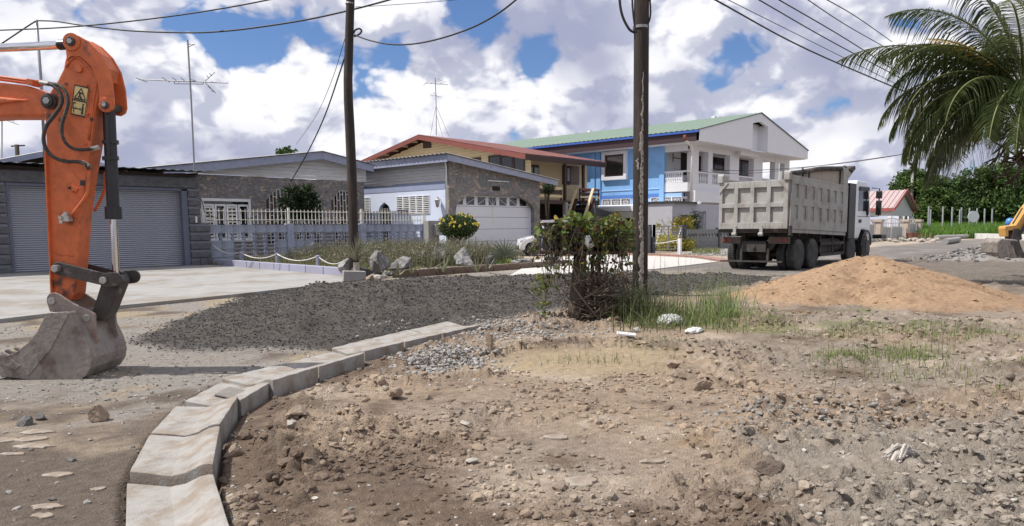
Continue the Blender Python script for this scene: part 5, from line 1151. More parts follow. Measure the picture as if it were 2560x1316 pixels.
# ================================================================ dump truck
m_bed = mat('dump_body_paint', (.37, .362, .338), .7, .12, 2.5, .2, 20., col2=(.27, .235, .20), mix_scale=2.2, mix_at=(.46, .70), mixdetail=11.)
m_tyre = mat('tyre', (.038, .037, .036), .85, .25, 6., .3, 60., col2=(.10, .09, .08), mix_scale=2.5, mix_at=(.45, .75))
m_rim = mat('dusty_rim', (.19, .165, .14), .7, .3, 5.)
m_chassis = mat('dusty_chassis', (.045, .04, .036), .8, .3, 4., col2=(.13, .10, .08), mix_scale=2., mix_at=(.5, .75))
m_cabw = mat('cab_white', (.74, .75, .77), .3, .04, 1., coat=.3)
m_cabblack = mat('cab_black', (.015, .016, .018), .45, .2, 3.)
def wheel_mesh(r, w_, dual=False):
    prof = [(r*.52, -w_/2), (r*.80, -w_/2), (r*.96, -w_*.44), (r, -w_*.34), (r, w_*.34), (r*.96, w_*.44), (r*.80, w_/2), (r*.52, w_/2)]
    mb = MB(); mb.lathe(prof, (0, 0, 0), 32)
    for k in range(40):                                       # tread lugs
        t = 2*math.pi*k/40; c = np.array([math.cos(t), math.sin(t), 0]); tt = np.array([-math.sin(t), math.cos(t), 0])
        for sg in (-1, 1): mb.obox(c*(r+.004)+np.array([0, 0, sg*w_*.19]), c*.014, tt*r*.045, np.array([0, 0, w_*.16]))
    ty = mb.mesh('tyre'); ty.materials.append(m_tyre)
    mb = MB(); mb.lathe([(r*.53, -w_*.42), (r*.53, w_*.46), (r*.50, w_*.44), (r*.44, w_*.1), (r*.30, w_*.08), (r*.26, w_*.22), (r*.14, w_*.24), (r*.12, w_*.36), (.01, w_*.37)], (0, 0, 0), 20)
    for k in range(8): t = 2*math.pi*k/8; mb.lathe([(.02, 0), (.02, .035)], (r*.38*math.cos(t), r*.38*math.sin(t), w_*.09), 6)
    rm = mb.mesh('rim'); rm.materials.append(m_rim); return ty, rm
def dump_truck():
    b = gp(1965, 678); xr = 26.3; y0 = 10.12; y1 = 12.68; ym = (y0+y1)/2       # rear of tyres, right side, left side
    T = Thing('dump_truck', 'dusty grey dump truck with white cab standing on the road seen from behind', 'dump truck', (31, ym, 0))
    R = .56
    ty, rm = wheel_mesh(R, .31)
    def wheel(x, y, side):
        e = bpy.data.objects.new('wheel', None); COL.objects.link(e); e.parent = T.o; e.location = tuple(np.array([x, y, R])-T.loc); e.empty_display_size = .1
        e.rotation_euler = (math.pi/2 if side < 0 else -math.pi/2, random.random()*6, 0) if False else (side*-math.pi/2, 0, 0)
        for nm, me in (('tyre', ty), ('rim', rm)):
            o = bpy.data.objects.new(nm, me); COL.objects.link(o); o.parent = e
    for x in (27.0, 28.4):
        for y, s_ in ((y0+.16, -1), (y0+.51, -1), (y1-.16, 1), (y1-.51, 1)): wheel(x, y, s_)
    for x in (33.0, 35.0):
        for y, s_ in ((y0+.2, -1), (y1-.2, 1)): wheel(x, y, s_)
    q = MB(); q.box(26.2, 36.0, ym-.52, ym-.40, .75, 1.05); q.box(26.2, 36.0, ym+.40, ym+.52, .75, 1.05); q.box(26.15, 26.3, ym-.52, ym+.52, .72, 1.08)
    for x in (28, 30, 32, 34): q.box(x, x+.12, ym-.40, ym+.40, .78, 1.02)
    T.part('chassis_frame', q, m_chassis)
    for x in (27.0, 28.4, 33.0, 35.0): q = MB(); q.tube([(x, y0+.15, R), (x, y1-.15, R)], .09, 10); q.tube([(x, ym-.22, R), (x, ym+.22, R)], .26, 12); T.part('axle', q, m_chassis)
    # rear under-run bar, mud flaps, lamps bar
    q = MB(); q.box(26.0, 26.12, ym-1.02, ym+1.02, .30, .36); T.part('tow_bar', q, m_chassis)
    for y in (ym-.5, ym+.5): q = MB(); q.box(26.0, 26.1, y-.04, y+.04, .36, .8); T.part('bar_bracket', q, m_chassis)
    q = MB(); q.box(25.95, 26.12, ym-.45, ym+.45, .68, 1.05); q.tube([(25.9, ym, .86), (26.0, ym, .86)], .07, 12); T.part('cross_member', q, m_chassis)
    for (a, c_) in ((y0+.02, y0+.75), (y1-.75, y1-.02)): q = MB(); q.box(25.98, 26.12, a, c_, .98, 1.22); T.part('lamp_board', q, mat('rusty_board', (.10, .075, .06), .8, .3, 4.))
    for y in (y0+.12, y0+.34, y1-.34, y1-.12): q = MB(); q.box(25.955, 25.98, y-.07, y+.07, 1.04, 1.16); T.part('rear_lamp', q, mat('lamp_red', (.20, .035, .02), .4, .2, 8.), bevel=.01)
    for s_ in (-1, 1):
        q = MB(); q.prism([(26.1, ym+s_*.50, .7), (26.1, ym+s_*.95, 1.2), (26.1, ym+s_*.50, 1.2)], (.1, 0, 0)); T.part('hinge_gusset', q, m_chassis)
    # tipping body (floor slopes a little down to the front)
    zb = lambda x: 1.52-.030*(x-25.9); X0, X1 = 25.85, 31.9; ztop = lambda x: 3.34-.030*(x-25.9)
    yl, yr = y1+.02, y0-.02
    q = MB(); q.prism([(X0, yr, zb(X0)-.14), (X1, yr, zb(X1)-.14), (X1, yr, zb(X1)), (X0, yr, zb(X0))], (0, yl-yr, 0)); T.part('body_floor', q, m_bed)
    q = MB(); q.box(26.2, 31.6, ym-.6, ym-.45, 1.06, 1.30); q.box(26.2, 31.6, ym+.45, ym+.6, 1.06, 1.30); T.part('body_rail', q, m_chassis)
    for k in range(8): x = 26.4+k*.72; q = MB(); q.box(x, x+.1, yr+.1, yl-.1, 1.24, zb(x)-.141); T.part('cross_bearer', q, m_chassis)
    for (ya, yb_, sg) in ((yr, yr+.06, -1), (yl-.06, yl, 1)):
        q = MB(); q.prism([(X0+.06, ya, zb(X0)), (X1, ya, zb(X1)), (X1, ya, ztop(X1)), (X0+.06, ya, ztop(X0))], (0, yb_-ya, 0)); sd_ = T.part('body_side', q, m_bed, bevel=.01)
        yo = ya if sg < 0 else yb_
        q = MB(); q.prism([(X0+.06, yo, ztop(X0)-.02), (X1, yo, ztop(X1)-.02), (X1, yo, ztop(X1)+.05), (X0+.06, yo, ztop(X0)+.05)], (0, sg*.05, 0)); T.part('top_rail', q, m_bed, sd_)
        q = MB(); n_ = 7; st_ = (X1-X0-.5)/n_; hs_ = [(X0+.34+k*st_, X0+.34+k*st_+.36, a_, b_) for k in range(n_) for a_, b_ in ((1.86, 2.36), (2.62, 3.10))]
        Fs_ = Face('V', yo); Fs_.wall(q, X0+.07, X1, 1.52, 3.32, min(0, sg*.045), max(0, sg*.045), hs_)   # sheet with pressed pockets left open
        q.v = [(x, y, z-.030*(x-25.9)) for x, y, z in q.v]; T.part('side_panel', q, m_bed, sd_)
    # headboard with raised corner posts and canopy
    q = MB(); q.box(X1-.08, X1, yr+.02, yl-.02, zb(X1), 3.88); hb = T.part('headboard', q, m_bed)
    for y in (yr-.02, yl-.10): q = MB(); q.prism([(X1-.55, y, ztop(X1)-.3), (X1+.02, y, ztop(X1)-.5), (X1+.02, y, 3.86), (X1-.1, y, 3.90), (X1-.55, y, 3.93)], (0, .12, 0)); T.part('corner_post', q, m_bed, hb, bevel=.01)
    q = MB(); q.prism([(X1-.1, yr, 3.88), (X1+.75, yr, 3.95), (X1+.75, yr, 3.85), (X1+.2, yr, 3.55), (X1, yr, 3.5)], (0, yl-yr, 0)); T.part('cab_guard', q, m_bed, hb)
    tb = [(X0+.3, 3.47), (X0+1.6, 3.60), (X0+3.2, 3.74), (X1-.5, 3.90), (X1, 3.95)]
    q = MB(); q.tube(curve_pts([(x, yr+.10+.04*math.sin(x*3), z+.03*math.sin(x*5)) for x, z in tb], 4), .09, 8); T.part('rolled_tarpaulin', q, mat('tarpaulin', (.045, .04, .036), .8, .4, 5., .6, 12., col2=(.16, .12, .10), mix_scale=2., mix_at=(.5, .65)), smooth=True)
    q = MB(); q.prism([(X1-.1, yr-.05, 3.90), (X1+.8, yr-.05, 4.08), (X1+.85, yr-.05, 3.92), (X1+.45, yr-.05, 3.75)], (0, 1.0, 0)); T.part('tarpaulin_bundle', q, mat('tarpaulin', (1, 1, 1)), bevel=.05)
    q = MB(); q.prism([(X0+.3, yr+.16, ztop(X0)+.05), (X1-.1, yr+.16, ztop(X1)+.05), (X1-.1, yr+.16, 3.88), (X0+3.2, yr+.16, 3.72), (X0+.6, yr+.16, 3.45)], (0, .03, 0)); T.part('side_screen', q, mat('dusty_screen', (.40, .34, .28), .8, .2, 1.5))
    for x in (X0+1.3, X0+1.9): q = MB(); q.tube([(x, yr+.05, ztop(x)), (x, yr+.05, ztop(x)+.32), (x+.12, yr+.12, ztop(x)+.40)], .035, 6); T.part('tarpaulin_hook', q, m_chassis)
    # tailgate
    x0 = X0-.05; q = MB(); F = Face('U', x0); zt, z0 = 3.22, 1.50
    F.wall(q, yr+.0, yl, z0, zt, .03, .08); tg = T.part('tailgate', q, m_bed)
    cols = 4; rows = [(1.74, 2.28), (2.44, 2.98)]; W_ = yl-yr-.16; st = W_/cols; hs = [(yr+.10+k*st+.075, yr+.10+(k+1)*st-.075, a, c_) for k in range(cols) for a, c_ in rows]
    q = MB(); F.wall(q, yr+.01, yl-.01, z0+.01, zt-.01, -.055, .03, hs); T.part('tailgate_frame', q, m_bed, tg, bevel=.012)
    for y in (yr+.06, yl-.06): q = MB(); q.box(x0-.11, x0+.12, y-.10, y+.10, 3.2, 3.44); q.tube([(x0, y-.12, 3.46), (x0, y+.12, 3.46)], .07, 10); T.part('tailgate_hinge', q, m_bed, tg, bevel=.015)
    for s_ in (-1, 1):
        a = (yr if s_ < 0 else yl)-s_*.02; q = MB(); q.bar((x0-.06, a-s_*-.0, 2.82), (x0-.06, a-s_*.34, 3.2), .02, .05, up=(1, 0, 0)); T.part('corner_brace', q, m_bed, tg)
    q = MB(); q.prism([(x0-.10, yr+.02, z0), (x0+.06, yr+.02, z0), (x0+.06, yr+.02, z0-.12), (x0-.02, yr+.02, z0-.12)], (0, yl-yr-.04, 0)); T.part('tailgate_sill', q, m_chassis, tg)
    for y in (ym-.38, ym+.62): q = MB(); q.box(x0-.15, x0-.10, y-.06, y+.06, 1.34, 1.64); q.tube([(x0-.16, y-.08, 1.32), (x0-.16, y+.08, 1.32)], .07, 10); T.part('tailgate_latch', q, m_bed, tg, bevel=.01)
    q = MB(); q.tube([(x0+.02, yr-.05, 1.35), (x0+.05, yr-.05, 2.75)], .03, 8); T.part('latch_rod', q, m_bed, tg); q = MB(); q.box(x0-.02, x0+.14, yr-.09, yr-.01, 1.28, 1.62); T.part('latch_arm', q, m_chassis, tg)
    # under-body gear on the right
    q = MB(); q.box(29.2, 32.1, y0+.05, y0+.11, .85, .97); q.box(29.2, 32.1, y0+.05, y0+.11, .42, .54)
    for x in (29.2, 30.6, 32.0): q.box(x, x+.07, y0+.05, y0+.11, .42, 1.25)
    T.part('side_guard', q, m_chassis)
    q = MB(); q.box(29.5, 31.3, y0+.2, y0+.8, .5, 1.1); T.part('fuel_tank', q, m_chassis, bevel=.08)
    q = MB(); q.tube([(31.4, y0+.5, .8), (32.2, y0+.5, .8)], .28, 14); T.part('air_tank', q, m_chassis)
    # cab
    cx0, cx1 = 33.2, 35.4; cy0, cy1 = y0+.04, y1-.04
    pr = [(cx0, 1.05), (cx0, 3.30), (cx0+.25, 3.52), (cx1-.75, 3.50), (cx1-.38, 3.30), (cx1-.05, 2.15), (cx1, 1.6), (cx1, .75), (cx1-.3, .75), (cx1-.32, 1.2), (cx1-.75, 1.42), (cx1-1.25, 1.42), (cx1-1.6, 1.05)]
    q = MB(); q.prism([(x, cy0, z) for x, z in pr], (0, cy1-cy0, 0)); cab = T.part('cab', q, m_cabw, bevel=.05)
    q = MB(); q.box(cx0-.85, cx0-.01, cy0-.03, cy1+.03, 1.05, 3.36); T.part('cab_back_panel', q, m_cabblack, cab, bevel=.03)
    for yy in (cy0-.012, cy1-.008):
        q = MB(); q.prism([(cx0+.42, yy, 2.22), (cx0+.42, yy, 3.16), (cx1-.55, yy, 3.16), (cx1-.22, yy, 2.16), (cx1-.55, yy, 1.95), (cx1-.75, yy, 2.22)], (0, .02, 0)); T.part('side_window', q, m_glass, cab)
        q = MB(); q.box(cx0+.55, cx0+.85, yy-.02, yy+.03, 1.72, 1.86); T.part('door_handle', q, m_cabblack, cab)
        q = MB(); q.box(cx0+.38, cx1-.25, yy+.001, yy+.018, 1.98, 2.0); T.part('door_seam', q, m_cabblack, cab)
    q = MB(); q.prism([(cx1-.36, cy0+.12, 3.26), (cx1-.04, cy0+.12, 2.2), (cx1-.0, cy0+.12, 2.2), (cx1-.32, cy0+.12, 3.26)], (0, cy1-cy0-.24, 0)); T.part('windscreen', q, m_glass, cab)
    q = MB(); q.box(cx0+.42, cx1-.5, cy0-.06, cy0-.015, 3.10, 3.26); T.part('wind_deflector', q, m_cabblack, cab)
    for y, s_ in ((cy0-.28, -1), (cy1+.28, 1)):
        q = MB(); q.tube([(cx1-.1, y-s_*.25, 3.25), (cx1+.15, y, 3.22), (cx1+.15, y, 2.0), (cx1-.1, y-s_*.25, 2.0)], .025, 6); mo = T.part('mirror_arm', q, m_cabblack, cab)
        q = MB(); q.box(cx1+.05, cx1+.2, y-.12, y+.12, 2.78, 3.12); T.part('mirror', q, m_cabblack, mo, bevel=.03); q = MB(); q.box(cx1+.05, cx1+.2, y-.11, y+.11, 2.05, 2.70); T.part('mirror', q, m_cabblack, mo, bevel=.03)
    for y in (cy0, cy1-.5):
        q = MB(); arc = [(34.9+.74*math.cos(t), R+.12+.74*math.sin(t)) for t in np.linspace(math.pi*.98, .08, 10)]+[(34.9+.64*math.cos(t), R+.12+.64*math.sin(t)) for t in np.linspace(.08, math.pi*.98, 10)]
        q.prism([(x, y-.02, z) for x, z in arc], (0, .5, 0)); T.part('wheel_arch', q, m_cabblack, cab)
    q = MB(); q.box(cx0-.65, cx0+.75, cy0+.04, cy0+.4, .95, 1.5); T.part('rear_mudguard', q, m_cabblack, cab, bevel=.08)
    q = MB(); q.box(cx1-.55, cx1+.05, cy0-.02, cy1+.02, .42, .95); T.part('bumper', q, m_cabblack, cab, bevel=.04)
    q = MB(); q.box(cx1-.2, cx1+.6, cy0-.55, cy0-.15, 1.02, 1.2); T.part('step_visor', q, m_cabblack, cab, bevel=.05)
dump_truck()

# ================================================================ far digger bucket at the right edge
def far_digger():
    m_y = mat('digger_yellow', (.55, .30, .08), .5, .12, 3.); D = 31.5
    g = gp(2530, 656); T = Thing('yellow_digger', 'yellow digger arm and grey bucket at the far right edge', 'excavator', (g[0], g[1], 0))
    def pl(mb, pts, D0, th): mb.prism([pd(x, y, D0) for x, y in pts], AW*th); return mb
    q = MB(); pl(q, [(2493, 632), (2492, 606), (2504, 596), (2545, 600), (2552, 628), (2562, 640), (2558, 652), (2532, 657), (2505, 652)], D, 1.1); T.part('bucket', q, m_bucket, bevel=.05)
    q = MB(); pl(q, [(2528, 604), (2548, 602), (2556, 625), (2566, 642), (2560, 650), (2545, 640)], D-.05, .04); T.part('bucket_mouth', q, m_steel_dk)
    for k in range(3): q = MB(); pl(q, [(2518+k*14, 612), (2521+k*14, 612), (2526+k*14, 652), (2523+k*14, 652)], D-.03, .03); T.part('wear_strip', q, m_bucket)
    q = MB(); pl(q, [(2512, 572), (2514, 566), (2540, 563), (2566, 522), (2600, 480), (2640, 470), (2640, 500), (2580, 560), (2556, 580), (2545, 575), (2522, 577), (2522, 592), (2514, 592)], D+.3, .45); T.part('arm', q, m_y, bevel=.03)
    q = MB(); pl(q, [(2536, 572), (2548, 572), (2556, 598), (2540, 606), (2530, 600)], D+.25, .5); T.part('linkage', q, m_steel_dk)
    q = MB(); q.tube([pd(2548, 590, D+.2), pd(2575, 540, D+.2)], .06, 8); T.part('cylinder', q, m_blackcyl)
    q = MB(); q.tube([pd(2532, 560, D+.15), pd(2556, 520, D+.15)], .03, 6); T.part('hose', q, m_hose)
    bl = mat('blue_drum', (.06, .22, .55), .4, .15, 3.); c = pd(2525, 556, D+2.5)
    q = MB(); q.lathe([(.05, -.2), (.16, -.17), (.19, 0), (.15, .14), (.04, .2)], c, 14); single('blue_helmet', q, bl, 'blue rounded container held behind the yellow digger arm', 'container', smooth=True)
    q = MB(); q.lathe([(.05, -.2), (.16, -.17), (.19, 0), (.15, .14), (.04, .2)], pd(2538, 560, D+2.4), 14); single('white_helmet', q, m_wh2, 'white rounded container beside the blue one behind the digger arm', 'container', smooth=True)
far_digger()

# ================================================================ white hatchback behind the rubbish stand
def car():
    mC = mat('car_white', (.80, .80, .80), .2, .02, 1., coat=.6); g = gp(1333, 641); x0, y0 = -.66, -.02
    T = Thing('white_hatchback', 'small white hatchback parked facing left behind the rubbish stand', 'car', (0, 0, 0)); L_ = 3.7; Rw = .31; W_ = 1.6
    # side profile (nose at x0)
    def arch(cx): return [(cx+.39*math.cos(t), Rw+.39*math.sin(t)) for t in np.linspace(math.pi, 0, 9)]
    pr = [(0, .35), (.03, .62), (.18, .80), (.55, .92), (.95, 1.0), (1.30, 1.25), (1.62, 1.46), (2.0, 1.53), (2.8, 1.52), (3.3, 1.42), (3.55, 1.05), (3.68, .9), (3.7, .4), (3.55, .25)]+arch(3.02)[::-1]+[(2.6, .22), (1.1, .22)]+arch(.66)[::-1]+[(.1, .25)]
    q = MB(); q.prism([(x0+a, y0+.02, z) for a, z in pr], (0, W_-.04, 0)); T.part('body', q, mC, bevel=.06)
    for yy in (y0+.008, y0+W_-.02):
        q = MB(); q.prism([(x0+a, yy, z) for a, z in ((1.2, 1.03), (1.42, 1.24), (1.68, 1.42), (2.15, 1.45), (2.15, 1.0))], (0, .012, 0)); T.part('side_window', q, m_glass)
        q = MB(); q.prism([(x0+a, yy, z) for a, z in ((2.22, 1.0), (2.22, 1.45), (2.9, 1.43), (3.2, 1.3), (3.3, 1.02))], (0, .012, 0)); T.part('side_window', q, m_glass)
    q = MB(); q.prism([(x0+.98, y0+.14, 1.02), (x0+1.3, y0+.14, 1.27), (x0+1.62, y0+.14, 1.475), (x0+1.58, y0+.14, 1.49), (x0+1.25, y0+.14, 1.29), (x0+.93, y0+.14, 1.04)], (0, W_-.28, 0)); T.part('windscreen', q, m_glass)
    for s_ in (0, 1):
        yy = y0+.16 if not s_ else y0+W_-.16; q = MB(); q.obox((x0+.2, yy, .74), (.14, 0, .05), (0, .13, 0), (-.02, 0, .07)); T.part('headlight', q, mat('lamp_glass', (.6, .62, .65), .1, .05), bevel=.03)
    q = MB(); q.box(x0-.03, x0+.08, y0+.2, y0+W_-.2, .33, .5); T.part('grille', q, m_cabblack)
    q = MB(); q.box(x0+1.22, x0+1.4, y0-.12, y0+.04, 1.0, 1.12); T.part('door_mirror', q, mC, bevel=.03)
    q = MB(); q.lathe([(.19, -.09), (.29, -.09), (Rw, -.06), (Rw, .06), (.29, .09), (.19, .09)], (0, 0, 0), 24); ty = q.mesh('tyre'); ty.materials.append(m_tyre)
    q = MB(); q.lathe([(.2, -.05), (.2, .085), (.17, .08), (.14, .05), (.06, .06), (.05, .09), (.01, .09)], (0, 0, 0), 18)
    for k in range(8): t = k*math.pi/4; q.lathe([(.018, 0), (.018, .01)], (.11*math.cos(t), .11*math.sin(t), .062), 6)
    rm = q.mesh('rim'); rm.materials.append(mat('silver_rim', (.45, .45, .45), .4, .1, 4., metal=.5))
    for a in (.66, 3.02):
        for yy, s_ in ((y0+.09, 1), (y0+W_-.09, -1)):
            e = bpy.data.objects.new('wheel', None); COL.objects.link(e); e.parent = T.o; e.location = tuple(np.array([x0+a, yy, Rw])-T.loc); e.rotation_euler = (s_*math.pi/2, 0, 0)
            for nm, me in (('tyre', ty), ('rim', rm)): o = bpy.data.objects.new(nm, me); COL.objects.link(o); o.parent = e
    T.o.location = (g[0], g[1], 0); T.o.rotation_euler = (0, 0, math.atan2(-ca, sa)+.12); T.o.scale = (1.22, 1.22, 1.22)
car()
# ================================================================ paving, kerbs, edging
m_kerbc = mat('kerb_concrete', (.31, .295, .275), .9, .18, 5., .4, 60., col2=(.235, .195, .155), mix_scale=4.5, mix_at=(.42, .62), mixdetail=12.)
m_drive = mat('driveway_concrete', (.30, .293, .28), .9, .16, 2., .2, 40., col2=(.235, .205, .17), mix_scale=.5, mix_at=(.46, .62), mixdetail=9.)
m_apron = mat('white_apron', (.50, .48, .45), .85, .07, 1.2, .1, 30.)
m_redpave = mat('red_paver', (.30, .17, .14), .85, .2, 3.)
def slab_poly(poly, z0, z1, m, name):
    mb = MB(); mb.prism([(x, y, z0) for x, y in poly], (0, 0, z1-z0)); o = struct(name, mb, m); return o
def paving():
    slab_poly(DRIVE_L, -.12, .075, m_drive, 'driveway')
    slab_poly(DRIVE_R, -.12, .03, m_apron, 'pavement')
    # red paver strip behind the white apron
    P = [gp(x, y, .04) for x, y in ((1480, 634), (1560, 635), (1650, 638), (1740, 643), (1800, 653))]
    for a, b in zip(P[:-1], P[1:]):
        n = 4; q = b-a; w_ = np.array([q[1], -q[0], 0]); w_ = w_/np.linalg.norm(w_)*(-.55)
        for k in range(n):
            c = a+q*(k+.5)/n; mb = MB(); mb.obox(c+w_*.5, q/n*.49, w_*.5, np.array([0, 0, .05])); o = link('edging_paver', mb.mesh('edging_paver', (0, 0, 0)), m_redpave, bpy.data.objects['pavement'])
    # painted kerb along the driveway
    T = Thing('painted_kerb', 'low lilac painted concrete kerb between driveway and rock garden', 'kerb', (15.2, 27, 0)); mk = mat('lilac_paint', (.32, .32, .41), .8, .08, 2., .2, 30.)
    a = np.array([16.25, 33.1]); b = np.array([14.75, 20.75]); n = 9
    for k in range(n):
        p, q = a+(b-a)*k/n, a+(b-a)*((k+1)/n-.004); mb = MB(); mb.bar((*p, .17), (*q, .17), .22, .34); T.part('kerb_section', mb, mk, bevel=.015)
    mb = MB(); mb.box(15.6, 16.5, 33.0, 33.22, 0, .36); T.part('kerb_section', mb, m_darkstone)
    # rope barrier
    R = Thing('rope_barrier', 'white rope slung between short posts along the lilac kerb', 'rope barrier', (15.6, 27, .0)); mr_ = mat('rope', (.62, .60, .55), .9, .15, 20.)
    ps = [pu(x, y, 15.5)*0+gp(x, y) for x, y in ((598, 669), (690, 677), (793, 687))]
    tops = [np.array([16.35, 33.4, 1.0])]
    for p in ps:
        p = np.array([p[0]+.25, p[1]+.3, 0]); mb = MB(); mb.lathe([(.06, 0), (.06, .62), (.075, .63), (.075, .68), (.02, .70)], p, 8); R.part('post', mb, mk); tops.append(p+np.array([0, 0, .66]))
    tops.append(gp(850, 690)+np.array([.4, .2, .55]))
    for a_, b_ in zip(tops[:-1], tops[1:]): mb = MB(); mb.tube(sag(a_, b_, .22, 14), .022, 6); R.part('rope', mb, mr_, smooth=True)
    # rope and post at the apron
    Q = Thing('rope_post', 'white post with rope at the edge of the white apron', 'rope barrier', tuple(gp(1699, 637))); c = gp(1699, 637); mb = MB(); mb.box(c[0]-.09, c[0]+.09, c[1]-.09, c[1]+.09, 0, .95); Q.part('post', mb, m_wh2); e = gp(1560, 628)+np.array([0, 0, .9])
    mb = MB(); mb.tube(sag(c+np.array([0, 0, .88]), e, .3, 16), .03, 6); Q.part('rope', mb, mr_, smooth=True); mb = MB(); mb.box(e[0]-.08, e[0]+.08, e[1]-.08, e[1]+.08, 0, .95); Q.part('post', mb, m_wh2)
    # brick edging of the rock garden
    B = Thing('brick_edging', 'reddish brown brick edging in front of the rock garden', 'edging', tuple(gp(1150, 682))); mb_ = mat('old_brick', (.15, .105, .08), .9, .2, 4., .5, 30.)
    px = [(985, 695), (1040, 692), (1130, 685), (1230, 678), (1330, 671), (1420, 664)]; P = [gp(x, y) for x, y in px]
    seg = []
    for a_, b_ in zip(P[:-1], P[1:]):
        n = max(1, round(np.linalg.norm(b_-a_)/.78)); seg += [(a_+(b_-a_)*k/n, a_+(b_-a_)*((k+1)/n-.02)) for k in range(n)]
    for a_, b_ in seg: mb = MB(); z = random.uniform(-.01, .015); mb.bar(a_+np.array([0, 0, .11+z]), b_+np.array([0, 0, .11+z]), .24, .26); B.part('brick', mb, mb_, bevel=.015)
paving()

def kerb_units():
    labs = ['nearest concrete kerb unit at the bottom of the photo', 'second nearest kerb unit stained brown and raised above the nearest', 'third kerb unit with a dark joint crack', 'kerb unit holding the iron drain grate', 'kerb unit just beyond the drain grate raised at its front edge', 'sandy kerb unit sixth from the viewer', 'kerb unit beyond the sandy one with a stepped end', 'kerb unit eighth from the viewer beside the dark gravel', 'farthest visible kerb unit beside the pale gravel']
    prof = [(0, 0, -.0), (.02, .0, 0), (.25, -.012, 0), (.5, -.02, 0), (.68, .3, 0), (.85, .85, 0), (.95, 1.0, 0), (1., 1.0, 0)]
    for i, s in enumerate(SLAB3):
        nl, nr, fr, fl = s; nseg = 10; ns = len(prof); mb = MB(); o = 0
        for k in range(nseg+1):
            t = .006+.988*k/nseg; A = nl+(fl-nl)*t; B = nr+(fr-nr)*t; dz = (B[2]-A[2])
            jag = .006*random.uniform(-1, 1) if k in (0, nseg) else 0
            for (u_, h_, _) in prof:
                p = A+(B-A)*u_; z = A[2]+dz*h_+.0025*math.sin(9*u_+k*1.7)
                if i == 3 and .18 < u_ < .8 and 2 < k < 8: pass
                mb.v.append((p[0]+jag, p[1]+jag, z))
            mb.v.append((B[0], B[1], -.25)); mb.v.append((A[0], A[1], -.25))
        m_ = ns+2
        for k in range(nseg):
            for j in range(m_): a = k*m_+j; b = k*m_+(j+1) % m_; mb.f.append((a, b, b+m_, a+m_))
        mb.f.append(tuple(range(m_))[::-1]); mb.f.append(tuple(nseg*m_+j for j in range(m_)))
        T = Thing('kerb_unit', labs[i], 'kerb', tuple((nl+fr)/2*np.array([1, 1, 0])), 'concrete kerb units along the curve')
        T.part('kerb_channel', mb, m_kerbc, bevel=.006)
        if i == 3:
            A = nl+(fl-nl)*.38; B = nr+(fr-nr)*.30; C_ = fl+(nl-fl)*.2; D_ = fr+(nr-fr)*.3
            def q2(s_, t): p = A*(1-s_)*(1-t)+B*s_*(1-t)+C_*(1-s_)*t+D_*s_*t; return np.array([p[0], p[1], nl[2]+.004])
            fr_ = MB(); fr_.prism([q2(.3, 0), q2(.85, 0), q2(.85, 1), q2(.3, 1)], (0, 0, .004)); g_ = T.part('drain_opening', fr_, m_dark)
            for k in range(9): t = (k+.5)/9; bb = MB(); bb.bar(q2(.32, t)+np.array([0, 0, .014]), q2(.83, t)+np.array([0, 0, .014]), .022, .014); T.part('grate_bar', bb, mat('grate_iron', (.22, .20, .18), .7, .2, 9.), g_)
kerb_units()

# ================================================================ rocks and litter
def rock_mesh(name, size, seed, cuts=13, sub=4, rough=.16):
    rs = np.random.default_rng(seed); v, f = ico(sub)
    for _ in range(cuts):
        n_ = rs.normal(size=3); n_ /= np.linalg.norm(n_); c = rs.uniform(.45, .8); d = v@n_; v = v-np.clip(d-c, 0, None)[:, None]*n_
    v = v*(1+rough*fbm(v[:, 0]*1.6+v[:, 2]+seed, v[:, 1]*1.6-v[:, 2], seed, 3)[:, None]+.10*fbm(v[:, 0]*4+v[:, 2]*2, v[:, 1]*4-v[:, 2]*3, seed+5, 4, .6)[:, None]-.08*np.abs(fbm(v[:, 0]*2.5-v[:, 2], v[:, 1]*2.5+v[:, 2]*2, seed+9, 3))[:, None])
    v = v*np.array(size)/2; me = bpy.data.meshes.new(name); me.from_pydata(v.tolist(), [], f.tolist()); me.update(); return me
m_rk = {'flag': mat('flag_rock', (.33, .29, .245), .9, .2, 9., .4, 40., col2=(.24, .19, .145), mix_scale=6., mix_at=(.45, .7)), 'tan': mat('tan_rock', (.27, .205, .15), .9, .2, 6., .6, 25.), 'pale': mat('pale_rock', (.36, .33, .29), .9, .2, 5., .5, 30.), 'grey': mat('grey_boulder', (.13, .125, .12), .85, .4, 3., 1., 7., col2=(.27, .26, .25), mix_scale=2.5, mix_at=(.5, .65)),
        'dark': mat('dark_boulder', (.075, .073, .072), .85, .4, 3., .8, 9., col2=(.22, .21, .20), mix_scale=2.2, mix_at=(.52, .7)), 'white': mat('white_boulder', (.25, .245, .24), .85, .35, 3., 1., 7., col2=(.12, .115, .11), mix_scale=3., mix_at=(.5, .66)), 'soil': mat('soil_lump', (.14, .105, .08), .95, .3, 8., .8, 30.)}
def rock(px, py, size, kind, label, seed, cat='rock', name='rock', group=None, rz=None, sink=.25, z=None, tilt=(0, 0)):
    g = gp(px, py); X = np.array([g[0]]); h = terr(X, np.array([g[1]]), False)[0] if z is None else z
    me = rock_mesh(name, size, seed); o = link(name, me, m_rk[kind]); o.location = (g[0], g[1], h+size[2]*(.5-sink)); o.rotation_euler = (tilt[0], tilt[1], rz if rz is not None else seed*1.7); tag(o, label, cat, group)
    return o
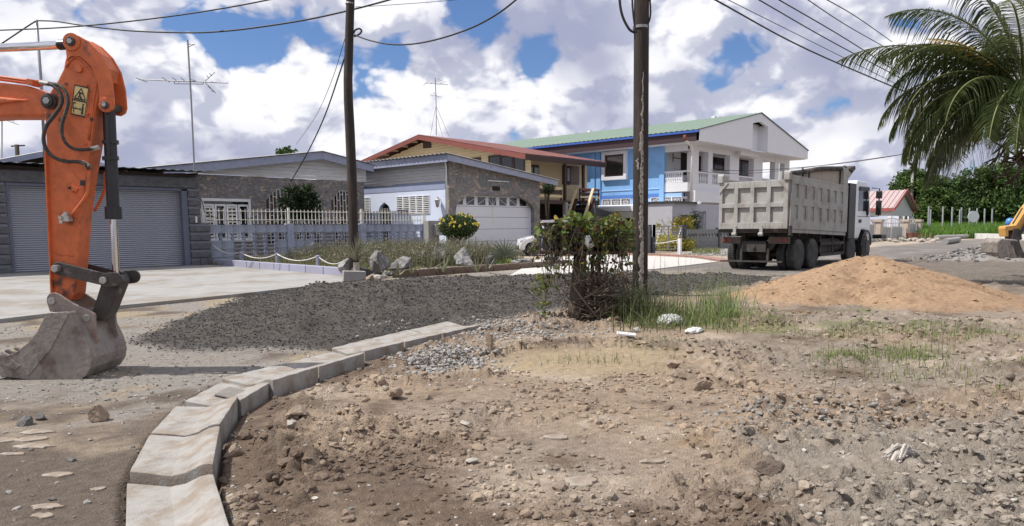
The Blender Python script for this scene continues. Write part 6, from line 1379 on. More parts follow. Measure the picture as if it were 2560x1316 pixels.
def rocks():
    rock(985, 996, (.24, .17, .15), 'tan', 'squarish tan stone on bare soil below the grey rubble heap', 3, rz=.9, sink=.12)
    rock(1226, 892, (.15, .12, .34), 'tan', 'upright pointed tan stone standing by the grey gravel', 5, sink=.3)
    rock(1680, 932, (.30, .16, .13), 'tan', 'pale tan lump of stone right of the smooth muddy patch', 8, sink=.2)
    rock(1755, 975, (.22, .17, .14), 'tan', 'rounded tan stone below the pale tan lump', 9)
    rock(745, 1065, (.22, .18, .17), 'tan', 'dusty stone in dark crumbly soil right of the kerb', 11, sink=.15)
    rock(728, 1085, (.12, .10, .08), 'pale', 'small pale stone leaning on the dusty stone by the kerb', 12)
    rock(585, 1140, (.17, .10, .16), 'tan', 'buried pale boulder against the second kerb unit', 13, sink=.35)
    rock(250, 1052, (.20, .17, .17), 'tan', 'brown broken stone on the mud left of the kerb', 15, sink=.12)
    rock(62, 1063, (.17, .13, .13), 'grey', 'grey stone on the pale paving at the left edge', 16)
    rock(100, 1050, (.12, .11, .08), 'grey', 'brownish lump beside the grey stone at the left edge', 17)
    rock(180, 1153, (.085, .05, .045), 'dark', 'small black stone lying on bare mud', 18, sink=.2)
    rock(1925, 1205, (.30, .22, .14), 'soil', 'flat soil lump at the right near the exposed roots', 20)
    rock(2480, 1150, (.16, .14, .05), 'pale', 'pale broken tile on the soil at lower right', 22, sink=.1)
    rock(1160, 1083, (.13, .10, .035), 'pale', 'oval flat stone in the middle of the lot', 23, sink=.2)
    rock(1180, 1158, (.12, .09, .07), 'pale', 'whitish stone just below the oval flat stone', 24)
    # flat flagstones
    def flag(px, py, w_, d_, label, seed, kind='pale', up=.02, rz=0.):
        g = gp(px, py); rs = np.random.default_rng(seed); n = 15; h = terr(np.array([g[0]]), np.array([g[1]]), False)[0]
        pts = [(math.cos(t)*w_/2*rs.uniform(.6, 1.15), math.sin(t)*d_/2*rs.uniform(.55, 1.15)) for t in np.linspace(0, 2*math.pi, n, endpoint=False)]
        mb = MB(); mb.prism([c2w(x, y, -.05) for x, y in pts], (0, 0, .05+up*.5)); o = link('flagstone', mb.mesh('flagstone'), m_rk['flag'], None, bevel=.006); o.location = (g[0], g[1], h+.002); tag(o, label, 'flagstone', 'flat stones in the ground'); o.rotation_euler = (rs.normal(0, .02), rs.normal(0, .02), 0)
    for i, (x, y, w_, d_, lab) in enumerate(((75, 1100, .26, .17, 'flat pale flagstone in mud at the left edge, middle of the group'), (85, 1118, .30, .14, 'long pale flagstone lowest of the left edge group'), (15, 1103, .18, .13, 'flat pale flagstone touching the left edge of the photo'), (95, 1082, .30, .13, 'pale flagstone highest of the left edge group'), (35, 1137, .2, .08, 'thin pale slab sliver below the left edge flagstones'), (145, 1190, .2, .12, 'white flat stone alone in the mud'), (115, 1270, .2, .10, 'sandy flat stone low in the mud at left'), (105, 1292, .14, .08, 'lowest white flat stone at the bottom left'), (245, 1225, .1, .08, 'small crumpled white stone beside the nearest kerb unit'))): flag(x, y, w_, d_, lab, 40+i)
    for i, (x, y, w_, d_, lab) in enumerate(((1390, 1095, .22, .14, 'flat pale paving shard in the middle of the lot'), (1450, 1208, .26, .17, 'large flat pale shard near the bottom centre'), (1630, 1157, .2, .09, 'flat tan shard right of the large pale shard'), (1645, 1180, .14, .08, 'yellowish flat stone above the dark hole'), (1990, 900, .3, .18, 'pale flat slab on the grassy right part of the lot'), (2500, 912, .55, .24, 'long flat slab at the right edge of the lot'), (1040, 862, .45, .5, 'cracked grey concrete slab beside the kerb'), (1985, 990, .35, .22, 'broad dusty slab at right of the tan stones'))): flag(x, y, w_, d_, lab, 60+i, 'tan' if i in (2, 3) else 'pale', .03)
    # boulders of the rock garden
    for i, (x, y, s_, k, lab) in enumerate(((868, 694, (1.0, .7, .75), 'white', 'pale round boulder at the kerb end next to the yucca'), (905, 697, (.9, .7, .55), 'dark', 'black flat boulder right of the yucca'), (950, 690, (1.2, .8, .95), 'grey', 'large dark topped boulder in the rock garden'), (1005, 686, (1.3, .9, .75), 'grey', 'wide low grey boulder beside the large dark topped one'), (1060, 664, (1.0, .7, .8), 'white', 'sharp white boulder at the back of the rock garden'), (1098, 668, (1.1, .8, 1.0), 'grey', 'grey split boulder right of the sharp white one'), (1160, 670, (1.25, .8, .95), 'white', 'pale ridged boulder in the middle of the rock garden'), (1225, 668, (.9, .7, .7), 'dark', 'dark mossy boulder behind the brick edging'), (1312, 668, (1.2, .6, .42), 'white', 'striped slanting boulder left of the rubbish stand'), (1385, 660, (1.2, .7, .6), 'dark', 'dark low boulder partly behind the rubbish stand'))):
        rock(x, y, s_, k, lab, 80+i, 'boulder', 'boulder', 'boulders of the rock garden', z=.04, sink=.12)
    # concrete block and rubble at the end of the kerb
    g = gp(885, 708, .07); T = link('concrete_block', MB().box(-.32, .32, -.16, .16, 0, .36).mesh('concrete_block'), m_concrete, None, bevel=.015); T.location = (g[0], g[1], .06); T.rotation_euler = (0, .05, -.5); tag(T, 'loose concrete block lying at the end of the lilac kerb', 'block')
    for i, (x, y, s_, lab) in enumerate(((925, 708, .32, 'brown rubble stone right of the loose concrete block'), (945, 705, .28, 'whitish rubble lump right of the brown rubble stone'), (962, 701, .26, 'rightmost whitish rubble lump by the brick edging'), (905, 712, .2, 'small brown rubble piece beside the loose concrete block'))): rock(x, y, (s_*1.3, s_, s_), 'pale' if 'whitish' in lab else 'tan', lab, 100+i, 'rubble', 'rubble', z=.05)
    # foam tray, rag, twisted root wood
    g = gp(1565, 858); z = terr(np.array([g[0]]), np.array([g[1]]), False)[0]
    mb = MB(); mb.box(-.19, .19, -.07, .07, 0, .012); mb.box(-.19, .19, -.07, -.055, .012, .045); mb.box(-.19, .19, .055, .07, .012, .045); mb.box(-.19, -.175, -.055, .055, .012, .045); mb.box(.175, .19, -.055, .055, .012, .045); mb.box(-.01, .01, -.055, .055, .012, .04)
    o = link('foam_tray', MB().add(np.array(mb.v)*np.array([.68, .68, .6]), mb.f).mesh('foam_tray'), mat('foam', (.82, .82, .82), .6, .03), None, bevel=.006); o.location = (g[0], g[1], z+.03); o.rotation_euler = (.15, .1, -math.pi/2+YAW-.1); tag(o, 'white foam food tray lying on the soil', 'foam tray')
    for (x, y, s_, lab, sd) in ((1675, 812, (.5, .35, .2), 'crumpled white plastic bag in the grass', 5), (1735, 832, (.42, .2, .09), 'torn white plastic scrap on the soil below the bag', 8), (1440, 832, (.05, .05, .05), '', 1)):
        if not lab: continue
        g = gp(x, y); v, f = ico(4); v = v*(1+.35*fbm(v[:, 0]*2.2+sd, v[:, 1]*2.2+v[:, 2], sd, 4)[:, None]+.18*np.abs(fbm(v[:, 0]*5+sd, v[:, 2]*5+v[:, 1]*3, sd+3, 3))[:, None])*np.array(s_)/2
        me = bpy.data.meshes.new('plastic_bag'); me.from_pydata(v.tolist(), [], f.tolist()); z = terr(np.array([g[0]]), np.array([g[1]]), False)[0]
        o = link('plastic_bag', me, mat('bag_white', (.62, .62, .60), .5, .15, 6., col2=(.20, .28, .33), mix_scale=5., mix_at=(.58, .66))); o.location = (g[0], g[1], z+s_[2]*.35); tag(o, lab, 'plastic bag')
    g = gp(2250, 1170); z = terr(np.array([g[0]]), np.array([g[1]]), False)[0]; T = Thing('root_wood', 'bleached fibrous root wood sticking out of the soil', 'root', (g[0], g[1], z)); mw = mat('bleached_wood', (.46, .42, .375), .9, .2, 20., .5, 60.)
    for k in range(26):
        t = random.random(); a = np.array(c2w(random.uniform(-.12, -.02), random.uniform(-.08, .02)))*1.; b = np.array(c2w(random.uniform(.0, .16), random.uniform(.0, .10)))
        b[2] = random.uniform(.0, .04); a[2] = random.uniform(-.02, .05); m_ = (a+b)/2+np.array([0, 0, .05+.03*random.random()])
        mb = MB(); mb.tube([T.loc+p for p in curve_pts([a, m_, b], 4)], [.006+.004*random.random()]*9, 5); T.part('fibre', mb, mw)
    # puddle beside the kerb
    P = [gp(x, y, -.03) for x, y in ((335, 1050), (350, 1035), (385, 1022), (430, 1015), (455, 1024), (440, 1045), (400, 1064), (355, 1066))]
    mw2 = mat('puddle_water', (.16, .135, .11), .04, .0, spec=.6); o = struct('puddle', MB().prism(P, (0, 0, .004)), mw2)
    # pipes and rubble by the far road
    for i, (x0, y0, x1, y1, lab) in enumerate(((2362, 612, 2395, 606, 'short grey concrete pipe lying by the far road'), (2340, 600, 2420, 597, 'long grey pipe lying behind the short one by the far road'))):
        a, b = gp(x0, y0), gp(x1, y1); mb = MB(); mb.tube([a+np.array([0, 0, .25]), b+np.array([0, 0, .25])], .25, 14); single('drain_pipe', mb, m_concrete, lab, 'pipe', loc=a)
    for i in range(16): x = 2178+i*11+random.uniform(-3, 3); rock(x, 604+random.uniform(-2, 3), (.9, .7, .5), 'pale', 'pale broken concrete lump in the row beside the far road', 120+i, 'rubble', 'rubble', 'rubble row by the far road', z=0.)
    a = gp(2282, 600); mb = MB(); mb.lathe([(.55, 0), (.7, .75), (.62, .76), (.48, .1)], a, 4); single('rusty_planter', mb, m_rust, 'rusty square planter in front of the carport gates', 'planter', loc=a)
rocks()

# ================================================================ poles, wires, aerials
m_pole = mat('pole_wood', (.032, .023, .019), .85, .3, 5., .8, 18., stretch=(1, 1, .15), col2=(.065, .045, .035), mix_scale=4., mix_at=(.5, .7))
m_bark = mat('peeling_bark', (.36, .33, .285), .95, .3, 16., 1., 30., col2=(.06, .045, .04), mix_scale=14., mix_at=(.54, .6))
m_cable = mat('cable', (.02, .02, .022), .6, .1)
m_alu = mat('aerial_alu', (.30, .30, .31), .5, .1, metal=.4)
def tubeo(T, nm, pts, r, m, par=None, n=8): mb = MB(); mb.tube(pts, r, n); return T.part(nm, mb, m, par, smooth=n > 6)
def poles():
    b = gp(1600, 741); T = Thing('utility_pole', 'thick dark utility pole with peeling pale strip behind the grass', 'utility pole', (b[0], b[1], 0)); D = b@CF
    t0 = pd(1604, 0, D); top = b+(t0-b)*1.6
    tubeo(T, 'shaft', [b+(top-b)*t-np.array([0, 0, .4 if t == 0 else 0]) for t in np.linspace(0, 1, 9)], list(np.linspace(.178, .162, 9)), m_pole, n=20)
    rs = np.random.default_rng(4)
    for (y0, y1, xo, wd) in ((180, 345, 4, 7), (320, 420, 3, 15), (400, 520, 5, 18), (500, 600, 2, 17), (590, 690, 5, 20), (660, 738, 3, 22), (395, 425, -9, 8)):       # peeled strip
        n = 14; L_, R_ = [], []
        for k in range(n+1):
            y = y0+(y1-y0)*k/n; c = 1602+xo+rs.uniform(-3, 3); w_ = wd*(.3+.7*math.sin(math.pi*(k+.4)/(n+.8)))*rs.uniform(.6, 1.1); L_.append((c-w_/2, y)); R_.append((c+w_/2, y))
        mb = MB()
        for k in range(n):
            for j in range(4):
                f0, f1 = j/4, (j+1)/4; q = []
                for (kk, ff) in ((k, f0), (k, f1), (k+1, f1), (k+1, f0)):
                    x = L_[kk][0]+(R_[kk][0]-L_[kk][0])*ff; d_ = (x-1600)/19.; d_ = max(-.97, min(.97, d_)); q.append(pd(x, L_[kk][1], D-.180*math.sqrt(1-d_*d_)-.004-.008*math.sin(math.pi*ff)))
                mb.add(q, [(0, 1, 2, 3)])
        T.part('peeling_strip', mb, m_bark)
    tubeo(T, 'cable', curve_pts([pd(x, y, D-.05) for x, y in ((1548, -60), (1549, 0), (1556, 40), (1572, 72), (1586, 82))], 6), .030, m_cable)
    tubeo(T, 'cable', curve_pts([pd(x, y, D-.22) for x, y in ((1580, -60), (1581, 10), (1586, 60), (1592, 82))], 6), .022, m_cable)
    tubeo(T, 'cable', curve_pts([pd(x, y, D-.1) for x, y in ((1620, -60), (1625, 0), (1626, 40), (1618, 66))], 6), .020, m_cable)
    mb = MB(); mb.tube([pd(1602, 66, D), pd(1602, 73, D)], .18, 20); T.part('strap', mb, m_alu)
    b = gp(885, 696); T = Thing('utility_pole', 'slimmer dark utility pole at the rock garden with a cable loop', 'utility pole', (b[0], b[1], 0)); D = b@CF
    tubeo(T, 'shaft', [pd(x, y, D) for x, y in ((886, 720), (884, 600), (880, 450), (875, 330), (871, 250), (870, 200), (873, 100), (876, 0), (880, -260))], [.165, .163, .16, .157, .15, .145, .14, .135, .12], m_pole, n=16)
    tubeo(T, 'cable_loop', curve_pts([pd(x, y, D-.1) for x, y in ((885, 92), (898, 86), (904, 78), (898, 72), (888, 76), (884, 84))], 5), .03, m_cable)
    tubeo(T, 'strap', [pd(875, 8, D), pd(875, 12, D)], .15, m_alu)
    b = pd(42, 420, 75.); T = Thing('utility_pole', 'distant pole with crossarm above the pale roof at left', 'utility pole', (b[0], b[1], 0)); tubeo(T, 'shaft', [np.array([b[0], b[1], 0]), pd(42, 362, 75.)], .2, m_pole); mb = MB(); mb.bar(pd(28, 366, 75.), pd(62, 364, 75.), .12, .12); T.part('crossarm', mb, m_pole)
    b = pd(2281, 560, 120.); T = Thing('utility_pole', 'pale distant pole with transformer arms behind the carport', 'utility pole', (b[0], b[1], 0)); tubeo(T, 'shaft', [np.array([b[0], b[1], 0]), pd(2281, 408, 120.)], .22, m_concrete)
    for (x0, y0, x1, y1) in ((2272, 408, 2288, 416), (2276, 420, 2287, 414)): mb = MB(); mb.bar(pd(x0, y0, 119.8), pd(x1, y1, 119.8), .3, .3); T.part('crossarm', mb, m_pole)
    # mast at far left
    D = 32.; b = pd(103, 420, D); T = Thing('cable_mast', 'thin grey mast holding a slack cable behind the excavator', 'mast', (b[0], b[1], 4.)); tubeo(T, 'mast', [pd(113, 420, D), pd(103, 205, D), pd(91, 50, D)], .06, m_alu)
    # wires
    def wire(lab, pts, r, d0, d1, n=6):
        n_ = len(pts); P = [pd(x, y, d0+(d1-d0)*i/(n_-1)) for i, (x, y) in enumerate(pts)]; P = curve_pts(P, n) if n_ > 2 else P; mb = MB(); mb.tube(P, r, 6); single('overhead_wire', mb, m_cable, lab, 'wire', 'overhead wires', smooth=True, loc=P[0])
    wire('upper overhead cable rising to the right from the left edge', [(-200, 82), (0, 76), (200, 66), (450, 38), (690, -4), (950, -70)], .026, 30, 26)
    wire('cable sagging from the left mast to the slimmer pole', [(91, 52), (140, 54), (200, 63), (320, 77), (450, 82), (540, 80), (650, 68), (800, 43), (980, -2), (1150, -60)], .030, 32, 24)
    wire('short cable from the left mast down to the left edge', [(91, 52), (60, 72), (0, 112), (-120, 190)], .03, 32, 30)
    wire('hanging cable from the pole loop up to the right', [(886, 88), (930, 103), (985, 112), (1050, 108), (1130, 88), (1210, 55), (1290, 0), (1400, -110)], .024, 24.6, 19)
    wire('service cable slanting from the slimmer pole to the bungalow', [(872, 110), (850, 180), (812, 290), (770, 380), (727, 455)], .028, 24.8, 37.5)
    wire('thin slack wire left of the service cable', [(864, 92), (830, 200), (790, 290), (740, 362)], .012, 24.8, 45)
    wire('very thin wire right of the slimmer pole top', [(882, 18), (960, 14), (1140, 0), (1300, -20)], .010, 24.8, 30)
    for i, (a, m_, b_, r, w_) in enumerate((((1770, -10), (2020, 125), (2310, 250), .035, 'lowest and thickest'), ((1800, -10), (2040, 110), (2290, 235), .016, 'thin second'), ((1880, -10), (2080, 105), (2260, 200), .026, 'third'), ((1930, -10), (2110, 95), (2250, 185), .026, 'fourth'), ((2005, -10), (2110, 60), (2215, 120), .022, 'fifth'), ((2050, -10), (2140, 42), (2230, 105), .022, 'uppermost'))): wire(f'{w_} of the parallel wires running into the palm', [a, m_, b_], r, 30, 46)
    wire('double service wire from the blue house balcony to the palm', [(1738, 424), (1850, 427), (1990, 420), (2150, 403), (2330, 372), (2450, 340)], .025, 64, 45)
    wire('thinner service wire just below the balcony wire', [(1660, 420), (1780, 432), (1900, 432), (2100, 408), (2330, 374), (2450, 344)], .016, 64, 45)
    wire('coiled black cable hanging on the picket railing', [(492, 500), (502, 498), (508, 515), (512, 530), (540, 545), (580, 552), (620, 548), (660, 530)], .025, 38.2, 38.8)
    # aerials
    def aerial(lab, pole, boom, els, D, r=.03, extra=()):
        b = pd(*pole[0], D); T = Thing('tv_aerial', lab, 'aerial', tuple(b), 'television aerials'); tubeo(T, 'mast', [pd(x, y, D) for x, y in pole], r, m_alu, n=6)
        tubeo(T, 'boom', [pd(*boom[0], D), pd(*boom[1], D)], r*.7, m_alu, n=6)
        for (x0, y0, x1, y1) in els: tubeo(T, 'element', [pd(x0, y0, D-.3), pd(x1, y1, D+.3)], r*.45, m_alu, n=5)
        for (x0, y0, x1, y1) in extra: tubeo(T, 'stay', [pd(x0, y0, D), pd(x1, y1, D)], r*.45, m_alu, n=5)
    aerial('tall grey television aerial with long boom over the bungalow', [(488, 470), (486, 425), (478, 250), (469, 100)], [(348, 199), (571, 208)], [(340, 195, 368, 206), (405, 194, 425, 206), (430, 194, 448, 206), (452, 195, 466, 206), (478, 199, 496, 206), (512, 204, 537, 181), (512, 206, 539, 233), (518, 190, 522, 196), (524, 184, 530, 190), (520, 216, 526, 222), (528, 226, 534, 230)], 36.3, .04, ((436, 210, 508, 211), (436, 210, 436, 204), (508, 211, 508, 204), (468, 112, 488, 110), (468, 120, 488, 110)))
    aerial('small stayed television aerial on the red roof', [(1091, 338), (1090, 250), (1088, 195)], [(1062, 208), (1120, 212)], [(1058, 214, 1072, 203), (1075, 209, 1100, 197), (1085, 208, 1108, 200), (1095, 212, 1116, 204), (1076, 238, 1104, 243), (1084, 232, 1098, 246)], 62., .035, ((1090, 265, 1122, 340), (1090, 265, 1076, 338), (1090, 285, 1107, 342)))
    aerial('aerial peeking out below the excavator boom at left', [(5, 420), (5, 300)], [(-10, 292), (46, 312)], [(12, 292, 20, 300), (20, 295, 28, 303), (28, 299, 36, 306)], 40., .035)
poles()
# ================================================================ vegetation
def leafmat(name, rough=.55, trans=.35):
    m = bpy.data.materials.new(name); m.use_nodes = True; t = m.node_tree; L = t.links.new; b = t.nodes['Principled BSDF']; b.inputs['Roughness'].default_value = rough; b.inputs['Specular IOR Level'].default_value = .35
    at = N(t, 'ShaderNodeAttribute', attribute_name='Col'); L(at.outputs['Color'], b.inputs['Base Color'])
    tr = N(t, 'ShaderNodeBsdfTranslucent'); L(at.outputs['Color'], tr.inputs['Color']); mx = N(t, 'ShaderNodeMixShader'); mx.inputs[0].default_value = trans
    L(b.outputs[0], mx.inputs[1]); L(tr.outputs[0], mx.inputs[2]); L(mx.outputs[0], t.nodes['Material Output'].inputs['Surface']); return m
m_leaf = leafmat('leaf'); m_blade = leafmat('grass_blade', .6, .3); m_frond = leafmat('palm_leaf', .4, .25)
def leaves(name, P, size, cols, m, parent=None, kind=None, droop=.0, aspect=.5, off=(0, 0, 0), flat=.0):
    n = len(P); d = RNG.normal(size=(n, 3)); d[:, 2] = d[:, 2]*(1-flat)-droop; d /= np.linalg.norm(d, axis=1)[:, None]
    s_ = np.cross(d, RNG.normal(size=(n, 3))); s_ /= np.linalg.norm(s_, axis=1)[:, None]; u_ = np.cross(d, s_)
    sz = np.broadcast_to(size, (n,))[:, None]
    V = np.stack([P, P+d*sz*.35+s_*sz*aspect*.5+u_*sz*.10, P+d*sz*.75+s_*sz*aspect*.36+u_*sz*.06, P+d*sz, P+d*sz*.75-s_*sz*aspect*.36+u_*sz*.06, P+d*sz*.35-s_*sz*aspect*.5+u_*sz*.10], 1)-np.array(off)
    i = (np.arange(n)*6)[:, None]; Fq = np.concatenate([i+np.array([[0, 1, 2, 3]]), i+np.array([[0, 3, 4, 5]])], 1).reshape(-1, 4)
    o = np_mesh(name, V.reshape(-1, 3), Fq, m, 4, np.repeat(cols, 6, 0), parent=parent, kind=kind); return o
def blades(name, P, hgt, cols, m, lean=.35, width=.012, parent=None, kind=None, segs=3, off=(0, 0, 0), bend=.6):
    n = len(P); a = RNG.uniform(0, 6.283, n); d = np.stack([np.cos(a), np.sin(a), 0*a], 1); s_ = np.stack([-np.sin(a), np.cos(a), 0*a], 1); ln = np.abs(RNG.normal(0, lean, n))[:, None]; h = np.broadcast_to(hgt, (n,))[:, None]; w_ = np.broadcast_to(width, (n,))[:, None]
    V = []
    for k in range(segs+1):
        t = k/segs; c = P+d*h*(ln*t+bend*ln*t*t)+np.array([0, 0, 1])*h*(t-.35*ln*t*t); V += [c+s_*w_*(1-t*.92)*.5, c-s_*w_*(1-t*.92)*.5]
    V = np.stack(V, 1)-np.array(off); nv = 2*(segs+1); i = (np.arange(n)*nv)[:, None]; Fq = np.concatenate([i+np.array([[2*k, 2*k+1, 2*k+3, 2*k+2]]) for k in range(segs)], 1).reshape(-1, 4)
    return np_mesh(name, V.reshape(-1, 3), Fq, m, 4, np.repeat(cols, nv, 0), parent=parent, kind=kind)
def vary(c, n, a=.25): return np.clip(np.array(c)*(1+RNG.normal(0, a, (n, 1)))*(1+RNG.normal(0, a*.3, (n, 3))), .004, 1)
def ht(X, Y): return terr(np.asarray(X, float), np.asarray(Y, float), False)
# ---------------------------------------------------------------- trees
m_bark2 = mat('tree_bark', (.10, .075, .055), .9, .3, 5., .5, 20.)
def tree(name, lab, base, blobs, nl, leaf, col, cat='tree', group=None, trunk=.25, droop=.1, dark=.55):
    base = np.array(base, float); T = Thing(name, lab, cat, base, group); cs = np.array([b[0] for b in blobs]); top = cs.mean(0)
    mb = MB(); mb.tube([base+np.array([0, 0, -.1]), base+(top-base)*.35*np.array([.6, .6, 1]), top*.9+base*.1], [trunk, trunk*.75, trunk*.4], 8)
    for c, r in blobs: mb.tube([base+(top-base)*.4, (base+(top-base)*.4+c)/2+np.array([0, 0, .1]), c], [trunk*.5, trunk*.3, trunk*.12], 6)
    T.part('trunk', mb, m_bark2, smooth=True)
    P, C = [], []
    for c, r in blobs:
        r = np.broadcast_to(np.array(r, float), (3,)); n = int(nl*r.prod()**(2/3)/sum(np.broadcast_to(np.array(q[1], float), (3,)).prod()**(2/3) for q in blobs))
        k = max(6, n//16); cc = RNG.normal(size=(k, 3)); cc /= np.linalg.norm(cc, axis=1)[:, None]; cc *= (.45+.6*RNG.random((k, 1))**.5)
        idx = RNG.integers(0, k, n); p = cc[idx]+RNG.normal(0, .13, (n, 3)); tone = RNG.uniform(dark, 1.3, k)[idx]
        P.append(c+p*r); C.append(vary(col, n, .18)*tone[:, None])
    P = np.concatenate(P); C = np.concatenate(C); P[:, 2] = np.maximum(P[:, 2], base[2]+.05)
    leaves('crown', P, RNG.uniform(.7, 1.25, len(P))*leaf, C, m_leaf, T.o, 'stuff', droop, .6, base); return T
def far_green():
    specs = [(2262, 500, 122, 'left', [(2262, 462, 26), (2285, 452, 30), (2275, 490, 30)], 'dark round tree behind the carport left of the distant pole'), (2300, 470, 124, '', [(2300, 455, 24), (2298, 500, 30)], 'narrow tree crown just right of the distant pole'), (2335, 560, 118, '', [(2328, 465, 24), (2340, 500, 32), (2325, 530, 28)], 'upright tree crown left of the gap of sky'), (2375, 560, 120, '', [(2372, 468, 28), (2378, 505, 34), (2360, 535, 28)], 'middle tree crown behind the steel posts'), (2410, 560, 116, '', [(2405, 475, 22), (2412, 510, 30), (2405, 545, 26)], 'pointed tree crown behind the round sign'), (2455, 560, 112, '', [(2440, 455, 34), (2470, 470, 38), (2450, 510, 40), (2475, 545, 36)], 'broad dark tree behind the right steel posts'), (2510, 560, 108, '', [(2495, 440, 36), (2530, 455, 40), (2505, 505, 44), (2540, 530, 42)], 'large shadowed tree under the palm fronds'), (2590, 560, 104, '', [(2580, 440, 50), (2600, 500, 60), (2575, 545, 40)], 'tree at the right edge behind the palm trunk')]
    for i, (x, y, D, _, bl, lab) in enumerate(specs):
        b = pd(x, 566, D); b[2] = 0; blobs = [(pd(a, c, D+random.uniform(-2, 2)), r*D/F_PX*np.array([1, 1.2, .95])) for a, c, r in bl]
        tree('tree', lab, b, blobs, 7000, .42, (.07, .125, .034) if i % 2 else (.095, .155, .038), group='trees along the far field', trunk=.3, dark=.35)
    # dark undergrowth between the trees
    for i, (x0, x1, yt, D) in enumerate(((2300, 2420, 530, 121), (2420, 2620, 520, 114))):
        n = 6000; X = RNG.uniform(x0, x1, n); Yp = yt+(566-yt)*RNG.random(n); P = np.array([pd(a, c, D+e) for a, c, e in zip(X, Yp, RNG.uniform(-3, 3, n))]); o = leaves('undergrowth', P, .8, vary((.035, .065, .02), n), m_leaf, kind='stuff', aspect=.7); tag(o, ('dark undergrowth below the left far trees', 'dark undergrowth below the right far trees')[i], 'undergrowth')
    b = pd(715, 420, 90.); b[2] = 0; tree('tree', 'treetop just showing above the bungalow roof', b, [(pd(716, 389, 90.), 1.1), (pd(725, 392, 90.), 1.), (pd(705, 395, 90.), .9)], 900, .4, (.06, .11, .03))
    # field grass
    n = 16000; x = RNG.uniform(2296, 2620, n); D = RNG.uniform(84, 108, n); P = np.array([pd(a, 570, d) for a, d in zip(x, D)]); P[:, 2] = 0; o = blades('field_grass', P, .75+.7*RNG.random(n)+np.clip((D-88)/20, 0, 1)*.9, vary((.13, .24, .04), n, .22), m_blade, .3, .16, kind='stuff', segs=2); tag(o, 'lush green grass field behind the far white kerb', 'grass')
    q = MB(); a, b = gp(2312, 592.5), gp(2640, 604); n = 22; T = Thing('far_kerb', 'white concrete kerb in front of the grass field', 'kerb', tuple(a))
    for k in range(n): p, e = a+(b-a)*k/n, a+(b-a)*((k+1)/n-.002); mb = MB(); mb.bar(p+np.array([0, 0, .3]), e+np.array([0, 0, .3]), .35, .6); T.part('kerb_block', mb, mat('kerb_white', (.66, .65, .61), .8, .1, 1.))
    for i, (x, yt, yb) in enumerate(((2321, 516, 568), (2326, 524, 562), (2357, 517, 576), (2380, 518, 572), (2399, 524, 566), (2403, 519, 566), (2423, 520, 562), (2442, 521, 562), (2461, 522, 560), (2480, 522, 560))):
        D = 96. if yb > 566 else 102.; p = pd(x-1 if yb > 570 else x, yb, D); t_ = pd(x+1, yt, D); p[2] = 0; mb = MB(); mb.tube([p, t_], .10, 8); single('steel_post', mb, mat('galvanised', (.42, .43, .45), .5, .1, metal=.3), ('leftmost', 'short second', 'third', 'fourth', 'short fifth', 'sixth', 'seventh', 'eighth', 'ninth', 'rightmost')[i]+' grey steel post in the row on the grass field', 'post', 'steel posts on the field', loc=p)
    c = pd(2434, 542, 98.); T = Thing('round_sign', 'round white sign disc between the steel posts', 'sign', (c[0], c[1], 0)); mb = MB(); mb.tube([c, c+AW*.06], .75, 20); T.part('disc', mb, m_wh2); mb = MB(); mb.tube([np.array([c[0], c[1], 0])+AW*.1, c+AW*.1], .07, 6); T.part('post', mb, m_alu)
far_green()
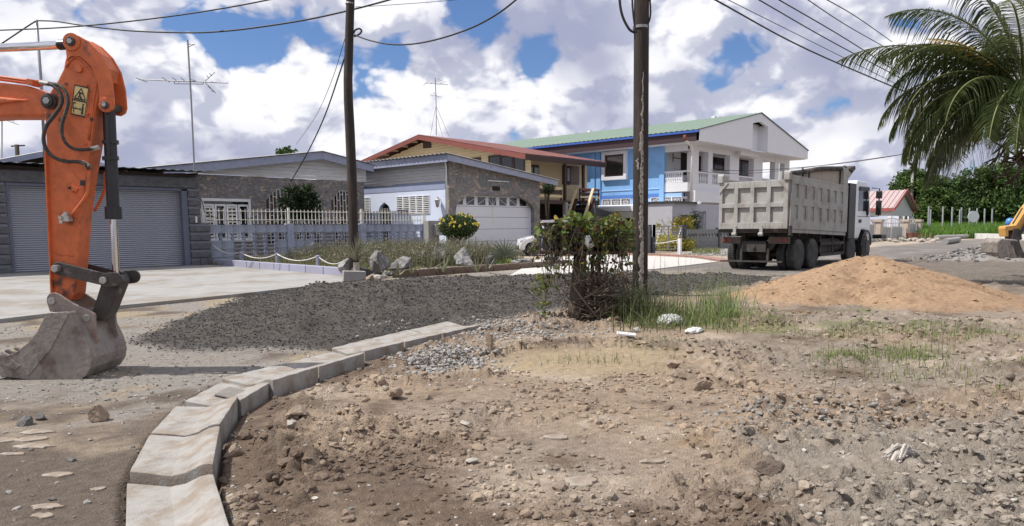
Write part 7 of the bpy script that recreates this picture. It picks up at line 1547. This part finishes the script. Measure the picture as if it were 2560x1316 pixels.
# ---------------------------------------------------------------- coconut palm
def palm():
    D = 19.; C = pd(2562, 235, D); b = pd(2690, 700, D); b[2] = 0; T = Thing('coconut_palm', 'coconut palm with long drooping fronds at the right edge', 'palm', b)
    mb = MB(); tr = curve_pts([b, b*.5+C*.5+np.array([-.10, .1, 0]), C-np.array([0, 0, .25])], 8); mb.tube(tr, list(np.linspace(.26, .17, len(tr))), 12)
    for k in range(1, len(tr)-1): mb.tube([tr[k]-np.array([0, 0, .03]), tr[k]+np.array([0, 0, .03])], .26-.09*k/len(tr)+.012, 12)
    T.part('trunk', mb, mat('palm_trunk', (.11, .085, .07), .9, .3, 6., .6, 18.), smooth=False)
    def frond(az, el, L_, drp, col, nl=92, leaf=1.3, tipcol=None, hang=1.0):
        d = np.array(c2w(math.sin(az), math.cos(az), 0)); pts = []; p = C.copy(); e = el; n = 26
        for k in range(n+1):
            pts.append(p.copy()); p = p+(d*math.cos(e)+np.array([0, 0, math.sin(e)]))*L_/n; e -= drp/n*(.35+1.3*k/n)
        mb = MB(); mb.tube(pts, list(np.linspace(.04, .008, n+1)), 6); fo = T.part('frond', mb, mat('frond_stalk', (.16, .17, .06), .6, .2, 8.), smooth=True)
        P = np.array(pts); V, Fq, Cc = [], [], []
        for k in range(nl):
            t = .13+.86*k/(nl-1); f = t*n; i = min(int(f), n-1); q = P[i]+(P[i+1]-P[i])*(f-i); tg = P[i+1]-P[i]; tg /= np.linalg.norm(tg); sd_ = np.cross(tg, (0, 0, 1)); sd_ /= np.linalg.norm(sd_)+1e-6
            ll = leaf*(math.sin(math.pi*min(1, .12+t*.92))**.6+.08)*random.uniform(.85, 1.1)
            for sg in (-1, 1):
                dr = sd_*sg*random.uniform(.75, 1.0)+tg*random.uniform(.45, .75)+np.array([0, 0, random.uniform(.0, .25)]); dr /= np.linalg.norm(dr); w_ = .026*random.uniform(.7, 1.2); c0 = q.copy(); o = len(V); gdn = np.array([0, 0, -1.])
                wv = np.cross(dr, gdn); wv /= np.linalg.norm(wv)+1e-6; wv = wv*.6+tg*.8; wv /= np.linalg.norm(wv)
                for s_ in range(5):
                    tt = s_/4; ww = w_*(1-tt)**.7*(.5 if s_ == 0 else 1); V += [c0+wv*ww, c0-wv*ww]; dd = dr*(1-.75*tt)+gdn*hang*random.uniform(.9, 1.3)*(.25+1.3*tt); dd /= np.linalg.norm(dd); c0 = c0+dd*ll/4
                    cc = np.array(tipcol if (tipcol and t > .55) else col)*random.uniform(.7, 1.25); Cc += [cc, cc]
                for s_ in range(4): Fq.append((o+2*s_, o+2*s_+1, o+2*s_+3, o+2*s_+2))
        ob = np_mesh('leaflets', np.array(V)-T.loc, np.array(Fq), m_frond, 4, np.array(Cc), parent=fo, kind='stuff')
    gcol, ocol = (.085, .115, .042), (.125, .145, .06)
    FR = [(-1.50, .62, 5.0, 1.2, gcol, .9), (-1.30, .50, 4.0, 2.0, ocol, 1.1), (-1.62, .30, 3.6, 1.9, gcol, 1.2), (-1.10, .40, 3.7, 2.0, gcol, 1.2), (-2.0, .40, 3.6, 2.0, gcol, 1.2), (-1.75, .05, 3.3, 1.7, ocol, 1.3), (-1.25, -.05, 3.4, 1.7, gcol, 1.3), (-1.5, .12, 3.7, 1.9, gcol, 1.2), (-2.3, .10, 3.4, 1.8, gcol, 1.3), (-.85, .15, 3.6, 1.9, gcol, 1.3), (-1.42, -.35, 3.2, 1.2, gcol, 1.3), (-1.9, -.4, 3.1, 1.0, ocol, 1.3), (-1.0, -.4, 3.2, 1.1, gcol, 1.3), (-1.6, .85, 4.2, 2.1, gcol, 1.1), (-1.35, .78, 4.0, 2.3, gcol, 1.2), (-1.65, .55, 3.9, 2.2, ocol, 1.2), (-2.5, -.2, 3.0, 1.2, gcol, 1.3), (-.6, -.2, 3.0, 1.2, gcol, 1.3),
          (-1.45, 1.1, 4.4, 1.6, gcol, 1.), (-1.2, 1.35, 4.4, 1.0, gcol, .8), (-.7, .9, 4.4, 1.5, ocol, 1.), (-2.4, .95, 4.2, 1.6, ocol, 1.), (-2.8, .4, 4.0, 1.9, gcol, 1.1), (-.3, .4, 4.2, 1.8, gcol, 1.1), (.4, 1.0, 4.4, 1.4, gcol, 1.), (1.2, .5, 4.4, 1.4, gcol, 1.1), (2.0, .8, 4.4, 1.4, gcol, 1.), (2.9, .6, 4.4, 1.5, gcol, 1.)]
    for az, el, L_, dr, c, hg in FR: frond(az, el, L_, dr, c, hang=hg)
    frond(-1.48, .85, 2.9, .9, (.70, .46, .06), 46, .65, hang=.6)
    frond(-2.3, -.5, 1.7, 1.2, (.40, .38, .17), 44, .9, hang=1.2)
    # coconuts, dead stalks
    mn = mat('coconut', (.10, .085, .04), .7, .3, 6.)
    for k in range(9):
        p = C+np.array(c2w(random.uniform(-1.2, -.5), random.uniform(-.3, .3), random.uniform(-1.1, -.6))); mb = MB(); mb.lathe([(.02, -.15), (.10, -.10), (.13, 0), (.10, .1), (.02, .15)], p, 10); T.part('coconut', mb, mn, smooth=True)
    mb = MB(); mb.tube([C, C+np.array(c2w(-.7, -.2, -.25)), C+np.array(c2w(-1.1, -.2, -.7))], .03, 6); T.part('fruit_stalk', mb, m_bark2)
    n = 260; P = C+RNG.normal(0, 1, (n, 3))*np.array([.28, .28, .5])-np.array([0, 0, .9]); leaves('dead_sheath', P, .5, vary((.12, .09, .06), n), m_frond, T.o, 'stuff', .9, .12, b)
palm()
# ---------------------------------------------------------------- rubbish stand overgrown with vine
def stand():
    g = gp(1440, 800); D = g@CF; T = Thing('rubbish_stand', 'raised rubbish stand on posts smothered in vine', 'rubbish stand', (g[0], g[1], 0)); ms = mat('stand_wood', (.075, .05, .04), .85, .3, 5., .5, 25.)
    mb = MB(); mb.tube([pd(x, y, D) for x, y in ((1443, 815), (1444, 770), (1447, 700), (1450, 640))], [.21, .16, .13, .11], 10); T.part('stump_post', mb, m_bark2, smooth=True)
    for x, d_ in ((1481, .35), (1497, .1)): mb = MB(); mb.tube([pd(x, 770, D+d_), pd(x, 640, D+d_)], .035, 8); T.part('post', mb, ms)
    x0, x1 = 1350, 1560; A = pd(x0, 636, D-.35); B = pd(x1, 636, D-.35); dp = AW*.8
    mb = MB(); mb.prism([A, B, B+dp, A+dp], (0, 0, .05)); T.part('platform', mb, ms)
    for k in range(17):
        p = A+(B-A)*k/16
        for o_ in (np.zeros(3), dp): mb = MB(); mb.tube([p+o_, p+o_+np.array([0, 0, .56])], .012, 5); T.part('cage_bar', mb, ms)
    for z in (.28, .56):
        for o_ in (np.zeros(3), dp): mb = MB(); mb.tube([A+o_+np.array([0, 0, z]), B+o_+np.array([0, 0, z])], .014, 5); T.part('cage_rail', mb, ms)
    mb = MB(); mb.obox(pd(1385, 554, D-.1), RT0*.22, AW*.3, np.array([0, 0, .02])); T.part('lid_board', mb, m_wh2)
    # bags
    bg = [(1375, 605, .17, (.10, .14, .20), 'blue grey rubbish bag at the left end of the stand'), (1402, 612, .2, (.03, .035, .04), 'black rubbish bag beside the blue grey one'), (1440, 600, .27, (.05, .05, .055), 'dark rubbish bag in the middle of the stand'), (1505, 598, .27, (.06, .055, .05), 'dark rubbish bag right of the white bottle'), (1545, 600, .22, (.05, .05, .05), 'dark rubbish bag at the right end of the stand'), (1380, 575, .17, (.45, .47, .50), 'small whitish bag on top at the left end of the stand')]
    for i, (x, y, r, c, lab) in enumerate(bg):
        v, f = ico(4); v = v*(1+.22*fbm(v[:, 0]*2.5+i, v[:, 1]*2.5+v[:, 2], 500+i, 4)[:, None]+.1*np.abs(fbm(v[:, 0]*6, v[:, 2]*6+v[:, 1], 510+i, 3))[:, None])*np.array([r, r, r*.95]); me = bpy.data.meshes.new('rubbish_bag'); me.from_pydata(v.tolist(), [], f.tolist())
        o = link('rubbish_bag', me, mat(f'bag_{i}', c, .3, .4, 7., .5, 12., spec=.6), smooth=True); o.location = tuple(pd(x, y, D+.05)); tag(o, lab, 'rubbish bag', 'bags in the rubbish stand')
    mb = MB(); mb.tube([pd(1466, 590, D-.42), pd(1470, 605, D-.43), pd(1478, 618, D-.42)], [.05, .07, .06], 10); single('white_bottle', mb, m_wh2, 'white plastic bottle caught in the vine on the stand', 'bottle', smooth=True)
    # vine
    V = Thing('creeping_vine', 'leafy green creeper hanging over the rubbish stand', 'vine', (g[0], g[1], 0)); mv = mat('vine_stem', (.16, .13, .09), .85, .3, 10.)
    mb = MB(); ends = []
    for k in range(230):
        x = random.uniform(1345, 1572); y = random.uniform(545, 600); d_ = D+random.uniform(-.5, .45); L_ = random.uniform(20, 150) if random.random() < .6 else random.uniform(20, 60); p = []
        xx = x
        for j in range(7): p.append(pd(xx, y+L_*j/6, d_)); xx += random.uniform(-9, 9)
        mb.tube(p, .004+.005*random.random(), 4, cap=False); ends.append(p)
    for (pts, r) in (([(1425, 650), (1440, 690), (1446, 705), (1430, 710), (1424, 702), (1450, 740), (1490, 790), (1494, 798)], .014), ([(1494, 800), (1508, 785), (1530, 782), (1560, 808), (1572, 818)], .012), ([(1415, 640), (1412, 660), (1408, 690)], .008), ([(1516, 640), (1513, 655), (1505, 660), (1500, 652)], .012), ([(1558, 640), (1540, 680), (1500, 720), (1470, 740)], .010), ([(1460, 745), (1500, 728), (1530, 715)], .010)):
        mb.tube(curve_pts([pd(x, y, D-.4) for x, y in pts], 5), r, 6)
    V.part('stems', mb, mv, kind='stuff')
    n = 2100; P = []
    for _ in range(n):
        if random.random() < .62:
            x = random.gauss(1487, 55); x = min(1580, max(1345, x)); yt = 547+9*math.sin(x*.06)+6*math.sin(x*.17)+(22 if x < 1380 else 0)+(16 if x > 1545 else 0); y = yt+abs(random.gauss(0, 13 if x < 1460 else 30)); P.append(pd(x, y, D+random.uniform(-.6, .5)))
        else:
            e = random.choice(ends); q = random.choice(e); P.append(q+np.array([random.gauss(0, .03) for _ in range(3)]))
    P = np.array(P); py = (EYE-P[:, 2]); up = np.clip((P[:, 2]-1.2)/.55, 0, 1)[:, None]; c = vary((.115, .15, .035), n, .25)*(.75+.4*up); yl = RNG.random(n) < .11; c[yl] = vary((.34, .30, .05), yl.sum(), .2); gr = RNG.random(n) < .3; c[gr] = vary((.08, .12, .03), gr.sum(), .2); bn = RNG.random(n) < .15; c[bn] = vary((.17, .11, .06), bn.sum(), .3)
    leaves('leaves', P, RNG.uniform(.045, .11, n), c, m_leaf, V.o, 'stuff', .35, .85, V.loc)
    bl = vary((.15, .20, .04), 1)                              # larger leaves along the top
    lm = leafmat('big_leaf', .45, .3)
    for k in range(48):
        x = random.uniform(1400, 1575) if k % 3 else random.uniform(1345, 1420); y = 551+random.uniform(-8, 18)+(20 if x < 1370 else 0); p = pd(x, y, D+random.uniform(-.5, .3)); n1 = 1
        leaves('leaf', p[None], (.10+.05*random.random()), vary((.14, .19, .04) if random.random() < .75 else (.36, .30, .05), 1, .2), m_leaf, V.o, None, .3, .85, V.loc)
    # sapling at left
    s0 = gp(1365, 800); S = Thing('sapling', 'thin leafy sapling left of the stump', 'sapling', s0); Ds = s0@CF; mb = MB(); mb.tube([pd(x, y, Ds) for x, y in ((1364, 803), (1362, 770), (1366, 735), (1364, 700))], .008, 5); mb.tube([pd(x, y, Ds) for x, y in ((1366, 735), (1350, 712), (1338, 700))], .005, 5); mb.tube([pd(x, y, Ds) for x, y in ((1366, 735), (1376, 715), (1378, 700))], .005, 5); S.part('stem', mb, mv)
    n = 110; P = np.array([pd(random.choice((1340, 1350, 1360, 1366, 1376))+random.gauss(0, 5), random.choice((697, 703, 712, 722, 735, 760, 785))+random.gauss(0, 4), Ds+random.gauss(0, .06)) for _ in range(n)]); leaves('leaves', P, .075, vary((.17, .19, .045), n), m_leaf, S.o, 'stuff', .2, .7, s0)
    # dry brush at the foot
    n = 760; mb = MB(); H = Thing('dry_brush', 'tangle of dry dark twigs at the foot of the stand', 'brush', tuple(gp(1520, 805)))
    for k in range(n):
        x = random.gauss(1498, 40); y = random.uniform(690, 812); d_ = D+random.uniform(-.5, .9); p = [pd(x, y, d_)]; dx, dy = random.gauss(0, 16), random.gauss(-6, 12)
        for j in range(3): p.append(pd(x+dx*(j+1)*.6+random.gauss(0, 3), min(815, y+dy*(j+1)*.6), d_+random.gauss(0, .08)))
        mb.tube(p, .004+.006*random.random()**2, 4, cap=False)
    H.part('twigs', mb, mat('dry_twig', (.13, .10, .075), .9, .35, 9.), kind='stuff')
    n = 700; P = np.array([pd(random.gauss(1490, 40), random.uniform(745, 815), D+random.uniform(-.4, .8)) for _ in range(n)]); leaves('dead_leaves', P, .12, vary((.11, .085, .06), n), m_leaf, H.o, 'stuff', .2, .15, H.loc)
    for (x, y, s_, k, lab) in ((1525, 812, (.22, .18, .16), 'tan', 'reddish stone under the dry brush'), (1420, 818, (.3, .22, .16), 'soil', 'soil lump at the foot of the stump'), (1392, 822, (.26, .2, .12), 'soil', 'soil lump left of the stump foot'), (1590, 830, (.2, .16, .12), 'pale', 'pale stone in the grass edge below the brush')): rock(x, y, s_, k, lab, int(x), 'rock', 'rock')
stand()
# ---------------------------------------------------------------- grasses and garden plants
def grasses():
    def patch(name, lab, n, px, sx, py, sy, h0, h1, col, width=.012, lean=.4, cat='grass', zf=None):
        x = RNG.normal(px, sx, n); y = np.minimum(RNG.normal(py, sy, n), 1300); P = np.array([gp(a, b) for a, b in zip(x, y)]); P[:, 2] = ht(P[:, 0], P[:, 1]) if zf is None else zf; o = blades(name, P, RNG.uniform(h0, h1, n), vary(col, n, .25), m_blade, lean, width, kind='stuff'); tag(o, lab, cat)
    patch('tall_grass', 'tall green grass tuft between the pole and the sand', 520, 1650, 48, 802, 13, .12, .52, (.17, .20, .075), .014, .55)
    patch('tall_grass', 'low green grass strip at the soil edge right of the pole', 1400, 1770, 95, 806, 10, .05, .22, (.16, .20, .065), .014, .6)
    patch('tall_grass', 'long arching grass blades near the sand pile', 240, 1800, 45, 790, 14, .35, .9, (.17, .22, .08), .016, .75)
    patch('tall_grass', 'dark grass clump at the foot of the thick pole', 600, 1585, 32, 790, 14, .25, .75, (.075, .09, .035), .016, .6)
    patch('tall_grass', 'tall pale stalks rising in front of the white apron', 26, 1690, 60, 790, 10, .9, 1.3, (.20, .24, .12), .02, .22)
    xs, ys = [], []
    for (x, y, sx, sy, n) in ((2100, 905, 40, 7, 380), (2260, 890, 70, 10, 700), (2400, 845, 80, 10, 800), (2150, 840, 90, 8, 600), (2490, 640, 30, 4, 120), (1620, 865, 50, 8, 160), (1480, 905, 70, 8, 120), (2300, 940, 120, 14, 300), (2480, 700, 60, 6, 240), (2530, 980, 60, 30, 120)): xs.append(RNG.normal(x, sx, n)); ys.append(RNG.normal(y, sy, n))
    P = np.array([gp(a, b) for a, b in zip(np.concatenate(xs), np.concatenate(ys))]); P[:, 2] = ht(P[:, 0], P[:, 1]); n = len(P); o = blades('short_grass', P, RNG.uniform(.05, .14, n), vary((.16, .20, .06), n, .25), m_blade, .35, .008, kind='stuff'); tag(o, 'sparse short grass tufts growing on the open lot', 'grass')
    # weeds filling the garden behind the boulders
    n = 16000; X = RNG.uniform(17.5, 29.8, n); Y = RNG.uniform(22.3, 33.2, n); k = (X < 26.2+.25*(Y-24)) & (fbm(X*.5, Y*.5, 601, 3)+.35*sstep(18.5, 22, X) > -.05); X, Y = X[k], Y[k]; n = len(X)
    hh = RNG.uniform(.35, .95, n)*(.55+.6*sstep(18, 22, X))*(1+.25*fbm(X*.7, Y*.7, 605, 2)); c = vary((.15, .145, .085), n, .25); gz = RNG.random(n) < .3; c[gz] = vary((.115, .13, .06), gz.sum(), .2)
    o = blades('garden_weeds', np.stack([X, Y, np.full(n, .05)], -1), hh, c, m_blade, .22, .035, kind='stuff'); tag(o, 'tall greyish weeds filling the garden in front of the wall', 'weeds')
    n2 = 9000; i = RNG.integers(0, n, n2); P = np.stack([X[i], Y[i], .05+hh[i]*RNG.uniform(.55, 1.02, n2)], -1)+RNG.normal(0, .06, (n2, 3)); o = leaves('weed_seedheads', P, .11, vary((.25, .23, .16), n2, .25), m_leaf, kind='stuff', aspect=.4); tag(o, 'dry seed heads on top of the garden weeds', 'weeds')
    n = 5000; X = RNG.uniform(15.9, 19., n); Y = RNG.uniform(21.5, 33., n); o = blades('lawn', np.stack([X, Y, np.full(n, .05)], -1), RNG.uniform(.12, .3, n), vary((.19, .19, .07), n), m_blade, .4, .03, kind='stuff'); tag(o, 'dry yellowish grass between lilac kerb and weeds', 'grass')
    n = 3500; P = np.array([gp(a, b) for a, b in zip(RNG.uniform(2160, 2330, n), RNG.normal(594, 3, n))]); P[:, 2] = 0; o = blades('verge_grass', P, RNG.uniform(.3, 1.0, n), vary((.24, .21, .11), n), m_blade, .3, .08, kind='stuff'); tag(o, 'dry brown grass at the foot of the carport gates', 'grass')
    n = 1500; P = np.array([gp(a, b) for a, b in zip(RNG.uniform(1730, 1800, n), RNG.normal(630, 3, n))]); P[:, 2] = 0; o = blades('verge_grass', P, RNG.uniform(.1, .3, n), vary((.20, .22, .10), n), m_blade, .4, .04, kind='stuff'); tag(o, 'short verge grass left of the truck wheels', 'grass')
grasses()
def spiky(name, lab, base, n, L_, w_, col, up=.5, cat='plant', fan=False, group=None):
    base = np.array(base, float); T = Thing(name, lab, cat, base, group)
    for k in range(n):
        a = 2*math.pi*k/n+random.uniform(-.2, .2); e = random.uniform(.15, 1.35)*up+.25; d = np.array([math.cos(a)*math.cos(e), math.sin(a)*math.cos(e), math.sin(e)])
        if fan: t = -.35+(math.pi+.7)*k/(n-1); d = np.array(RT0)*math.cos(t)*1.0+np.array([0, 0, math.sin(t)])+AW*random.uniform(-.15, .15); d /= np.linalg.norm(d)
        s_ = np.cross(d, (0, 0, 1)) if not fan else np.cross(d, AW); s_ /= np.linalg.norm(s_)+1e-6; l = L_*random.uniform(.75, 1.1); b0 = base+np.array([0, 0, .05 if not fan else .5]); V = []
        for j in range(4): t = j/3; c = b0+d*l*t-np.array([0, 0, .12*l*t*t]); ww = w_*(1-t*.9)*(1 if j else .6); V += [c+s_*ww/2, c-s_*ww/2+np.array([0, 0, .01])]
        np_mesh('leaf', np.array(V)-base, np.array([(2*j, 2*j+1, 2*j+3, 2*j+2) for j in range(3)]), m_leaf, 4, np.repeat(vary(col, 1, .15), 8, 0), parent=T.o)
    if fan: mb = MB(); mb.tube([base, base+np.array([0, 0, .52])], .02, 6); T.part('stem', mb, m_bark2)
    return T
def garden():
    g = gp(885, 697); g[2] = .05; spiky('yucca', 'spiky grey yucca at the foot of the slimmer pole', g+np.array([-.1, -.3, .45]), 34, 1.15, .07, (.17, .17, .11), .9)
    mb = MB(); q = g+np.array([-.1, -.3, 0]); mb.tube([q, q+np.array([0, 0, .5])], .1, 8); single('yucca_stump', mb, mat('pale_stump', (.33, .30, .25), .9, .25, 8., .5, 30.), 'pale stump carrying the spiky yucca', 'stump', loc=q)
    g = gp(1262, 672); g[2] = .05; spiky('fan_palm', 'small fan palm leaf above the brick edging', g, 17, .85, .10, (.12, .145, .09), fan=True)
    for i, (x, y, lab) in enumerate(((1090, 690, 'agave with upright blades in the middle of the rock garden'), (1130, 690, 'second agave right of the first in the rock garden'), (1240, 685, 'agave left of the fan palm'), (1215, 690, 'broad dry agave by the brick edging'), (1015, 700, 'thin agave in front of the low grey boulder'), (1048, 697, 'small agave before the sharp white boulder'))): g = gp(x, y); g[2] = .04; spiky('agave', lab, g+np.array([.1, .5, 0]), 7, .85 if i < 4 else .55, .10, (.17, .17, .10), 1.0, 'agave', group='agaves')
    # yellow flowering bush on a stem
    D = 41.; c = pd(1145, 568, D); b = pd(1142, 640, D); b[2] = .05; T = Thing('yellow_flower_bush', 'round bush with yellow flowers in front of the garage corner', 'bush', b); mb = MB(); mb.tube([b, b*.5+c*.5, c], [.14, .11, .05], 8)
    for k in range(10): mb.tube([b*.35+c*.65, c+RNG.normal(0, .45, 3)*np.array([1, 1, .35])], .03, 5)
    T.part('trunk', mb, m_bark2); n = 3800; d = RNG.normal(size=(n, 3)); d /= np.linalg.norm(d, axis=1)[:, None]; P = c+d*(RNG.random((n, 1))**.4)*np.array([1.12, 1.12, .72]); P[:, 2] += .1*np.sin(P[:, 0]*5); cc = vary((.055, .085, .025), n, .3); leaves('leaves', P, .14, cc, m_leaf, T.o, 'stuff', 0., .5, b)
    fm = leafmat('petal', .5, .2); n = 48
    for k in range(n):
        dd = RNG.normal(size=3); dd[2] = abs(dd[2])*.7+.05; dd -= np.array(AW)*.35; dd /= np.linalg.norm(dd); p = c+dd*np.array([1.16, 1.16, .76]); leaves('flower', np.repeat(p[None], 5, 0), .11, vary((.72, .60, .13), 5, .1), fm, T.o, None, 0., .8, b)
    # plants against the bungalow window
    for x, y, lab in ((735, 505, 'tall dark dracaena in front of the barred window'), (772, 500, 'second dracaena right of the first at the barred window')):
        b = pv(x, 600, 35.6); b[2] = 0; c = pv(x-5, 482, 35.6); T = Thing('dracaena', lab, 'plant', b); mb = MB(); mb.tube([b, c], .05, 6); T.part('stem', mb, m_bark2)
        for k, (dx, dz) in enumerate(((0, 0), (.35, -.45), (-.4, -.6), (.3, -1.1), (-.25, -1.3))): q = c+np.array([dx, 0, dz]); n = 70; leaves('leaf_tuft', np.repeat(q[None], n, 0)+RNG.normal(0, .05, (n, 3)), .62, vary((.035, .06, .022), n, .3), m_leaf, T.o, 'stuff', -.25, .10, b)
    # shrubs by the tubular gate
    def shrub(lab, x, y, D, r, n, col, leaf=.14, cat='shrub', nm='shrub'):
        c = pd(x, y, D); b = c.copy(); b[2] = 0; T = Thing(nm, lab, cat, b); d = RNG.normal(size=(n, 3)); d /= np.linalg.norm(d, axis=1)[:, None]; P = c+d*(RNG.random((n, 1))**.45)*np.array(r); P[:, 2] = np.maximum(P[:, 2], .04); mb = MB()
        for k in range(7): mb.tube([b, c+RNG.normal(0, .5, 3)*np.array(r)*.6], .03, 5)
        T.part('stems', mb, m_bark2, kind='stuff'); leaves('leaves', P, leaf, vary(col, n, .3), m_leaf, T.o, 'stuff', 0., .5, b); return T, c
    shrub('yellow leaved low shrub in front of the tubular gate', 1668, 610, 50., (1.25, 1.2, .7), 2200, (.42, .38, .05)); shrub('smaller yellow shrub right of the gate shrub', 1712, 614, 50., (.75, .75, .6), 1100, (.40, .36, .05)); shrub('green leafy bush behind the grey block wall', 1728, 560, 55., (.75, .75, 1.1), 1300, (.07, .12, .03)); shrub('dull green shrub at the foot of the gate post', 1640, 622, 50., (.5, .5, .4), 500, (.16, .17, .06))
    T, c = shrub('red flowering plant behind the tubular gate', 1672, 585, 54.5, (.9, .6, .6), 500, (.06, .09, .03)); fm2 = leafmat('red_petal', .5, .15)
    for k in range(22): p = c+RNG.normal(0, .55, 3)*np.array([1, .6, .7]); leaves('flower', np.repeat(p[None], 6, 0), .22, vary((.62, .03, .04), 6, .15), fm2, T.o, None, 0., .8, T.loc)
    b = pv(1683, 600, 27.2); b[2] = 0; c = pv(1683, 548, 27.2); T = Thing('yellow_areca_palm', 'yellowish areca palm in front of the grey annex', 'palm', b)
    for k in range(20):
        a = random.uniform(0, 6.283); e = random.uniform(.3, 1.3); p = c-np.array([0, 0, .5]); pts = []; d = np.array([math.cos(a), math.sin(a), 0])
        for j in range(9): pts.append(p.copy()); p = p+(d*math.cos(e)+np.array([0, 0, math.sin(e)]))*.19; e -= .22
        mb = MB(); mb.tube(pts, .015, 4); fo = T.part('frond', mb, mat('areca_stalk', (.35, .28, .06), .6, .2, 8.)); Q = np.repeat(np.array(pts), 9, 0)+RNG.normal(0, .03, (81, 3)); leaves('leaflets', Q, .5, vary((.46, .40, .08), 81, .25), m_leaf, fo, 'stuff', .15, .11, b)
    mb = MB(); mb.tube([b, c-np.array([0, 0, .5])], .1, 8); T.part('trunk', mb, m_bark2)
    shrub('low green cover around the fan palm', 1268, 660, 33., (.8, .7, .22), 900, (.15, .20, .04), .12); shrub('hanging fern on the deck railing of the timber house', 1370, 472, 53.5, (.55, .4, .4), 500, (.05, .07, .03), .2, 'fern', 'hanging_fern')
garden()
